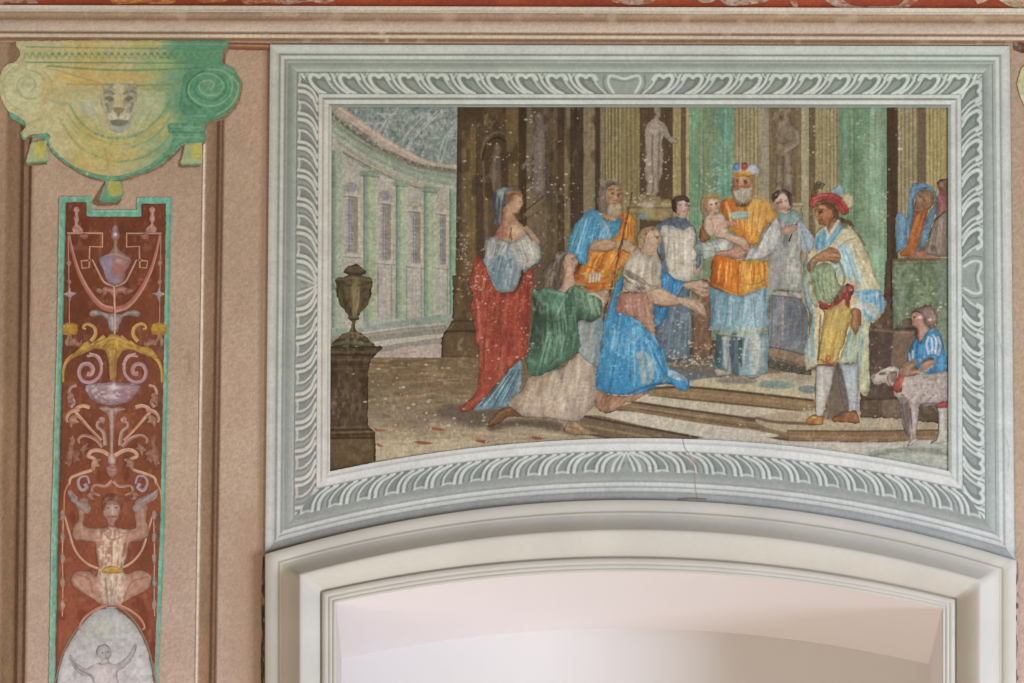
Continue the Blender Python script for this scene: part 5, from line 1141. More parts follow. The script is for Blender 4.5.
pa('arm', d('835,245 860,225 900,214 960,208 1010,222 1022,262 1018,305 990,325 960,322 930,300 885,272'), '#b89478', [L(d('850,240 920,222 1000,235'), 2, '#d0b094', .7), L(d('880,270 930,262 1000,262'), 1.2, '#7c5a44', .6)] + hand(d, '920,260', '1018,258 1015,285 1000,312 975,325', '#c29c80', 2.4), PD, label='raised second hand')

pa('arm', d('590,290 640,262 690,252 740,285 800,318 840,328 905,330 962,350 1004,462 985,452 940,430 890,404 830,378 760,386 700,388 650,374 620,345'), '#c6a386', [L(d('640,275 720,290 800,325 850,335'), 3, '#dcc0a4', .7), L(d('650,372 740,384 830,372'), 1.8, '#8d6148', .8), L(d('620,300 640,345'), 2, '#a8806a', .6)] + hand(d, '840,350', '965,354 1002,460 985,440 958,428 930,415', '#cfae92', 2.4), PD, label='bare forearm reaching forward')
# ---- the priest holding the infant
n = K(690, 155, 10.2)
PF = person(np.concatenate([h('365,200 368,150 395,125 440,118 490,130 508,160 508,240 495,300 470,340 420,352 380,330 362,280 355,230')]), '#b8895f',
            face(742.6, 184.6, 8.6, 0, 0, '#4f3826', lip='#8f4f3c', lt='#d1a678', cheek='#a9583f') + [Fl(n('455,330 500,345 560,340 625,335 640,400 600,460 550,495 480,490 430,440 430,360'), '#9f967f', .95, 1.2), FO(n('450,345 620,345'), n('480,480 560,485'), 12, 1.2, ['#c4bda8', '#8b826a', '#b7af98', '#d0cab8'], .65, 31), L(n('460,325 520,315 600,320'), 1.6, '#8e4b3a', .7), L(n('445,260 450,330'), 1.6, '#7a5036', .6), L(n('640,250 650,400 620,480'), 2, '#9a6a44', .6), FO(n('480,490 560,490'), n('490,520 550,525'), 5, 1, ['#4c4236'], .7, 32)], 'white-bearded priest in an orange robe holding the infant')
pa('tunic', np.concatenate([i('212,310 330,362 420,380 560,330 608,318 606,430 602,500 602,620 560,640'), j('600,60 606,150 602,300 590,322 540,345 480,362 440,352 400,346 360,330 345,336 300,300 262,310 235,282 245,150 243,60'), i('200,610 205,560 210,450')]), '#7fa0ab',
   [G((711, 0), (768, 0), ['#6f98a6', '#7ba0ad', '#86a9b4', '#9dbac6', '#8ba7b3']), FO(i('225,340 595,330'), i('215,600 590,600'), 40, 1.4, ['#8fb0bb', '#5e8592', '#a3bcc6', '#6c93a0', '#b0c2c8', '#7a99a2'], .6, 33),
    Fl(j('240,60 600,70 604,300 480,360 400,346 250,310'), '#86a0a5', .9, 2), FO(j('250,60 600,70'), j('250,300 590,320'), 26, 1.8, ['#b9bcb0', '#5b888c', '#9fb3b8', '#35454a', '#7fa4a8', '#c2c2b4', '#3f5054'], .8, 34), Fl(j('285,70 330,70 345,300 300,290'), '#b4b6aa', .6, 1.5), Fl(j('345,80 395,80 400,340 350,310'), '#44545a', .75, 1.6), Fl(j('470,70 540,80 530,330 490,340'), '#b9bcae', .7, 2), Fl(j('245,60 285,70 290,280 240,270'), '#38585b', .8, 1.6), L(i('200,620 260,640 400,655 590,610'), 2.2, '#a5a883', .85), L(i('250,645 400,665'), 1.4, '#575b46', .7), FO(i('210,590 600,590'), i('205,640 600,635'), 26, .9, ['#b9b98f', '#84875f', '#c2bf9c'], .7, 35)], PF)
pa('shoe', j('232,308 262,300 305,302 355,328 362,338 310,350 268,355'), '#b1a595', [L(j('270,350 355,338'), 1.4, '#6a5d50', .7), L(j('240,312 300,320'), 1.4, '#c9c0b2', .7)], PF, label='pale slipper under the hem')
pa('shoe', j('455,350 500,338 545,340 520,365 480,368'), '#a9a49a', [L(j('470,364 530,358'), 1.2, '#5f564c', .7)], PF)
pa('apron', i('218,125 262,95 330,108 400,135 480,138 590,138 602,180 600,312 560,332 490,352 425,382 380,372 330,366 270,342 208,312 212,220'), '#d0882f',
   [G((711, 0), (768, 0), ['#b5581f', '#c8702a', '#c9762a', '#dd9c3c', '#e2aa4c', '#dca24a']), FO(i('230,130 590,140'), i('220,310 590,320'), 40, 1.3, ['#e8b458', '#a9521c', '#d98e34', '#c06a24', '#eec070', '#b8641f'], .6, 36), L(i('400,150 395,360'), 1.8, '#a0501e', .6), L(i('220,300 330,355 420,372 560,325'), 1.4, '#e3c388', .5), L(i('430,300 520,300 595,265'), 1, '#9a6a38', .7), L(i('225,130 215,300'), 1.8, '#9a4c22', .5)], PF)
pa('mantle', h('268,370 285,325 320,295 370,310 430,352 490,302 555,298 620,345 665,420 640,450 600,480 560,530 545,590 500,615 460,600 420,570 340,510 330,450 290,400'), '#dc9f42',
   [Fl(h('270,360 320,295 400,340 400,500 330,450'), '#c9662a', .9, 3), FO(h('300,320 600,330'), h('350,500 560,570'), 34, 1.6, ['#e9b85e', '#c87a2c', '#dd9a3a', '#f0c878', '#bf6d28'], .6, 37), Fl(h('480,330 560,305 640,390 560,500 500,480'), '#e2ac55', .5, 4), L(h('300,310 290,390'), 2.4, '#b8501f', .6), L(h('490,310 450,350 380,345'), 1.6, '#9a6a2e', .6), Fl(h('340,470 440,500 500,600 430,570 350,510'), '#c96f26', .6, 2), L(h('545,590 565,530 610,475'), 1.4, '#9a5f28', .7)], PF)
pa('breastplate', h('348,388 458,380 466,432 356,440'), '#9db4a2', [NZ(2, 2, .1, 141), L(h('355,395 455,388'), 1.2, '#bccbb8', .8), L(h('362,432 460,426'), 1.2, '#6f8a78', .7), B(*h('400,412')[0], 3, 2, '#8fa88f', .6), L(h('380,400 385,425'), 1, '#7f9a86', .6), L(h('430,396 432,422'), 1, '#c2cfc0', .6)], PF, sm=False)
pa('mitre', n('440,195 440,110 455,88 490,80 520,95 545,78 580,85 600,110 640,92 690,100 700,140 680,190 655,215 540,225 455,215'), '#c2b29a',
   [Fl(n('450,190 540,165 640,180 655,215 540,230 455,225'), '#cf9440', 1, .8), L(n('455,200 540,185 650,200'), 1.6, '#e2b45e', .7), L(n('458,218 540,228 650,215'), 1.2, '#8b5a26', .7), B(*n('478,125')[0], 3.6, 3.8, '#5f8fc0', .95, hard=.6), B(*n('553,118')[0], 3.7, 4.0, '#a04a44', .95, hard=.6), B(*n('645,135')[0], 5, 5, '#bcc6d4', .9, hard=.4), B(*n('660,120')[0], 2, 2, '#d3d8e0', .8), B(*n('470,115')[0], 1.4, 1.4, '#93b6d8', .8), B(*n('560,108')[0], 1.4, 1.2, '#c07a72', .7), L(n('515,95 515,150'), 1, '#dcd0bc', .7), L(n('600,110 605,160'), 1, '#dcd0bc', .7)], PF, label='gold mitre with blue, red and white tufts')
pa('sleeve', np.concatenate([h('548,590 565,535 610,475 650,425 668,440 690,490 695,560 690,620 660,683'), i('655,50 620,95 580,130 520,138 450,135 430,115 455,75 500,45'), h('520,640')]), '#c9c4ba', [FO(h('600,480 680,470'), i('470,120 620,90'), 16, 1.8, ['#dad6cc', '#b3b0a8', '#c0beb5', '#d6cfc2', '#a3b2b2'], .6, 38), L(h('550,590 570,540 620,470'), 1.6, '#7d8e90', .7), L(h('690,500 690,620'), 1.4, '#8d8b84', .7), L(i('470,130 560,132 620,100'), 1.6, '#8a9a98', .7)], PF)
pa('swaddling_cloth', np.concatenate([h('105,610 115,580 150,595 200,592 260,568 320,562 350,590 400,640 440,660'), i('460,90 440,130 390,135 320,110 250,95 215,115 160,122 115,85 92,50')]), '#b5b6aa', [FO(h('120,600 340,570'), i('120,100 420,110'), 18, 1.6, ['#c6c8be', '#8fa09c', '#a5aca2', '#7f948f', '#cfd0c6'], .65, 39), Fl(h('100,590 150,600 160,683 110,683'), '#7f948f', .7, 2), L(h('150,650 250,620 330,600'), 1.6, '#d0d0c6', .6), L(i('120,70 250,80 370,100'), 1.4, '#7d8a86', .6)], PF)
pa('hand', i('235,98 280,70 340,60 380,20 400,-10 430,0 465,40 470,80 440,120 390,132 330,112 290,100'), '#bb8a70', [L(i('250,95 330,85 400,70'), 2, '#d0a488', .7), L(i('390,10 440,60 450,110'), 2, '#a86a58', .7)] + hand(i, '400,95', '380,130 405,132 430,122 455,90 350,118', '#c69880', 2.2), PF)
# the infant
PG = person(h('160,340 178,302 212,285 250,295 272,325 275,350 262,385 242,402 285,405 315,440 345,455 420,470 415,482 350,478 322,490 338,530 370,545 430,560 465,590 478,625 470,650 440,660 420,640 380,612 330,592 300,575 262,570 230,545 205,560 170,520 160,470 175,430 205,402 185,390'), '#cba78d',
            face(*h('228,340')[0], 6.6, 1, 2, '#6b4633', lip='#a8655a', lt='#dfc3a8', cheek='#c7836a') + [B(*h('185,330')[0], 3, 4.5, '#a8794f', .7), B(*h('215,295')[0], 5, 2, '#b1875c', .7), FO(h('190,420 290,410'), h('200,540 310,560'), 10, 2.2, ['#dcc0aa', '#b98c74', '#d2b098'], .5, 41), L(h('190,440 185,500 225,545'), 2.2, '#dec4ae', .6), L(h('205,560 245,560 300,575'), 1.2, '#8d604a', .7), L(h('175,520 205,560'), 1.2, '#8f6650', .6), L(h('330,535 370,560 440,590'), 2.4, '#d9b9a2', .7), L(h('345,590 400,620 440,655'), 1.3, '#94614f', .7), B(*h('295,520')[0], 4, 4, '#d9b8a2', .6), L(h('300,500 325,490'), 1.2, '#99705c', .6), L(h('240,402 270,395'), 1.4, '#9a6f58', .6), L(h('210,430 225,480 222,520'), 1.2, '#a57a64', .6)] + hand(h, '440,625', '478,600 480,630 462,655', '#c4927c', 2), 'naked infant lying in the arms of the priest')
pa('blanket', h('140,505 150,460 168,425 162,475 172,520 205,560 195,580 160,598 135,575'), '#95673f', [NZ(2, 3, .12, 142), L(h('150,500 165,560'), 1.6, '#b4834f', .6), L(h('160,595 195,578'), 1.4, '#6d462c', .7)], PG, label='brown cloth behind the infant')
pa('halo', h('150,400 140,350 155,300 200,270 250,275 285,305 276,318 250,292 212,283 176,300 158,340 164,385'), '#b9a56a', [NZ(2, 2, .12, 143), MOT(3, 3, '#8fa070', .0, .6, 144), L(h('165,310 205,283 250,288'), 1.4, '#c9a868', .5)], PG)

# ---- woman in the red mantle seen from behind
a = K(450, 180); b = K(440, 260); c = K(440, 345)
PA = person(a('345,190 360,130 395,85 450,72 490,98 490,150 482,205 466,232 440,238 452,262 500,312 545,370 590,440 560,520 420,500 300,460 290,400 320,340 355,290 365,230'), '#b98e6b',
            [Fl(a('395,180 440,130 480,120 485,195 465,232 435,232 415,205'), '#c39a76', .8, 1), B(*a('472,165')[0], 1.3, .9, '#50382a', .8, hard=.4), L(a('455,150 482,150'), 1, '#5c4231', .7), L(a('488,150 494,180 484,192'), 1.2, '#cfa884', .7), L(a('466,212 482,208'), 1.1, '#96584a', .8), B(*a('440,190')[0], 3.5, 3.5, '#c2866a', .5), L(a('415,205 440,236 470,232'), 1.3, '#8a5f44', .7),
             Fl(a('340,330 400,280 470,330 500,380 420,412 340,400'), '#bf9a76', .6, 3), L(a('410,290 415,340 405,395'), 1.4, '#8d6248', .6), Fl(a('300,400 350,300 390,330 350,405'), '#ab6f58', .6, 3), B(*a('450,340')[0], 6, 5, '#cfae88', .55), L(a('360,240 380,280 420,300'), 2, '#a87a58', .6)], 'standing woman in a red mantle turning her bare back')
pa('headscarf', a('310,250 302,200 305,140 318,90 350,52 400,45 440,50 480,70 492,92 470,100 440,98 415,115 395,160 372,185 362,230 352,260 345,300 320,310 300,290'), '#66737a', [Fl(a('380,110 430,60 488,80 470,105 430,105 400,150'), '#80583e', .95, 1), L(a('400,95 440,75 485,85'), 1.3, '#a3744f', .7), B(*a('350,85')[0], 4, 4.5, '#9aa59f', .8), FO(a('315,110 380,60'), a('315,280 355,250'), 10, 1.5, ['#8d9a9c', '#4a5358', '#75858a', '#a9b0a8'], .65, 51), Fl(a('330,130 360,150 350,250 325,240'), '#3f474d', .6, 1.5), L(a('395,160 370,185 360,240'), 1.6, '#5a4030', .7)], PA)
pa('chemise', np.concatenate([a('235,430 250,400 295,390 350,408 420,424 470,405 520,360 548,395 600,440 624,505 606,562 552,592 510,640'), b('560,70 540,140 505,210 430,222 385,208 345,150 315,80 285,0'), a('235,520')]), '#8f9ba0',
   [Fl(a('240,420 300,392 400,428 370,490 300,540 240,500'), '#b3b3a6', .9, 2), Fl(a('420,425 520,365 600,440 622,510 560,590 480,580 430,500'), '#b9b4a6', .9, 2), FO(a('250,420 390,430'), a('240,520 340,540'), 10, 1.5, ['#cbc9bc', '#7f8a8c', '#9aa09c'], .7, 52), FO(a('430,440 560,390'), a('480,570 610,540'), 14, 1.6, ['#cfcabc', '#8e9494', '#a6a59a', '#c3beb0'], .65, 53), FO(a('330,510 470,560'), b('350,150 520,180'), 16, 1.8, ['#6d8288', '#a3b0b2', '#587078', '#8496a0'], .65, 54), Fl(b('330,60 400,60 440,210 390,200'), '#5f808a', .6, 3), L(a('400,425 390,500 420,600'), 1.6, '#5f6d74', .7), L(a('530,340 570,390 600,430'), 1.6, '#b8a388', .7), B(*b('470,190')[0], 5, 4, '#7fa29c', .6)], PA)
pa('skirt', c('535,105 560,135 552,250 545,320 500,345 470,400 450,425 390,428 310,442 215,446 260,380 340,320 400,230 470,150'), '#7596a3', [FO(c('480,150 550,170'), c('240,440 450,420'), 22, 1.5, ['#93b2bc', '#56747f', '#6a8c99', '#a9bfc2', '#4f6b76'], .7, 55), L(c('540,120 548,240 540,315'), 1.8, '#8aa5ae', .6)], PA)
pa('mantle', np.concatenate([a('160,560 200,510 225,540 245,610'), b('300,10 328,85 352,150 385,208 430,226 500,214 548,150 570,95 605,62 632,72 638,140 632,200 615,330 606,500 598,600'), c('600,20 588,75 535,112 470,172 402,252 342,330 275,390 235,440 170,458 128,432 190,385 238,335 262,255 268,150 264,0'), b('238,570 234,450 214,340 222,240 196,150 226,60')]), '#a84a36',
   [Fl(b('230,60 300,20 340,130 420,220 340,260 230,220'), '#b5513a', .7, 4), FO(b('230,150 610,120'), c('200,430 560,100'), 46, 2.2, ['#b95b45', '#8f3b2c', '#a2452f', '#c06a52', '#93402f', '#ad4f3a'], .55, 56), FO(b('300,30 350,150'), b('260,300 400,330'), 8, 1.6, ['#c5644a', '#8c3a2a'], .5, 57), Fl(b('300,260 520,240 560,500 400,640 300,560'), '#9c4433', .5, 6), L(b('560,110 540,200 480,300'), 2, '#bf654d', .5), L(b('250,260 270,420 280,640'), 2, '#c07060', .6), L(b('215,240 235,430'), 1.8, '#b76a62', .6), Fl(c('150,440 240,360 300,340 270,400 200,455'), '#b05a48', .6, 2), L(c('270,380 350,290 420,200'), 2, '#c0624a', .6), B(*c('190,425')[0], 5, 3, '#9b4a48', .5), MOT(3, 6, '#8b3c2c', .35, .5, 145), MOT(2, 2, '#bf7a5a', .45, .5, 146)], PA)

# ---- kneeling woman in green
e85 = K(540, 220, 8.533)
PBG = person(np.concatenate([e85('195,310 230,285 285,290 318,340 322,380 305,405 306,430 290,460 302,515 290,560 330,620'), d('150,260 280,280 300,258 330,275 335,320 312,372 285,380 260,420 120,420 20,330'), e85('150,600 175,560 195,490 185,400')]), '#b9937a',
             [Fl(e85('230,300 290,300 318,360 300,420 240,430'), '#c6a086', .8, 1.2), L(e85('268,330 292,322'), 1, '#6b4a38', .8), B(*e85('284,342')[0], 1.1, .8, '#54382a', .8, hard=.4), L(e85('312,350 328,378 312,392'), 1.1, '#d5b296', .8), L(e85('298,412 314,408'), 1.1, '#9a5548', .8), B(*e85('262,380')[0], 4, 4, '#bf8068', .5), Fl(e85('200,430 290,450 300,520 250,580 180,580 200,500'), '#c7a488', .7, 2), L(e85('205,440 190,520 170,580'), 2, '#94705a', .6), L(e85('290,460 300,520'), 1.3, '#8d624e', .6)] + hand(d, '290,345', '300,262 318,268 330,285', '#c39c80', 2.4), 'kneeling woman in a green bodice and cream skirt')
pa('hair', e85('130,330 120,290 160,268 205,272 240,285 210,320 205,370 205,430 190,490 170,560 150,590 60,600 30,560 25,480 40,420 75,380 100,350'), '#6f5f4e', [FO(e85('110,320 210,290'), e85('50,570 170,560'), 16, 1.8, ['#85745f', '#54463a', '#94856f', '#63544a'], .65, 61), B(*e85('145,310')[0], 3, 3, '#a09684', .8), B(*e85('90,470')[0], 4, 6, '#8d7a6c', .7), L(e85('120,480 130,560'), 2, '#4a3d33', .6)], PBG)
pa('skirt', np.concatenate([X('550,371 560,368 578,354 584,349 592,352 596,361'), e('246,120 246,250 240,400 205,440 165,480 130,525 90,530 50,528'), c('900,528 830,522 750,502 640,500 560,492 520,440 465,422 490,365 560,308 615,215 700,190')]), '#bba792',
   [Fl(c('480,400 560,310 620,215 760,200 700,320 560,420'), '#b39a7e', .8, 4), FO(c('640,220 1024,80'), c('520,440 980,510'), 40, 2.4, ['#cbbba6', '#b09b83', '#c4b09a', '#b5a089', '#cdbfab'], .3, 62), L(e('165,40 225,70 240,200 235,390'), 2, '#a0907c', .5), L(e('130,60 110,300 60,500'), 2.4, '#cfc0ac', .4), Fl(e('40,430 150,440 130,520 40,520'), '#b09f8d', .5, 3), L(c('560,490 750,500 900,526'), 1.4, '#7d6550', .6)], PBG)
pa('foot', np.concatenate([c('858,590 850,565 880,530 910,528'), e('100,520 125,518 165,565 240,592 262,602 232,616 130,612 60,602')]), '#b0906a', [L(e('60,560 110,570 150,600'), 1.4, '#8a6640', .7), L(e('100,530 130,560 150,570'), 2, '#c9ac7a', .8), L(e('60,605 140,615 235,615'), 1.2, '#5c4430', .7), L(e('70,545 90,600'), 1.2, '#7f5e40', .6), L(e('180,585 245,600'), 1.6, '#c29a80', .7)], PBG)
pa('foot', c('325,552 345,510 400,450 470,418 505,440 560,488 470,490 410,530 345,560'), '#805a3c', [L(c('350,530 420,460 480,440'), 2, '#9a7450', .7), L(c('340,558 420,528 560,490'), 1.3, '#4a3626', .7)], PBG, label='brown heel behind the cream skirt')
pa('drape', d('130,480 210,490 272,455 298,500 290,600 272,683 250,800 130,700 110,560'), '#9aa5a0', [FO(d('140,490 280,480'), d('140,690 260,760'), 14, 1.6, ['#b4b3a8', '#7d9296', '#a59c94', '#8aa4ac'], .6, 63), Fl(d('230,500 290,500 280,683 250,750'), '#86a5b5', .5, 2)], PBG)
pa('bodice', np.concatenate([X('533.5,291 541,288.5 552,288'), b('800,205 850,218 895,185 950,175 1024,195'), d('180,262 232,310 275,330 292,385 275,450 240,482 195,492 150,470 120,450 125,520'), b('940,470 962,590 915,640 860,690'), c('960,20 870,105 790,155 700,200 625,212 600,180 590,100 612,0'), b('612,560 634,450 650,330 628,260')]), '#557a60',
   [FO(b('640,260 900,220'), b('660,620 940,560'), 40, 2.0, ['#7aa184', '#3f5f4b', '#668b70', '#33503f', '#93b295', '#4a6d57'], .6, 64), FO(d('90,260 250,320'), d('150,460 280,440'), 16, 1.9, ['#a2bb9c', '#6f8f70', '#8dac8a', '#55745c'], .6, 65), Fl(b('605,260 720,330 700,500 640,640 600,600'), '#3f5345', .8, 3), Fl(b('860,230 900,200 930,300 900,400 870,330'), '#3f5949', .7, 2), Fl(b('750,210 850,220 820,330 760,380'), '#79a88c', .5, 3), L(b('680,400 780,420 880,390'), 2, '#3f5b4a', .6), L(d('150,250 230,310 280,335'), 1.8, '#b8cdb0', .6), Fl(d('130,430 200,490 260,465 200,450'), '#4e6450', .7, 2), FO(b('700,500 930,470'), c('640,180 900,60'), 18, 1.8, ['#8fb395', '#4c705c', '#6f9a7d'], .55, 66), L(b('830,300 790,400'), 1.8, '#9cc0a2', .6), MOT(3, 4, '#7fa088', .3, .5, 147)], PBG)
# ---- young man in the red turban
o = o8
PI_ = person(np.concatenate([l('240,250 262,205 310,190 370,215 392,260 385,310 355,350 350,400 310,380 298,340 272,336 262,300 246,282')]), '#a9734a', face(823.5, 215, 8.6, -1, 6, '#4a2f1e', lip='#8a4435', lt='#c8935f', cheek='#9c5638') + [L(l('250,290 275,335 300,340'), 1.3, '#7b4c30', .6), Fl(l('330,280 385,270 370,340 340,380'), '#94613e', .6, 2)], 'young man in a red plumed turban and cream cloak')
pa('hair', l('262,205 300,178 350,190 395,235 402,285 440,300 488,315 505,352 470,345 430,325 390,300 372,320 350,345 342,330 362,270 345,235 300,212'), '#6c4d33', [FO(l('280,195 380,220'), l('360,320 480,340'), 10, 1.4, ['#86623f', '#4f3624', '#9a7850'], .6, 71)], PI_)
pa('turban', l('205,210 198,185 225,152 290,126 350,122 400,140 445,185 472,235 468,262 430,272 412,258 392,225 360,195 310,182 262,190 238,212 222,225'), '#a0413a', [FO(l('215,190 440,190'), l('230,205 450,260'), 10, 1.8, ['#b9574c', '#7f302a', '#b04a40'], .6, 72), L(l('215,185 290,140 370,138'), 2, '#bb5f50', .6), L(l('260,190 320,180 390,225 415,262'), 1.3, '#6b2a24', .7), L(l('230,190 330,160 420,200'), 1.2, '#7a2c27', .5)], PI_)
pa('plume', l('350,118 345,100 375,95 400,72 428,85 435,115 470,135 495,160 498,205 485,238 470,232 445,185 405,140'), '#c3b78e', [Fl(l('345,105 400,74 432,100 430,125 390,128'), '#85b0c9', .95, 1), L(l('360,108 400,85 425,110'), 1.4, '#b4d0dc', .7), FO(l('430,130 490,160'), l('440,180 490,230'), 6, 1.4, ['#d3c9a4', '#a59a70'], .6, 73)], PI_, label='pale blue and cream plume')
pa('sprig', l('212,165 215,125 235,90 255,45 285,50 305,62 292,95 268,100 250,125 232,150'), '#716848', [NZ(1.5, 1.5, .3, 148), L(l('215,165 245,95 275,65'), 1.2, '#4c4630', .8)], PI_)
CLK = X('817,233 826,225 836,222 848,225 857,234 866,250 874,272 880,290 886,301 884,312 874,322 869,329 869,389 860,392 856,364 836,362 816,366 806,370 804,350 810,330 812,318 806,304 803,278 806,258 812,248')
pa('cloak', CLK, '#c9bb92',
   [FO(l('400,340 500,370'), m('520,220 400,200'), 18, 2.2, ['#dacfae', '#b5a981', '#c8bd98', '#a9b59a'], .55, 74), Fl(l('245,430 310,360 400,322 440,345 400,420 330,470 250,520'), '#8fb4c3', .8, 2), L(l('260,430 250,500'), 2.4, '#4f9fc0', .8), L(l('420,340 360,400 320,460'), 2.4, '#6fa9c6', .8), L(l('390,320 330,400 315,430'), 1.8, '#cdbfa6', .8), L(l('330,390 320,420 345,440'), 1.6, '#bfb08a', .7),
    Fl(l('330,600 440,480 520,683 430,683 340,683'), '#9fbac0', .7, 3), FO(l('390,470 470,470'), m('300,140 460,180'), 14, 1.8, ['#6fa6c4', '#aac6cc', '#5a90b4', '#c2cdbb'], .65, 75), L(l('520,430 450,450 400,500'), 1.8, '#8f8e6a', .7), L(l('545,430 600,540 640,683'), 1.6, '#9a9068', .6),
    Fl(m('380,215 540,205 590,285 565,350 500,410 440,430 430,330 400,260'), '#5f9fc4', .9, 2), FO(m('400,220 560,220'), m('440,420 570,340'), 14, 1.8, ['#7fb4d0', '#4a8ab4', '#b9c6c0', '#cabfa8'], .65, 76), Fl(m('430,300 470,280 540,350 500,400'), '#c3b8a2', .7, 2),
    Fl(X('803,262 810,262 813,318 808,345 806,368 804,350'), '#8eabb4', .85, 1.5), FO(X('804,300 813,310'), X('805,366 816,364'), 8, 1.5, ['#a9c0c4', '#6f9cb0', '#b3b09c', '#58889f'], .65, 77), Fl(X('858,330 869,328 869,389 860,391'), '#cdbf84', .85, 1), Fl(X('848,318 858,320 860,364 842,362'), '#b4c3ae', .8, 1.5), FO(X('842,322 868,326'), X('842,360 868,386'), 10, 1.4, ['#d8cd9a', '#8fb5b8', '#c2bc84', '#7ea9b4'], .6, 78), L(X('803,275 806,300 812,320'), 1.8, '#6f95a8', .7)], PI_)
pa('tunic', m('85,65 120,30 200,20 235,70 255,130 285,190 270,230 225,290 160,310 120,300 100,260 85,190 75,130'), '#8f9c74', [FO(m('100,50 230,60'), m('130,290 240,260'), 18, 1.8, ['#a9b48c', '#6f7f58', '#9aa880', '#5d7250', '#b8be98'], .6, 79), L(m('240,90 265,170'), 2, '#4c6a4c', .7), L(m('90,80 110,250'), 1.6, '#55704e', .6)], PI_)
pa('sleeve', m('20,130 30,60 60,20 90,60 105,120 80,170 100,240 125,300 100,320 60,250 50,180'), '#9fab8c', [FO(m('30,60 90,80'), m('60,240 120,300'), 8, 1.6, ['#b8c0a4', '#72835f', '#c9b49c'], .6, 80), L(m('70,170 95,240 120,300'), 2.2, '#c9b59c', .7), L(m('60,150 90,165 105,130'), 1.4, '#566648', .6)], PI_)
pa('breeches', np.concatenate([m('160,335 240,320 300,265 345,290 345,420 325,480 305,560 270,640 262,683'), o('268,30 240,98 205,92 165,85 122,82 125,20'), m('130,600 145,480 165,380')]), '#c9a552', [FO(m('190,330 330,300'), o('130,75 240,80'), 18, 2, ['#dab964', '#ac8a3e', '#c9a248', '#e2c880'], .5, 81), L(m('165,350 140,480 122,683'), 1.8, '#5d5a34', .8), L(m('330,430 290,600 265,683'), 1.6, '#8f7a3a', .6), L(o('125,0 118,60'), 1.6, '#54502f', .6)], PI_)
pa('coat_tail', np.concatenate([m('345,440 420,440 470,440 470,683'), o('472,270 400,275 392,95 268,92 285,20'), m('300,600 330,500')]), '#b7bd9c', [FO(m('350,460 460,460'), o('280,90 460,260'), 18, 2, ['#c9c597', '#93b5ad', '#d0c488', '#86aab0', '#a9b88f'], .6, 82), L(o('392,20 400,180 398,270'), 1.8, '#7fa3a8', .7), Fl(o('410,0 465,0 470,265 410,270'), '#c9bf8a', .6, 1.5)], PI_)
pa('sash', m('132,302 200,305 245,255 290,190 318,160 350,170 372,205 345,260 332,330 318,290 302,262 260,300 210,325 160,338 135,325'), '#923f36', [FO(m('150,310 330,180'), m('170,330 350,230'), 8, 1.4, ['#a9544a', '#74302a', '#9d4a3e'], .6, 83)], PI_)
pa('stocking', o('118,100 180,108 235,118 240,190 222,260 195,320 172,400 158,452 108,450 104,380 102,280 108,180'), '#bcb7ac', [L(o('150,130 140,280 130,430'), 4, '#cdc9c0', .6), L(o('225,130 220,250 180,370'), 2, '#8f8d86', .6), L(o('104,120 103,440'), 1.5, '#55504a', .7), L(o('120,105 180,98 238,112'), 1.8, '#a0442f', .85), B(*o('205,70')[0], 3, 3.2, '#a0442f', .75), L(o('180,105 195,50 225,45 222,80 190,100 215,105'), 1.2, '#8d3b2a', .9)], PI_, label='white stocking with a red garter bow')
pa('stocking', o('262,92 320,100 385,98 398,180 396,280 388,425 345,432 315,420 290,330 272,240'), '#a6b0b4', [L(o('360,120 370,280 365,420'), 3, '#c6c9c6', .6), L(o('280,130 300,260 325,400'), 2.4, '#838b96', .6), L(o('265,98 380,100'), 1.6, '#9a8a7a', .6), L(o('392,120 395,300'), 1.4, '#74a0ac', .7)], PI_)
pa('shoe', o('40,475 95,442 125,452 158,450 158,508 100,512 55,505'), '#ab7840', [L(o('60,480 110,460'), 1.6, '#c19a62', .7), B(*o('75,490')[0], 4, 3, '#9c4a30', .6), L(o('60,508 155,512'), 1.2, '#523a28', .7)], PI_)
pa('shoe', o('215,478 285,422 340,415 388,420 404,465 402,500 320,495 235,490'), '#93603a', [L(o('280,440 340,432 385,440'), 2, '#a87a50', .7), L(o('225,490 320,498 400,502'), 1.3, '#4c3424', .7), B(*o('385,465')[0], 2.5, 4, '#b98a58', .6)], PI_)
pa('arm', l('192,655 190,610 215,568 260,535 310,508 352,492 400,515 415,560 405,590 380,605 330,592 285,592 245,612 218,668'), '#b07d55', [L(l('205,620 250,560 330,515'), 2.4, '#c9986c', .7), L(l('245,612 300,594 375,602'), 1.4, '#7f4d33', .7), L(l('200,655 205,610'), 2, '#8f4436', .7)] + hand(l, '320,545', '352,494 395,528 408,560 400,588 370,600', '#bd8a60', 2.3, '#74452c'), PI_)
pa('hand', m('350,335 385,328 412,338 418,390 420,440 400,480 380,512 362,490 345,455 350,400'), '#a5764b', [L(m('352,318 385,310 425,325'), 2.6, '#c3bdb0', .95), L(m('375,345 372,440'), 2, '#c0926a', .6), L(m('408,350 412,440'), 1.4, '#7a4e32', .6)] + hand(m, '382,400', '360,480 376,508 392,500 408,465', '#a87a50', 2.2, '#6e432a'), PI_)

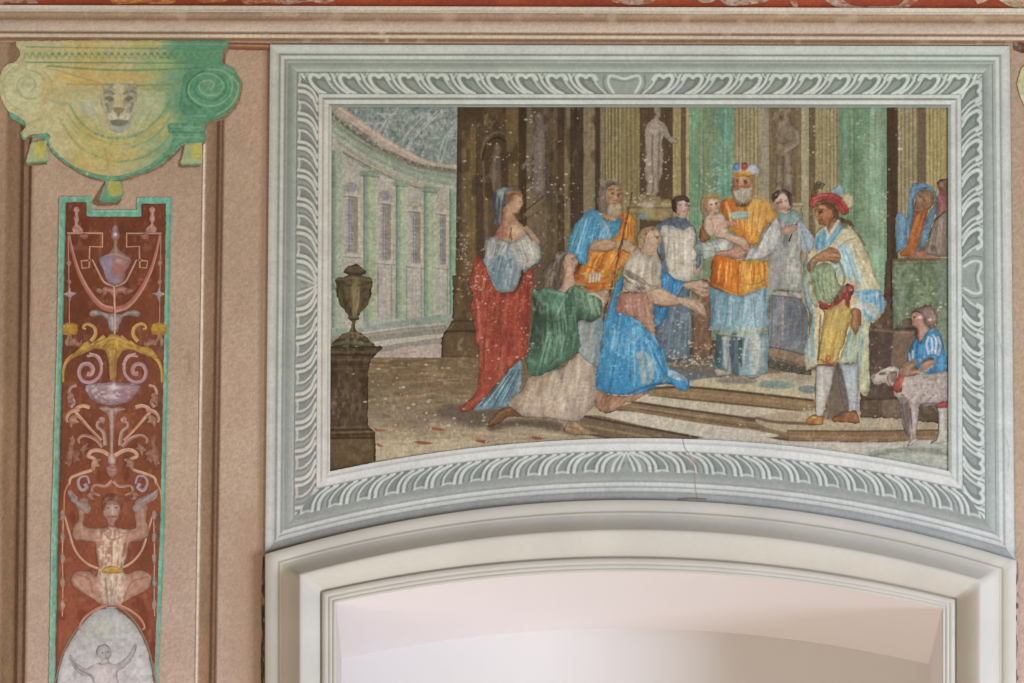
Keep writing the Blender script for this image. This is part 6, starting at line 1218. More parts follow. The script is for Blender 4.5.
# ---- seated page in blue and the spotted dog
p = K(850, 295, 10.2)
PJ = person(p('628,200 660,170 720,180 755,230 765,285 800,330 800,380 730,470 690,440 690,345 660,325 632,290'), '#b98a74', face(917, 318.6, 6.4, -1, -4, '#553529', lip='#a0524a', lt='#d5a68c', cheek='#bb6a5a') + [Fl(p('700,330 770,300 790,370 715,460'), '#b7967e', .7, 2), L(p('700,340 700,440'), 1.4, '#94584a', .6)], 'seated page in a blue striped jacket holding the dog')
pa('hair', p('625,195 650,158 700,140 740,112 790,102 845,130 890,195 890,280 850,345 800,335 765,290 758,230 720,185 670,172'), '#84695f', [FO(p('640,180 800,110'), p('780,330 880,270'), 14, 1.4, ['#a58c84', '#5f463c', '#957a6c', '#b9a79c'], .6, 91), B(*p('835,108')[0], 4.2, 2.4, '#a44a4c', .85), B(*p('880,150')[0], 2, 3, '#b5a898', .6), L(p('630,195 680,165 740,215'), 1.5, '#5c4034', .7)], PJ)
pa('jacket', np.concatenate([p('570,683 600,590 640,470 700,440 715,478 790,370 865,342 925,415 955,520 985,640 985,700'), o('1005,40 1006,130 940,155 870,166 830,152 790,120 740,100 735,60 750,0')]), '#4687b2',
   [Fl(p('640,470 720,480 780,430 770,683 620,683'), '#3f7fae', .7, 2), FO(p('640,480 760,470'), p('620,670 760,683'), 8, 1.6, ['#5f9cc2', '#2f6a96'], .6, 92)] + [L(p(s_), 2.2, '#c3cad0', .9) for s_ in ('800,430 780,500 800,600', '850,410 880,470 870,590', '900,430 925,510 900,610', '830,440 840,520 835,590', '640,570 640,640', '600,600 610,660')] +
   [L(p('790,380 860,350 930,420'), 1.6, '#74aacb', .7), L(p('690,450 710,485 740,460'), 1.4, '#7d4a48', .7), FO(o('800,60 1000,40'), o('850,160 1000,140'), 10, 2, ['#5d9cc4', '#2f709e', '#74accc'], .6, 93), L(o('880,10 910,0 940,30'), 1.6, '#c9d0d4', .6)], PJ)
pa('breeches', o('925,372 960,350 1006,340 1006,405 945,410'), '#9c4540', [L(o('940,380 1000,360'), 2, '#b56058', .6)], PJ, sm=False)
pa('stocking', o('942,400 1006,395 1006,625 960,642 890,640 900,622 935,590 945,500'), '#bdb8ac', [L(o('970,410 975,600'), 3, '#cfcbc0', .6), L(o('944,420 940,590 895,635'), 1.4, '#4f463f', .8)], PJ, sm=False)
DOG = pa('painted_dog', o('492,195 520,165 560,150 580,125 630,112 672,130 690,170 740,168 860,166 940,160 1006,155 1006,335 960,352 930,372 900,375 850,385 822,378 812,440 800,520 798,600 806,615 780,640 745,660 735,645 752,620 770,602 762,580 735,602 715,560 700,500 688,420 672,340 640,300 628,252 600,248 578,222 545,232 515,236 495,218'), '#b5a69e',
         [MOT(3, 2.6, '#84706b', .1, .5, 151, (896, 372, 949, 410)), MOT(3, 3, '#c9bdb4', .3, .7, 152), Fl(o('672,330 740,340 755,420 745,520 775,602 745,600 705,510 690,420'), '#7f706a', .7, 1.5), L(o('775,380 785,480 780,590'), 3, '#bcaea6', .7), L(o('752,400 765,520 772,600'), 1.6, '#4f4440', .8), L(o('820,375 808,470 800,560'), 1.4, '#5d504a', .6), L(o('740,655 775,625 800,605'), 2.4, '#b5a79c', .8), L(o('735,648 748,625'), 1.4, '#4a3f3a', .7), L(o('695,500 740,595 765,610'), 1.6, '#4d433e', .7), L(o('830,370 900,365 935,365'), 2.2, '#6a5a56', .7),
          Fl(o('500,190 560,150 640,115 672,140 660,220 610,245 570,215 520,230'), '#bcab9c', .7, 2), B(*o('570,160')[0], 3.5, 2, '#5a4a40', .8), B(*o('545,165')[0], 1.2, 1, '#2f2622', .9, hard=.5), B(*o('498,200')[0], 1.8, 1.5, '#5b4b46', .8), L(o('515,225 560,215'), 1.2, '#75625a', .7), L(o('560,150 600,125 650,125'), 1.6, '#d2c5b8', .7), L(o('680,190 720,240 720,300'), 2, '#c2b4aa', .5), L(o('700,180 860,175 1000,165'), 1.6, '#c5b9b0', .6), L(o('690,220 690,290 720,330'), 2, '#7f6d68', .5)], label='grey white spotted dog on a red collar')
pa('ear', o('600,165 640,150 665,170 655,225 635,250 610,246 598,215'), '#96816f', [L(o('605,175 600,220 620,245'), 1.6, '#584840', .8), L(o('640,170 635,230'), 2, '#b9a695', .7)], DOG)
pa('collar', o('626,252 655,205 680,150 705,165 712,190 700,240 690,290 655,290 632,275'), '#a64b3a', [FO(o('660,200 700,180'), o('640,280 690,285'), 6, 1.4, ['#bd6a56', '#82372a'], .6, 94)], DOG)
pa('arm', o('682,150 690,115 730,82 790,68 795,90 775,130 820,118 850,70 895,50 922,70 918,100 880,130 820,155 760,182 705,180'), '#a98068', [L(o('700,120 750,90 785,85'), 2, '#7d6a50', .7), L(o('780,150 850,100 905,75'), 2.2, '#c09a84', .7), L(o('830,75 870,52 915,62'), 1.6, '#4d3a34', .8), L(o('700,175 780,170 870,130'), 1.4, '#7c4f42', .6), L(o('740,120 770,110'), 2.2, '#a89a5c', .6)] + hand(o, '760,150', '695,135 690,155 700,175 720,182', '#ad826c', 2.2), PJ)
# ================================================================== THE PAINTED PILASTER CAPITAL
r = K(0, 0, 3.793)
_cl = [0.0022]


def ch():
    _cl[0] += 0.00001
    return _cl[0]


def page(x, y, C):
    C *= 1 + .05 * vnoise(x, y, 1.7, 1.7, 161)[:, None] + .045 * vnoise(x, y, 3.2, 2.4, 162)[:, None] + .04 * vnoise(x, y, 10, 9, 163)[:, None] * np.array([1, 1, 1.3])
    C[:] = (C * .86 + C.mean(1, keepdims=True) * .14) * np.array([.965, .955, .88])


def pc(name, outline, base, ops, parent, label=None, sm=True):
    return sheet(name, outline, base, ops, parent, ch(), M_FRESCO, g=.66, label=label, sm=sm, post=page, wob=.5, edge=.07)


cap = empty('pilaster_capital', 118, 195, 'painted yellow and green scroll capital with a lion mask above the left pilaster', 'painted capital')
YEL = '#c6b885'
GRN = '#62997a'
OUT = r('60,155 60,155 400,154 700,154 866,153 866,153 864,172 858,185 846,195 842,225 845,240 880,255 905,290 912,330 895,390 850,440 790,462 776,480 775,530 745,545 690,545 660,580 600,628 520,660 440,682 360,674 280,640 210,585 182,545 170,512 120,510 92,525 85,500 95,470 45,435 10,385 -5,320 15,255 60,232 75,200 62,175')
pc('painted_shadow', OUT + np.array([1.6, 2.6]), '#93705a', [NZ(3, 3, .12, 176), MOT(4, 3, '#a58168', .2, .6, 177)], cap, 'brown painted shadow around the capital')  # the capital's cast shadow, painted as a shifted copy of its outline
body = pc('body', OUT, YEL,
          [G((0, 0), (238, 0), ['#c9bd93', '#c8bc8e', '#c6b57f', '#c9b06f', '#c0b183', '#a5ae84', '#6fa07e', '#5b977a', '#66a084']),
           B(*r('250,300')[0], 22, 14, '#d3ab5c', .6), B(*r('500,290')[0], 34, 7, '#d0a95c', .6), B(*r('560,165')[0], 22, 5, '#cdb062', .6), B(*r('330,560')[0], 40, 20, '#c9b878', .6), B(*r('620,480')[0], 14, 18, '#c3b070', .7, 35), B(*r('460,590')[0], 30, 9, '#cbb56c', .6), B(*r('600,250')[0], 28, 8, '#a8b57c', .6),
           Fl(r('50,152 260,152 270,640 40,640'), '#cbc7a6', .35, 10),
           # entablature: bead lines and a row of small leaves
           L(r('100,178 400,182 650,185 858,186'), 1.4, '#7b8a5f', .7), L(r('60,164 500,166 862,168'), 1.4, '#d2c99b', .6), L(r('90,236 400,238 838,240'), 1.4, '#66855c', .75), L(r('180,250 450,266 840,256'), 1.7, '#6a8a5a', .75), L(r('130,205 840,208'), 6, '#9fae7c', .4, 2)] +
          [L(r('%d,%d %d,%d %d,%d' % (x, 222, x + 8, 200, x + 20, 218)), 1.1, '#58764e' if x > 540 else '#7f8a58', .7) for x in range(90, 830, 25)] + [B(*r('%d,205' % x)[0], 1.4, 1.2, '#566f4c', .6) for x in range(200, 820, 25)] + [B(*r('400,196')[0], 3.5, 3, '#8f9c9c', .6),
           Fl(r('660,156 862,156 850,195 835,240 700,240 640,200'), '#5c9a7c', .55, 4),
           # field line, ear pieces, recess around the mask
           L(r('200,262 330,300 420,322 560,325 690,318'), 1.4, '#a8945a', .8), L(r('210,290 330,318 400,318'), 1.8, '#d0a45a', .7), L(r('260,320 640,322'), 1, '#7f8253', .6), L(r('520,340 690,340'), 1, '#8b9060', .6), L(r('170,370 220,390 280,395 330,385'), 2.4, '#9fb294', .7), L(r('640,370 600,385 540,385'), 3.2, '#83b191', .8), L(r('650,345 640,400'), 1.4, '#7c9d78', .6),
           Fl(r('270,335 340,330 600,345 625,400 590,460 520,505 440,518 360,500 300,450 270,400'), '#bdbb95', .6, 3), L(r('265,400 300,455 360,505 440,522 530,505 600,450 640,390'), 1.8, '#6f9a78', .75), L(r('255,430 300,490 400,540 470,548 560,510'), 1.5, '#9c9a62', .7), L(r('430,545 520,530 600,480 640,430'), 2.2, '#c6b468', .7), L(r('350,500 430,528 520,515'), 1.6, '#6c9b84', .8),
           L(r('220,440 260,510 340,580 440,612 540,590 620,530 650,480'), 2, '#a6a76c', .6), L(r('240,470 300,560 390,600'), 1.2, '#8c9360', .6), L(r('450,615 540,598 620,545 655,490'), 2, '#6e9a74', .75), L(r('500,560 590,515 650,440'), 2.2, '#78a27c', .7), L(r('190,430 200,470 170,510'), 1.6, '#a8a874', .6), L(r('100,470 170,440 210,400'), 1.4, '#b0ae80', .6), FO(r('290,380 370,380'), r('370,490 410,510'), 10, 1.6, ['#b5bdb0', '#c3c3a8', '#a3b3a8'], .5, 172), FO(r('520,400 580,380'), r('490,500 540,470'), 8, 1.6, ['#c6b98c', '#a9b79c', '#c0bd9a'], .5, 173), B(*r('340,400')[0], 8, 8, '#b9c0b8', .5), FO(r('200,420 640,420'), r('380,640 480,640'), 30, 1.6, ['#d2c684', '#b0a964', '#c5b46a', '#9fae78'], .4, 175)], cap)
pc('volute', r('-8,320 15,258 60,236 110,240 160,262 195,300 200,345 180,390 130,420 90,440 45,432 10,385'), '#c9c29a', [NZ(5, 5, .06, 164), L(r('100,262 150,280 170,320 150,365 105,375 70,350 68,310 95,290 125,300 135,325 118,345'), 1.4, '#8ea27c', .6), L(r('60,250 20,290 12,340 35,390 80,420'), 1.6, '#a3ab7f', .6), L(r('120,272 160,300 168,340 140,372'), 1, '#d8d0a8', .6), B(*r('100,320')[0], 9, 9, '#b9bb94', .5), Fl(r('160,280 215,300 215,400 160,390'), '#cfae68', .4, 5), L(r('30,440 90,465'), 2.6, '#6fa288', .7)], cap, 'pale cream left volute')
pc('volute', r('690,330 700,285 745,256 800,246 850,250 890,272 910,320 900,375 865,420 810,445 750,450 700,435 680,400'), '#5f987a', [NZ(4, 4, .07, 165), L(r('790,262 850,270 880,310 870,365 820,400 760,395 720,360 720,315 750,285 800,280 840,305 845,335 820,360 780,360 755,335 765,312 795,305 812,322 800,340'), 1.8, '#8fb796', .8), L(r('770,270 735,290 708,330 715,375 760,408'), 1.6, '#3f7358', .75), L(r('830,285 858,320 850,355 810,380 765,372 738,340 750,305'), 1.3, '#467d60', .75), L(r('880,290 905,330 880,395 820,438'), 1.6, '#a5c78f', .7), L(r('700,440 780,440'), 2, '#7fb39a', .6), B(*r('790,325')[0], 6, 5, '#7b8f72', .6), L(r('850,256 888,274'), 1.6, '#a9bc8d', .6)], cap, 'deep green right volute')
pc('rim', np.concatenate([r('170,500 200,560 250,610 320,648 400,666 470,662 540,640 620,585 660,545 690,530 775,525 776,540 745,548 692,548 660,582 600,630 520,662 440,684 360,676 280,642 210,588 182,548 165,520')]), '#6aa286', [NZ(4, 3, .1, 166), L(r('180,520 230,590 320,645 420,665'), 1.4, '#8fbf9f', .7), L(r('200,585 290,655 380,682'), 1.2, '#3f6b53', .7), MOT(3, 3, '#c4d4b8', .5, .7, 167), L(r('480,672 560,645 640,590'), 1.2, '#4f8166', .7)], cap, 'green lower rim')
pc('ear', r('40,425 90,455 95,475 85,500 95,520 180,505 185,530 120,520 90,530 78,505 88,478 40,445'), '#6fa68b', [NZ(3, 3, .1, 168)], cap)
pc('ear', r('640,470 700,465 770,470 778,500 776,540 690,545 660,570 640,560 660,520 640,500'), '#659b7e', [NZ(3, 3, .1, 169), L(r('650,480 760,482'), 1.3, '#88b596', .7), L(r('655,500 770,505'), 1.1, '#3f765a', .7), L(r('650,520 770,522'), 1.3, '#8ab695', .6)], cap)
for out, gd, yl in (('118,538 178,532 184,600 182,615 105,622 98,612', '130,545 165,540 172,592 135,592', 1), ('706,545 765,540 768,600 764,626 690,628 684,618', '722,552 762,548 764,600 735,600', 1), (None, None, 0)):
    if out:
        pc('painted_shadow', r(out) + np.array([-1.6, 2.2]), '#8d6850', [NZ(3, 3, .1, 178)], cap, sm=False)  # painted cast shadow of the drop, set low and to the left
        pc('drop', r(out), '#a9b98c', [Fl(r(gd), '#c5b75e', .9, 1.2), L(r(out.split()[3] + ' ' + out.split()[4]), 3.2, '#5d9c7d', .9)], cap, sm=False)
g1 = K(0, 170, 3.793); g2 = K(0, 340, 3.793); g3 = K(0, 503, 3.793)
pc('painted_shadow', g1('396,50 440,60 462,110 446,134 370,136 352,126'), '#8d6850', [NZ(3, 3, .1, 178)], cap, sm=False)  # painted cast shadow behind the lowest drop
pc('drop', g1('405,38 462,44 468,98 440,122 380,122 374,112'), '#69a287', [Fl(g1('412,44 455,48 462,92 412,95'), '#c4b65c', .9, 1.2), L(g1('376,116 455,116'), 2.6, '#5a9a7b', .9), L(g1('405,45 380,110'), 2, '#7fb59a', .6)], cap, sm=False)
mask = pc('lion_mask', r('392,350 388,328 405,322 425,318 455,314 485,316 508,324 522,332 518,352 520,378 510,398 506,430 496,460 484,488 452,504 420,494 406,462 400,430 386,402 380,376'), '#aaa38f',
          [NZ(3, 3, .1, 170), Fl(r('432,322 470,322 466,400 478,424 450,432 424,424 434,400'), '#cdbf94', .9, 1.5), L(r('395,352 415,346 432,356'), 2.2, '#8a7c66', .8), L(r('470,356 490,346 512,350'), 2.2, '#8a7c66', .8), Fl(r('398,372 416,364 432,376 416,384'), '#6f6350', .75, .8), Fl(r('470,376 488,364 506,370 490,384'), '#6f6350', .75, .8), Fl(r('428,412 450,406 474,412 462,428 450,432 438,428'), '#857566', .75, .8), L(r('450,430 450,446'), 1.4, '#6d5f55', .8),
           Fl(r('406,436 428,428 448,444 472,428 496,436 490,452 470,456 450,450 430,456 412,452'), '#d0c9b4', .9, 1), Fl(r('418,458 450,454 484,458 476,474 450,480 426,474'), '#6d675c', .7, 1), Fl(r('414,474 450,482 486,474 482,490 452,502 420,492'), '#a5b1a4', .9, 1), L(r('404,392 412,424'), 1.8, '#7f7364', .6), L(r('502,392 494,424'), 1.8, '#7f7364', .6), L(r('388,335 392,395 404,440'), 1.6, '#cfc8b0', .55), B(*r('400,330')[0], 3, 2.4, '#c5bfa4', .7), B(*r('508,334')[0], 3, 2.4, '#8f8c78', .7), L(r('425,335 440,345'), 1, '#8f8468', .7), L(r('478,345 492,334'), 1, '#8f8468', .7), L(r('420,440 425,448'), .8, '#8a8070', .6), L(r('478,440 474,448'), .8, '#8a8070', .6)], cap, 'grey lion mask')
# the dark painted shadow to the right of the left volute and under the rim
def dup(o, parent, dx):
    c = o.copy(); COL.objects.link(c)
    if parent:
        c.parent = parent
    else:
        c.location.x += dx
    for q in list(o.children):
        dup(q, c, dx)
    return c


cap2 = dup(cap, None, 1028 * MPP)
tag(cap2, 'sliver of a pale cream scroll capital at the right edge beyond the fresco frame')

# ================================================================== THE GROTESQUE PANEL
_gl = [0.0016]


def gh():
    _gl[0] += 0.000008
    return _gl[0]


def gage(x, y, C):
    C *= 1 + .05 * vnoise(x, y, 1.6, 1.6, 181)[:, None] + .05 * vnoise(x, y, 3, 4, 182)[:, None] + .05 * vnoise(x, y, 16, 26, 183)[:, None]
    v = vnoise(x, y, 1.7, 2.2, 184) * .7 + vnoise(x, y, 12, 20, 185) * .5
    m = np.clip((v - .6) / .3, 0, 1)[:, None] * .25
    C[:] = C * (1 - m) + np.array([.74, .62, .52]) * m


pan = empty('grotesque_panel', 108, 690, 'narrow green-bordered red panel of painted scrolls, urns and a horned man', 'painted panel')


def pg(name, outline, base, ops, parent=None, label=None, sm=True):
    return sheet(name, outline, base, ops, parent or pan, gh(), M_FRESCO, g=.62, label=label, sm=sm, post=gage, wob=.35, edge=0 if name in ('red_ground', 'border') else .22)


pg('border', X('59.3,196.5 91,196.5 91,210 137,210 137,197.5 171.5,197.5 168.5,350 165,520 160,640 157,720 150,950 40,950 49,683 51.5,520 56.7,350'), '#6fa58d',
   [NZ(3, 7, .09, 186), MOT(2, 5, '#93baa5', .3, .6, 187), L(X('60,197 57.4,350 52.4,520 49.5,690 41,950'), 1.2, '#a9b7a0', .7, sm=False), L(X('66,203 62,350 57.6,520 54.6,690 46,950'), 1.4, '#437a63', .7, sm=False), L(X('170.5,198 167.6,350 164,520 159,690 150.5,950'), 1.2, '#4d8a70', .7, sm=False), Fl(X('49,650 56,650 55,720 48,720'), '#8fb0a0', .6, 4), Fl(X('154,620 164,620 162,720 152,720'), '#8f9b93', .7, 8), L(X('60,197.5 90.5,197.5'), 1.2, '#8fbfa5', .6, sm=False), L(X('91,210.8 137,210.8'), 1.2, '#8fbfa5', .6, sm=False)], sm=False, label='green painted border')
ground = pg('red_ground', X('66,202 86.5,202 86.5,216.5 141.5,216.5 141.5,203.5 166,203.5 164,350 160.5,520 154,683 153,720 146,950 46,950 55,683 58,520 62.3,350'), '#85452f',
            [G((0, 200), (0, 690), ['#6e3d29', '#70402a', '#754430', '#7c4831', '#824a34', '#874c37', '#8c503a']), NZ(30, 50, .08, 188), MOT(9, 14, '#6a3526', .35, .5, 189), MOT(5, 8, '#a2634a', .45, .4, 190), L(X('67,203 63,350 59,520 56,690 47,950'), 2.2, '#5f2f22', .5, 1.2, sm=False)], sm=False, label='brick red ground')
SC = '#b5866e'      # warm scroll paint
SL = '#a68c8c'      # lilac
SP = '#c2987c'


def ribbon(f, pts, w, col, shade=None, hl='#d3ad92', name='scroll', sm=True):
    """A painted ribbon or tendril as a patch of its own, swept along the points."""
    p = smooth(f(pts), False, 6) if sm else f(pts)
    t = np.gradient(p, axis=0); t /= np.maximum(np.linalg.norm(t, axis=1, keepdims=True), 1e-6)
    nrm = np.stack([-t[:, 1], t[:, 0]], 1)
    w0, w1 = w if isinstance(w, tuple) else (w, w)
    ww = (np.linspace(w0, w1, len(p)) / 2)[:, None]
    n = len(p)
    # a strip mesh: five columns across, painted by the same stroke rules
    rows = np.stack([p + nrm * ww * k for k in (-1, -.5, 0, .5, 1)], 1)
    x = rows[..., 0].ravel(); y = rows[..., 1].ravel()
    C = np.tile(hx(col), (len(x), 1))
    C.reshape(n, 5, 3)[:, 1] = hx(hl) * .6 + hx(col) * .4
    C.reshape(n, 5, 3)[:, 4] = hx(shade or '#86523d') * .6 + hx(col) * .4
    gage(x, y, C)
    P = W(rows[..., 0], rows[..., 1], gh())
    a, b, c_ = P[0, 0], P[1, 0], P[0, 1]
    fl_ = np.cross(b - a, c_ - a)[1] > 0
    return grid_mesh(name, P, np.clip(C, 0, 1).reshape(n, 5, 3), M_FRESCO, pan, False, flip=not fl_)


# top: brackets, finials, hanging strings, central vase in a heart of ribbons
for sgn in (-1, 1):
    mx = lambda s, c=434.0, sg=sgn: ' '.join('%g,%g' % (c + (float(q.split(',')[0]) - c) * (1 if sg < 0 else -1), float(q.split(',')[1])) for q in s.split())
    ribbon(g1, mx('255,240 390,240'), 1.8, SC, name='bracket'); ribbon(g1, mx('388,238 388,292 340,290 338,370 312,372 308,345 345,342'), 1.7, SC, name='bracket', sm=False)
    ribbon(g1, mx('262,245 275,310 300,390 340,465 385,515 430,530'), (2.2, 6.5), '#a8695a', name='ribbon')
    ribbon(g1, mx('350,340 372,385 395,425 430,440'), (1.6, 2.4), SC, name='ribbon')
    pg('finial', g1(mx('278,238 275,220 285,205 280,185 285,165 278,150 290,138 302,150 296,168 300,188 296,205 312,222 310,238')), '#bd8f80', [NZ(2, 2, .15, 191), L(g1(mx('285,145 290,180 295,230')), 1.2, '#d4b29c', .7), B(*g1(mx('292,225'))[0], 3, 2, '#a5705c', .6)])
    ribbon(g1, mx('258,250 260,350 262,470 263,580'), 1.1, '#a97660', name='string')
    pg('bead', g1(mx('240,470 258,462 264,445 270,462 292,468 272,478 266,500 258,480')), '#b09a92', [NZ(2, 2, .12, 192)])
    pg('bead', g1(mx('252,352 262,342 270,354 262,366')), '#b48a72', [NZ(2, 2, .12, 193)])
    pg('bead', g1(mx('254,422 263,412 270,424 263,436')), '#b48a72', [NZ(2, 2, .12, 193)])
    pg('tassel', g1(mx('240,585 290,584 290,622 270,628 280,650 276,668 264,640 258,668 246,650 256,628 238,622')), '#b98c3e', [Fl(g1(mx('240,628 290,628 290,672 240,672')), '#b08068', .9, 1), L(g1(mx('242,592 286,592')), 1.4, '#d0a458', .7), NZ(2, 2, .1, 194)])
    pg('leaf', g1(mx('428,552 405,545 380,535 350,532 336,545 350,556 380,552 400,560 415,590 420,610 432,612')), '#9b8a80', [NZ(2, 2, .12, 195), L(g1(mx('345,542 385,542 420,560')), 1.3, '#b9a79a', .7), L(g1(mx('425,570 425,605')), 1.2, '#7c6a66', .6)])
    ribbon(g1, mx('345,650 362,625 358,598 335,584 318,590 316,600 326,603'), (4.2, 2.2), '#b98f52', '#85532f', '#d4b078', name='horn')
    # yellow hood with its shoulders, big volutes
    ribbon(g2, mx('240,160 242,110 262,70 310,45 340,30 370,12 400,-10', 427), (2, 7), '#b58a44', '#7d5428', '#d0aa62', name='shoulder')
    ribbon(g2, mx('330,62 362,60 382,90 380,130 350,158 315,155 300,125 312,95 338,92 352,110 345,128 330,128', 427), (2.6, 5), '#ab8484', '#76453c', '#c3a4a0', name='volute')
    ribbon(g2, mx('338,50 372,62 388,95', 427), (1.4, 3), '#b58f8f', name='volute')
    ribbon(g2, mx('290,172 268,180 262,205 280,235 268,255', 427), (3, 3.4), '#a97e72', name='scroll')
    ribbon(g2, mx('340,255 310,250 285,268 310,300 345,340 385,380', 427), (4, 2.6), SP, name='scroll')
    ribbon(g2, mx('300,262 265,275 252,300 258,312', 427), (4.4, 2.4), SC, name='scroll')
    ribbon(g2, mx('400,400 392,350 370,330 372,312 390,310', 427), (4, 2.4), '#a58372', name='scroll')
    ribbon(g2, mx('390,405 360,375 320,362 298,375 300,392', 427), (4.2, 2.2), '#a0776a', name='scroll')
    ribbon(g2, mx('420,440 385,420 350,420 335,440 360,455 350,490 310,505 270,522 262,548', 427), (4.4, 2.6), SP, name='scroll')
    ribbon(g2, mx('340,545 330,518 305,520 296,545 310,570 330,560 322,545', 427), (2.2, 4), '#a38a8e', '#76453c', '#bda8a8', name='volute')
    ribbon(g2, mx('262,540 245,580 242,650', 427), (2.2, 1.4), '#b7724a', name='scroll')
    ribbon(g2, mx('380,590 350,575 360,552 400,555 425,535', 427), (2.4, 3.6), '#a57566', name='scroll')
    ribbon(g2, mx('250,470 270,420 268,370', 427), (1.6, 1), '#9d6e58', name='stem')
    pg('leaf', g2(mx('250,440 262,400 275,360 285,380 280,410 300,425 295,450 275,460 262,490', 427)), '#a2715c', [NZ(2, 2, .14, 196)])
    pg('leaf', g2(mx('265,2 285,-5 300,10 310,0 308,20 295,28 280,18 262,22', 427)), '#a87c68', [NZ(2, 2, .14, 197)])
    pg('leaf', g2(mx('262,570 290,590 296,612 275,610 258,590', 427)), '#a9a2a4', [NZ(2, 2, .14, 198)])
    ribbon(g3, mx('240,40 238,120 236,210 238,300 236,430', 411), 1.4, '#b4876c', name='string')
    ribbon(g3, mx('245,50 262,110 285,180 330,230 390,255', 411), (2.2, 2.6), '#b98d72', name='garland')
    for yy in (45, 130, 210, 300, 385):
        pg('bead', g3(mx('%d,%d %d,%d %d,%d %d,%d' % (228, yy, 237, yy - 22, 247, yy, 237, yy + 26), 411)), '#b39080', [NZ(2, 2, .12, 199)])
# central vase
pg('vase', g1('428,215 436,205 446,215 450,235 455,250 447,268 446,295 462,310 492,330 498,345 490,365 478,385 470,420 450,436 420,434 402,415 390,375 375,345 382,328 410,318 428,296 430,268 420,250'), '#94706a',
   [Fl(g1('375,345 382,328 425,330 420,434 402,415 390,375'), '#8c7f90', .8, 1.5), B(*g1('437,245')[0], 2.4, 3.2, '#b5b3b8', .95), B(*g1('440,243')[0], 1, 1.4, '#efeef0', .8), L(g1('438,215 436,230'), 1.4, '#a58fa0', .7), L(g1('438,270 440,310'), 2.2, '#b28872', .8), L(g1('400,325 440,320 485,335'), 1.4, '#c19a84', .7), B(*g1('450,345')[0], 4, 3, '#c29c90', .7), B(*g1('445,375')[0], 6, 6, '#a9665a', .7), L(g1('485,350 465,415'), 2, '#a5695a', .7), L(g1('390,350 405,410'), 1.6, '#a39aac', .6), B(*g1('440,420')[0], 5, 3, '#8f98ac', .7)], label='lilac vase in the ribbon heart')
pg('rosette', g1('385,455 400,440 430,448 465,440 490,455 480,475 460,465 440,480 438,515 430,515 428,480 410,465 395,478'), '#a87264', [NZ(2, 2, .14, 201), L(g1('395,450 430,458 480,450'), 1.4, '#c39a88', .7), L(g1('434,480 434,520'), 1.6, '#c9a794', .8)])
pg('cup', g1('410,560 432,545 455,560 450,600 440,612 424,612 414,600'), '#9b8d8e', [NZ(2, 2, .1, 202), L(g1('425,560 428,605'), 1.6, '#bcb2ae', .7), L(g1('436,555 436,612'), 1.4, '#b99c62', .8)])
ribbon(g1, '432,440 434,500 436,560 434,640', (2, 1.6), '#c1977a', name='stem')
pg('hood', np.concatenate([g1('350,665 365,650 400,640 415,625 432,622 452,628 470,642 500,650 530,668'), g2('570,30 600,70 560,62 520,40 470,40 445,80 440,150 418,150 412,80 395,40 350,35 300,55 262,75 290,40 330,5')]), '#b58f48',
   [NZ(3, 3, .12, 203), L(g1('370,660 430,635 500,660'), 1.6, '#d6b268', .8), FO(g1('370,660 500,660'), g2('330,30 540,30'), 14, 1.4, ['#cfaa60', '#8f6830', '#a57c3a'], .6, 204), L(g2('425,20 428,150'), 3, '#a98040', .7), L(g2('420,40 420,150'), 1, '#d9b870', .7), L(g2('440,30 432,150'), 1, '#7c5426', .6), Fl(g2('412,70 445,70 438,150 418,150'), '#b07c50', .6, 1)], label='yellow scalloped hood')
pg('bowl', g2('325,170 400,162 430,155 460,162 526,170 520,200 490,232 450,245 400,245 355,230 332,205'), '#9c7f80', [NZ(3, 2, .1, 205), L(g2('330,178 420,176 522,178'), 1.6, '#b79c9a', .7), MOT(3, 2, '#cdbfbc', .1, .7, 206), L(g2('345,215 400,240 470,240 510,210'), 1.6, '#7d5f62', .6), B(*g2('430,180')[0], 6, 3, '#d8ccc6', .7), B(*g2('420,215')[0], 7, 4, '#c2b2b4', .5), Fl(g2('470,180 520,175 510,210 470,235'), '#a5787a', .6, 1.5)], label='lilac bowl')
pg('bowl_stem', g2('375,258 400,252 425,258 455,252 475,262 450,275 438,300 434,360 430,420 440,450 432,475 418,478 408,455 416,420 414,360 412,300 400,275'), '#a98478', [NZ(2, 3, .12, 207), L(g2('424,270 424,460'), 2, '#c9aa9c', .7), L(g2('380,262 470,264'), 1.2, '#c2a092', .7), B(*g2('424,455')[0], 3.5, 4, '#d0b29c', .7), L(g2('434,280 430,430'), 1, '#7d5248', .6)])
pg('knop', g2('405,480 425,470 445,482 440,510 425,522 408,510'), '#a07468', [NZ(2, 2, .12, 208), L(g2('410,490 440,492'), 1.2, '#c09a8a', .6)])
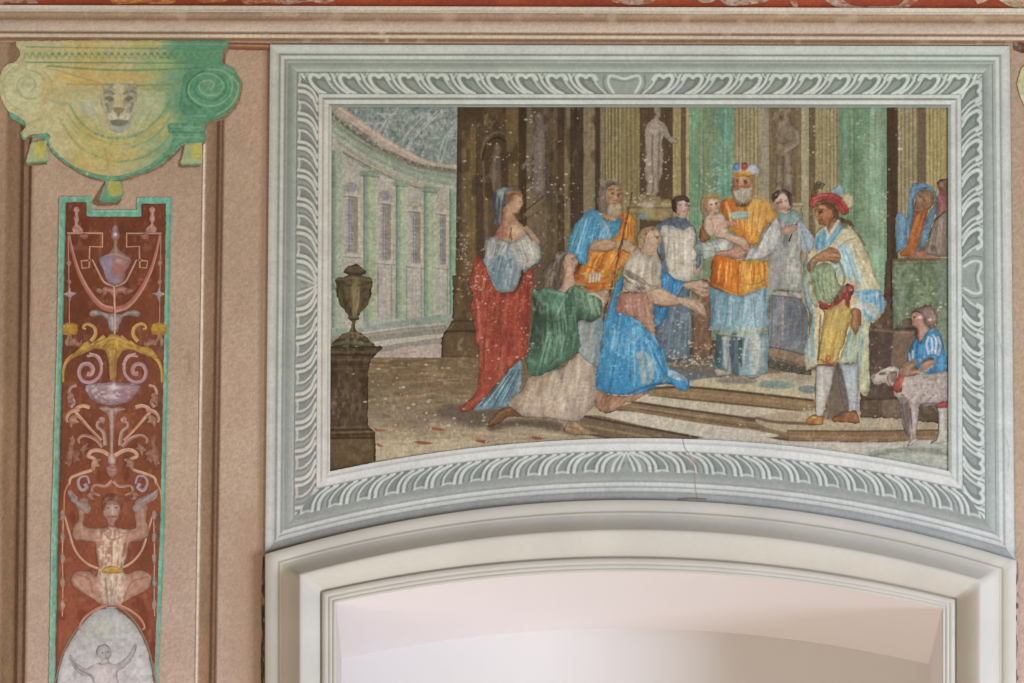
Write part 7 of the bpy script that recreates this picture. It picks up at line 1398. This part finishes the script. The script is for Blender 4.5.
# crouching horned man
sat = pg('satyr', np.concatenate([g2('395,640 400,610 425,600 452,612 460,640'), g3('458,20 450,55 438,70 440,92 480,100 515,95 512,60 512,20 530,-20 560,10 552,60 566,100 560,130 520,145 490,150 482,200 465,250 478,270 520,255 560,265 575,295 555,330 505,355 460,385 440,400 405,400 370,375 320,345 285,320 268,290 290,262 330,258 365,275 372,240 362,190 358,150 300,145 275,125 280,90 300,55 290,10 310,-20 335,-10 322,40 318,85 360,95 405,92 408,70 395,50 392,20')]), '#b08570',
         [NZ(3, 4, .08, 211), FO(g3('400,110 480,110'), g3('390,380 450,380'), 16, 2, ['#cdb298', '#a27763', '#c7a78e', '#8f6350'], .6, 212), MOT(2.4, 3, '#d6c3ac', .1, .7, 213, (97, 527, 126, 610)), B(*g3('425,20')[0], 7, 10, '#b7a08c', .8), B(*g3('410,18')[0], 1.6, 1, '#5d4034', .9), B(*g3('440,18')[0], 1.6, 1, '#5d4034', .9), L(g3('426,15 427,40'), 1.6, '#d0bda6', .7), L(g3('412,52 442,52'), 1.4, '#8d4c3c', .8), L(g3('402,2 418,6'), 1, '#6b4a3c', .7), L(g3('434,6 450,2'), 1, '#6b4a3c', .7), Fl(g2('395,640 400,612 425,600 455,612 462,650 450,630 425,622 400,632'), '#9a6a58', .8, 1), L(g3('395,70 430,90 455,70'), 1.6, '#7f5242', .7),
          L(g3('400,120 425,140 470,125'), 1.6, '#8f6652', .6), L(g3('426,140 424,230'), 1.4, '#9a7260', .6), L(g3('300,140 360,150'), 2, '#8c5c4a', .7), L(g3('560,130 500,148'), 2, '#8c5c4a', .7), L(g3('362,160 372,240'), 1.8, '#8c5c4a', .7), L(g3('310,60 312,120'), 2, '#c9a48c', .5), L(g3('540,20 545,110'), 2, '#c9a48c', .5), Fl(g3('375,270 470,268 455,385 400,390'), '#b9a08c', .6, 3), MOT(2, 2.6, '#d8c9b4', .0, .75, 214, (100, 572, 123, 610)), L(g3('290,270 340,290 350,340'), 1.8, '#8f5d4a', .6), L(g3('560,280 500,300 470,360'), 1.8, '#8f5d4a', .6), L(g3('280,290 310,325 370,370'), 1.4, '#d0ab92', .5), FO(g3('380,275 460,275'), g3('405,395 440,395'), 9, 1.3, ['#8a6554', '#cdb49c'], .5, 215)], label='crouching bearded man with raised arms')
pg('waist_cloth', g3('385,262 395,245 420,238 450,245 465,262 440,268 410,268'), '#bd8f4a', [NZ(2, 2, .1, 216), L(g3('390,255 425,246 460,256'), 1.3, '#d4ac68', .7)], sat, label='ochre waist cloth')
pg('raised_hand', g2('255,570 275,575 300,612 330,615 345,640 330,660 300,640 270,610'), '#a88a80', [NZ(2, 2, .1, 217)], sat)
pg('raised_hand', g2('600,565 580,575 550,590 520,605 500,640 520,655 560,620 595,590'), '#a88a80', [NZ(2, 2, .1, 217), L(g2('590,575 545,610'), 1.4, '#bfc0c4', .6)], sat)
# pointed medallion with its figure
med = pg('medallion', np.concatenate([g3('360,412 395,400 430,398 455,412 490,440 520,475 545,520 565,580 578,650 584,720 570,850 520,960 455,1040 400,1080 340,1040 280,960 225,850 208,720'), g3('208,720 222,650 245,570 280,505 320,450')]), '#b9b3ae', [G((0, 608), (0, 690), ['#aeaaa4', '#b8b2ad', '#c1bab7', '#c3bbb9']), MOT(5, 4, '#a0a39c', .3, .5, 221), NZ(7, 7, .03, 222), B(*g3('400,480')[0], 22, 9, '#a9a894', .4)], label='grey pointed medallion')
ribbon(g3, '400,1088 335,1045 272,965 216,850 204,720 218,650 240,570 277,500 322,440 370,402 425,390 465,404 512,452 548,515 570,580 584,650 592,720 578,850 526,965 455,1048 400,1088', 2.2, '#806a56', '#5a4636', '#a58c74', name='medallion_rim')
pg('medallion_figure', g3('365,575 370,545 395,535 415,545 422,575 412,598 430,610 460,600 490,570 510,535 520,545 512,570 500,590 470,625 445,645 452,690 455,720 340,720 350,690 345,660 310,655 280,625 262,590 268,575 290,605 325,625 360,610 385,600'), '#bbb3b0',
   [NZ(4, 4, .05, 225), B(*g3('398,568')[0], 6.5, 7.5, '#b9aeac', .8), L(g3('366,580 370,548 395,536 416,548'), 1.6, '#8b8380', .8), B(*g3('388,568')[0], 1.4, 1, '#6a605c', .8), B(*g3('408,566')[0], 1.4, 1, '#6a605c', .8), L(g3('400,565 402,582'), 1, '#8d827e', .7), L(g3('392,590 410,588'), 1, '#7d706c', .7), L(g3('268,590 300,630 350,655'), 1.6, '#85807e', .75), L(g3('350,655 360,690 355,720'), 1.6, '#8a8583', .7), L(g3('470,630 505,585 515,545'), 1.4, '#8b8684', .75), L(g3('445,640 452,720'), 1.6, '#8f8a88', .7), Fl(g3('365,620 430,612 440,720 360,720'), '#c9b9b6', .6, 3), L(g3('410,650 420,670 405,690'), 1, '#998e8a', .5), L(g3('370,600 385,612 420,605'), 1.4, '#8a817e', .7), L(g3('300,625 345,622'), 1.4, '#d2cbc8', .6)], med, label='grey child with raised arms')

pg('hair', g2('392,645 385,615 398,592 425,582 455,592 468,615 460,648 452,625 440,612 425,608 408,612 400,628'), '#8a5745', [NZ(2, 2, .2, 231), B(*g2('405,605')[0], 2, 2, '#ad7a62', .7), B(*g2('440,600')[0], 2, 2, '#ad7a62', .7)], sat, label='reddish curly hair')
for sgn in (-1, 1):
    mx = lambda s, c=424.0, sg=sgn: ' '.join('%g,%g' % (c + (float(q.split(',')[0]) - c) * (1 if sg < 0 else -1), float(q.split(',')[1])) for q in s.split())
    ribbon(g3, mx('405,385 360,405 320,435 300,470 310,480'), (3.4, 2), '#b4735c', name='tail')
    for t, c in (('300,418 318,400 336,388 330,405 345,410 325,420 318,440 310,425', '#a97763'), ('262,300 278,285 300,290 290,302 300,312 280,318 268,330', '#b5886c'), ('345,470 360,450 385,452 372,465 380,478 360,482 350,495', '#b0826c'), ('275,440 290,425 305,432 298,445 306,458 290,458 282,470', '#a06e5a'), ('372,300 385,290 398,300 394,318 382,312', '#b58a78'),
                 ('255,215 268,200 282,210 276,225 284,240 268,240 258,252', '#a3796a'), ('330,590 345,575 362,580 352,592 360,606 342,604', '#a87a66')):
        pg('leaf', g2(mx(t, 427)), c, [NZ(2, 2, .15, 232), L(g2(mx(' '.join(t.split()[:3]), 427)), 1.0, '#d0a88e', .6)])
    for t in ('310,300 345,340 380,375', '340,130 352,112 345,96'):
        ribbon(g2, mx(t, 427), 1.0, '#c98a4c', name='scroll')
    for t, c in (('300,250 320,240 338,250 325,262 312,262', '#a9745f'), ('360,455 378,448 392,458 380,470', '#a9745f')):
        pg('leaf', g1(mx(t, 434)), c, [NZ(2, 2, .15, 233)])
# ================================================================== LIGHT AND CAMERA
def area(name, loc, target, sx, sy, energy, col):
    l = bpy.data.lights.new(name, 'AREA'); l.shape = 'RECTANGLE'; l.size = sx; l.size_y = sy; l.energy = energy; l.color = col
    o = bpy.data.objects.new(name, l); COL.objects.link(o)
    o.location = loc
    from mathutils import Vector
    o.rotation_euler = (Vector(target) - Vector(loc)).to_track_quat('-Z', 'Y').to_euler()
    return o


area('window_daylight', (5.6, -4.4, -2.2), (0.1, 0, -.1), 2.2, 3.4, 520, (.79, .92, 1.14))
area('low_bounce_fill', (-1.0, -3.4, -5.4), (0.1, 0, -.2), 4.0, 1.8, 150, (1.0, .92, .80))  # added lamp from below, standing in for warm bounce off the floor
wd = bpy.data.worlds.new('room light'); scene.world = wd; wd.use_nodes = True
nt = wd.node_tree; bg = nt.nodes['Background']
tc = nt.nodes.new('ShaderNodeTexCoord'); sp = nt.nodes.new('ShaderNodeSeparateXYZ'); rm = nt.nodes.new('ShaderNodeValToRGB'); mr = nt.nodes.new('ShaderNodeMapRange')
nt.links.new(tc.outputs['Generated'], sp.inputs[0]); nt.links.new(sp.outputs['Z'], mr.inputs['Value'])
mr.inputs['From Min'].default_value = -1; mr.inputs['From Max'].default_value = 1
nt.links.new(mr.outputs['Result'], rm.inputs['Fac']); nt.links.new(rm.outputs['Color'], bg.inputs['Color'])
rm.color_ramp.elements[0].color = (.95, .76, .54, 1); rm.color_ramp.elements[1].color = (1.08, 1.1, 1.06, 1); e5 = rm.color_ramp.elements.new(.5); e5.color = (.70, .56, .38, 1)
bg.inputs['Strength'].default_value = .44

cam = bpy.data.cameras.new('camera'); co = bpy.data.objects.new('camera', cam); COL.objects.link(co)
cam.sensor_width = 36; cam.lens = F / 1024 * 36; cam.clip_end = 200
co.location = CAM; co.rotation_euler = (pi / 2 + PITCH, 0, 0)
scene.camera = co
scene.view_settings.view_transform = 'Standard'; scene.view_settings.look = 'None'
scene.view_settings.exposure = 0.08; scene.view_settings.gamma = 1.0; scene.view_settings.use_curve_mapping = False
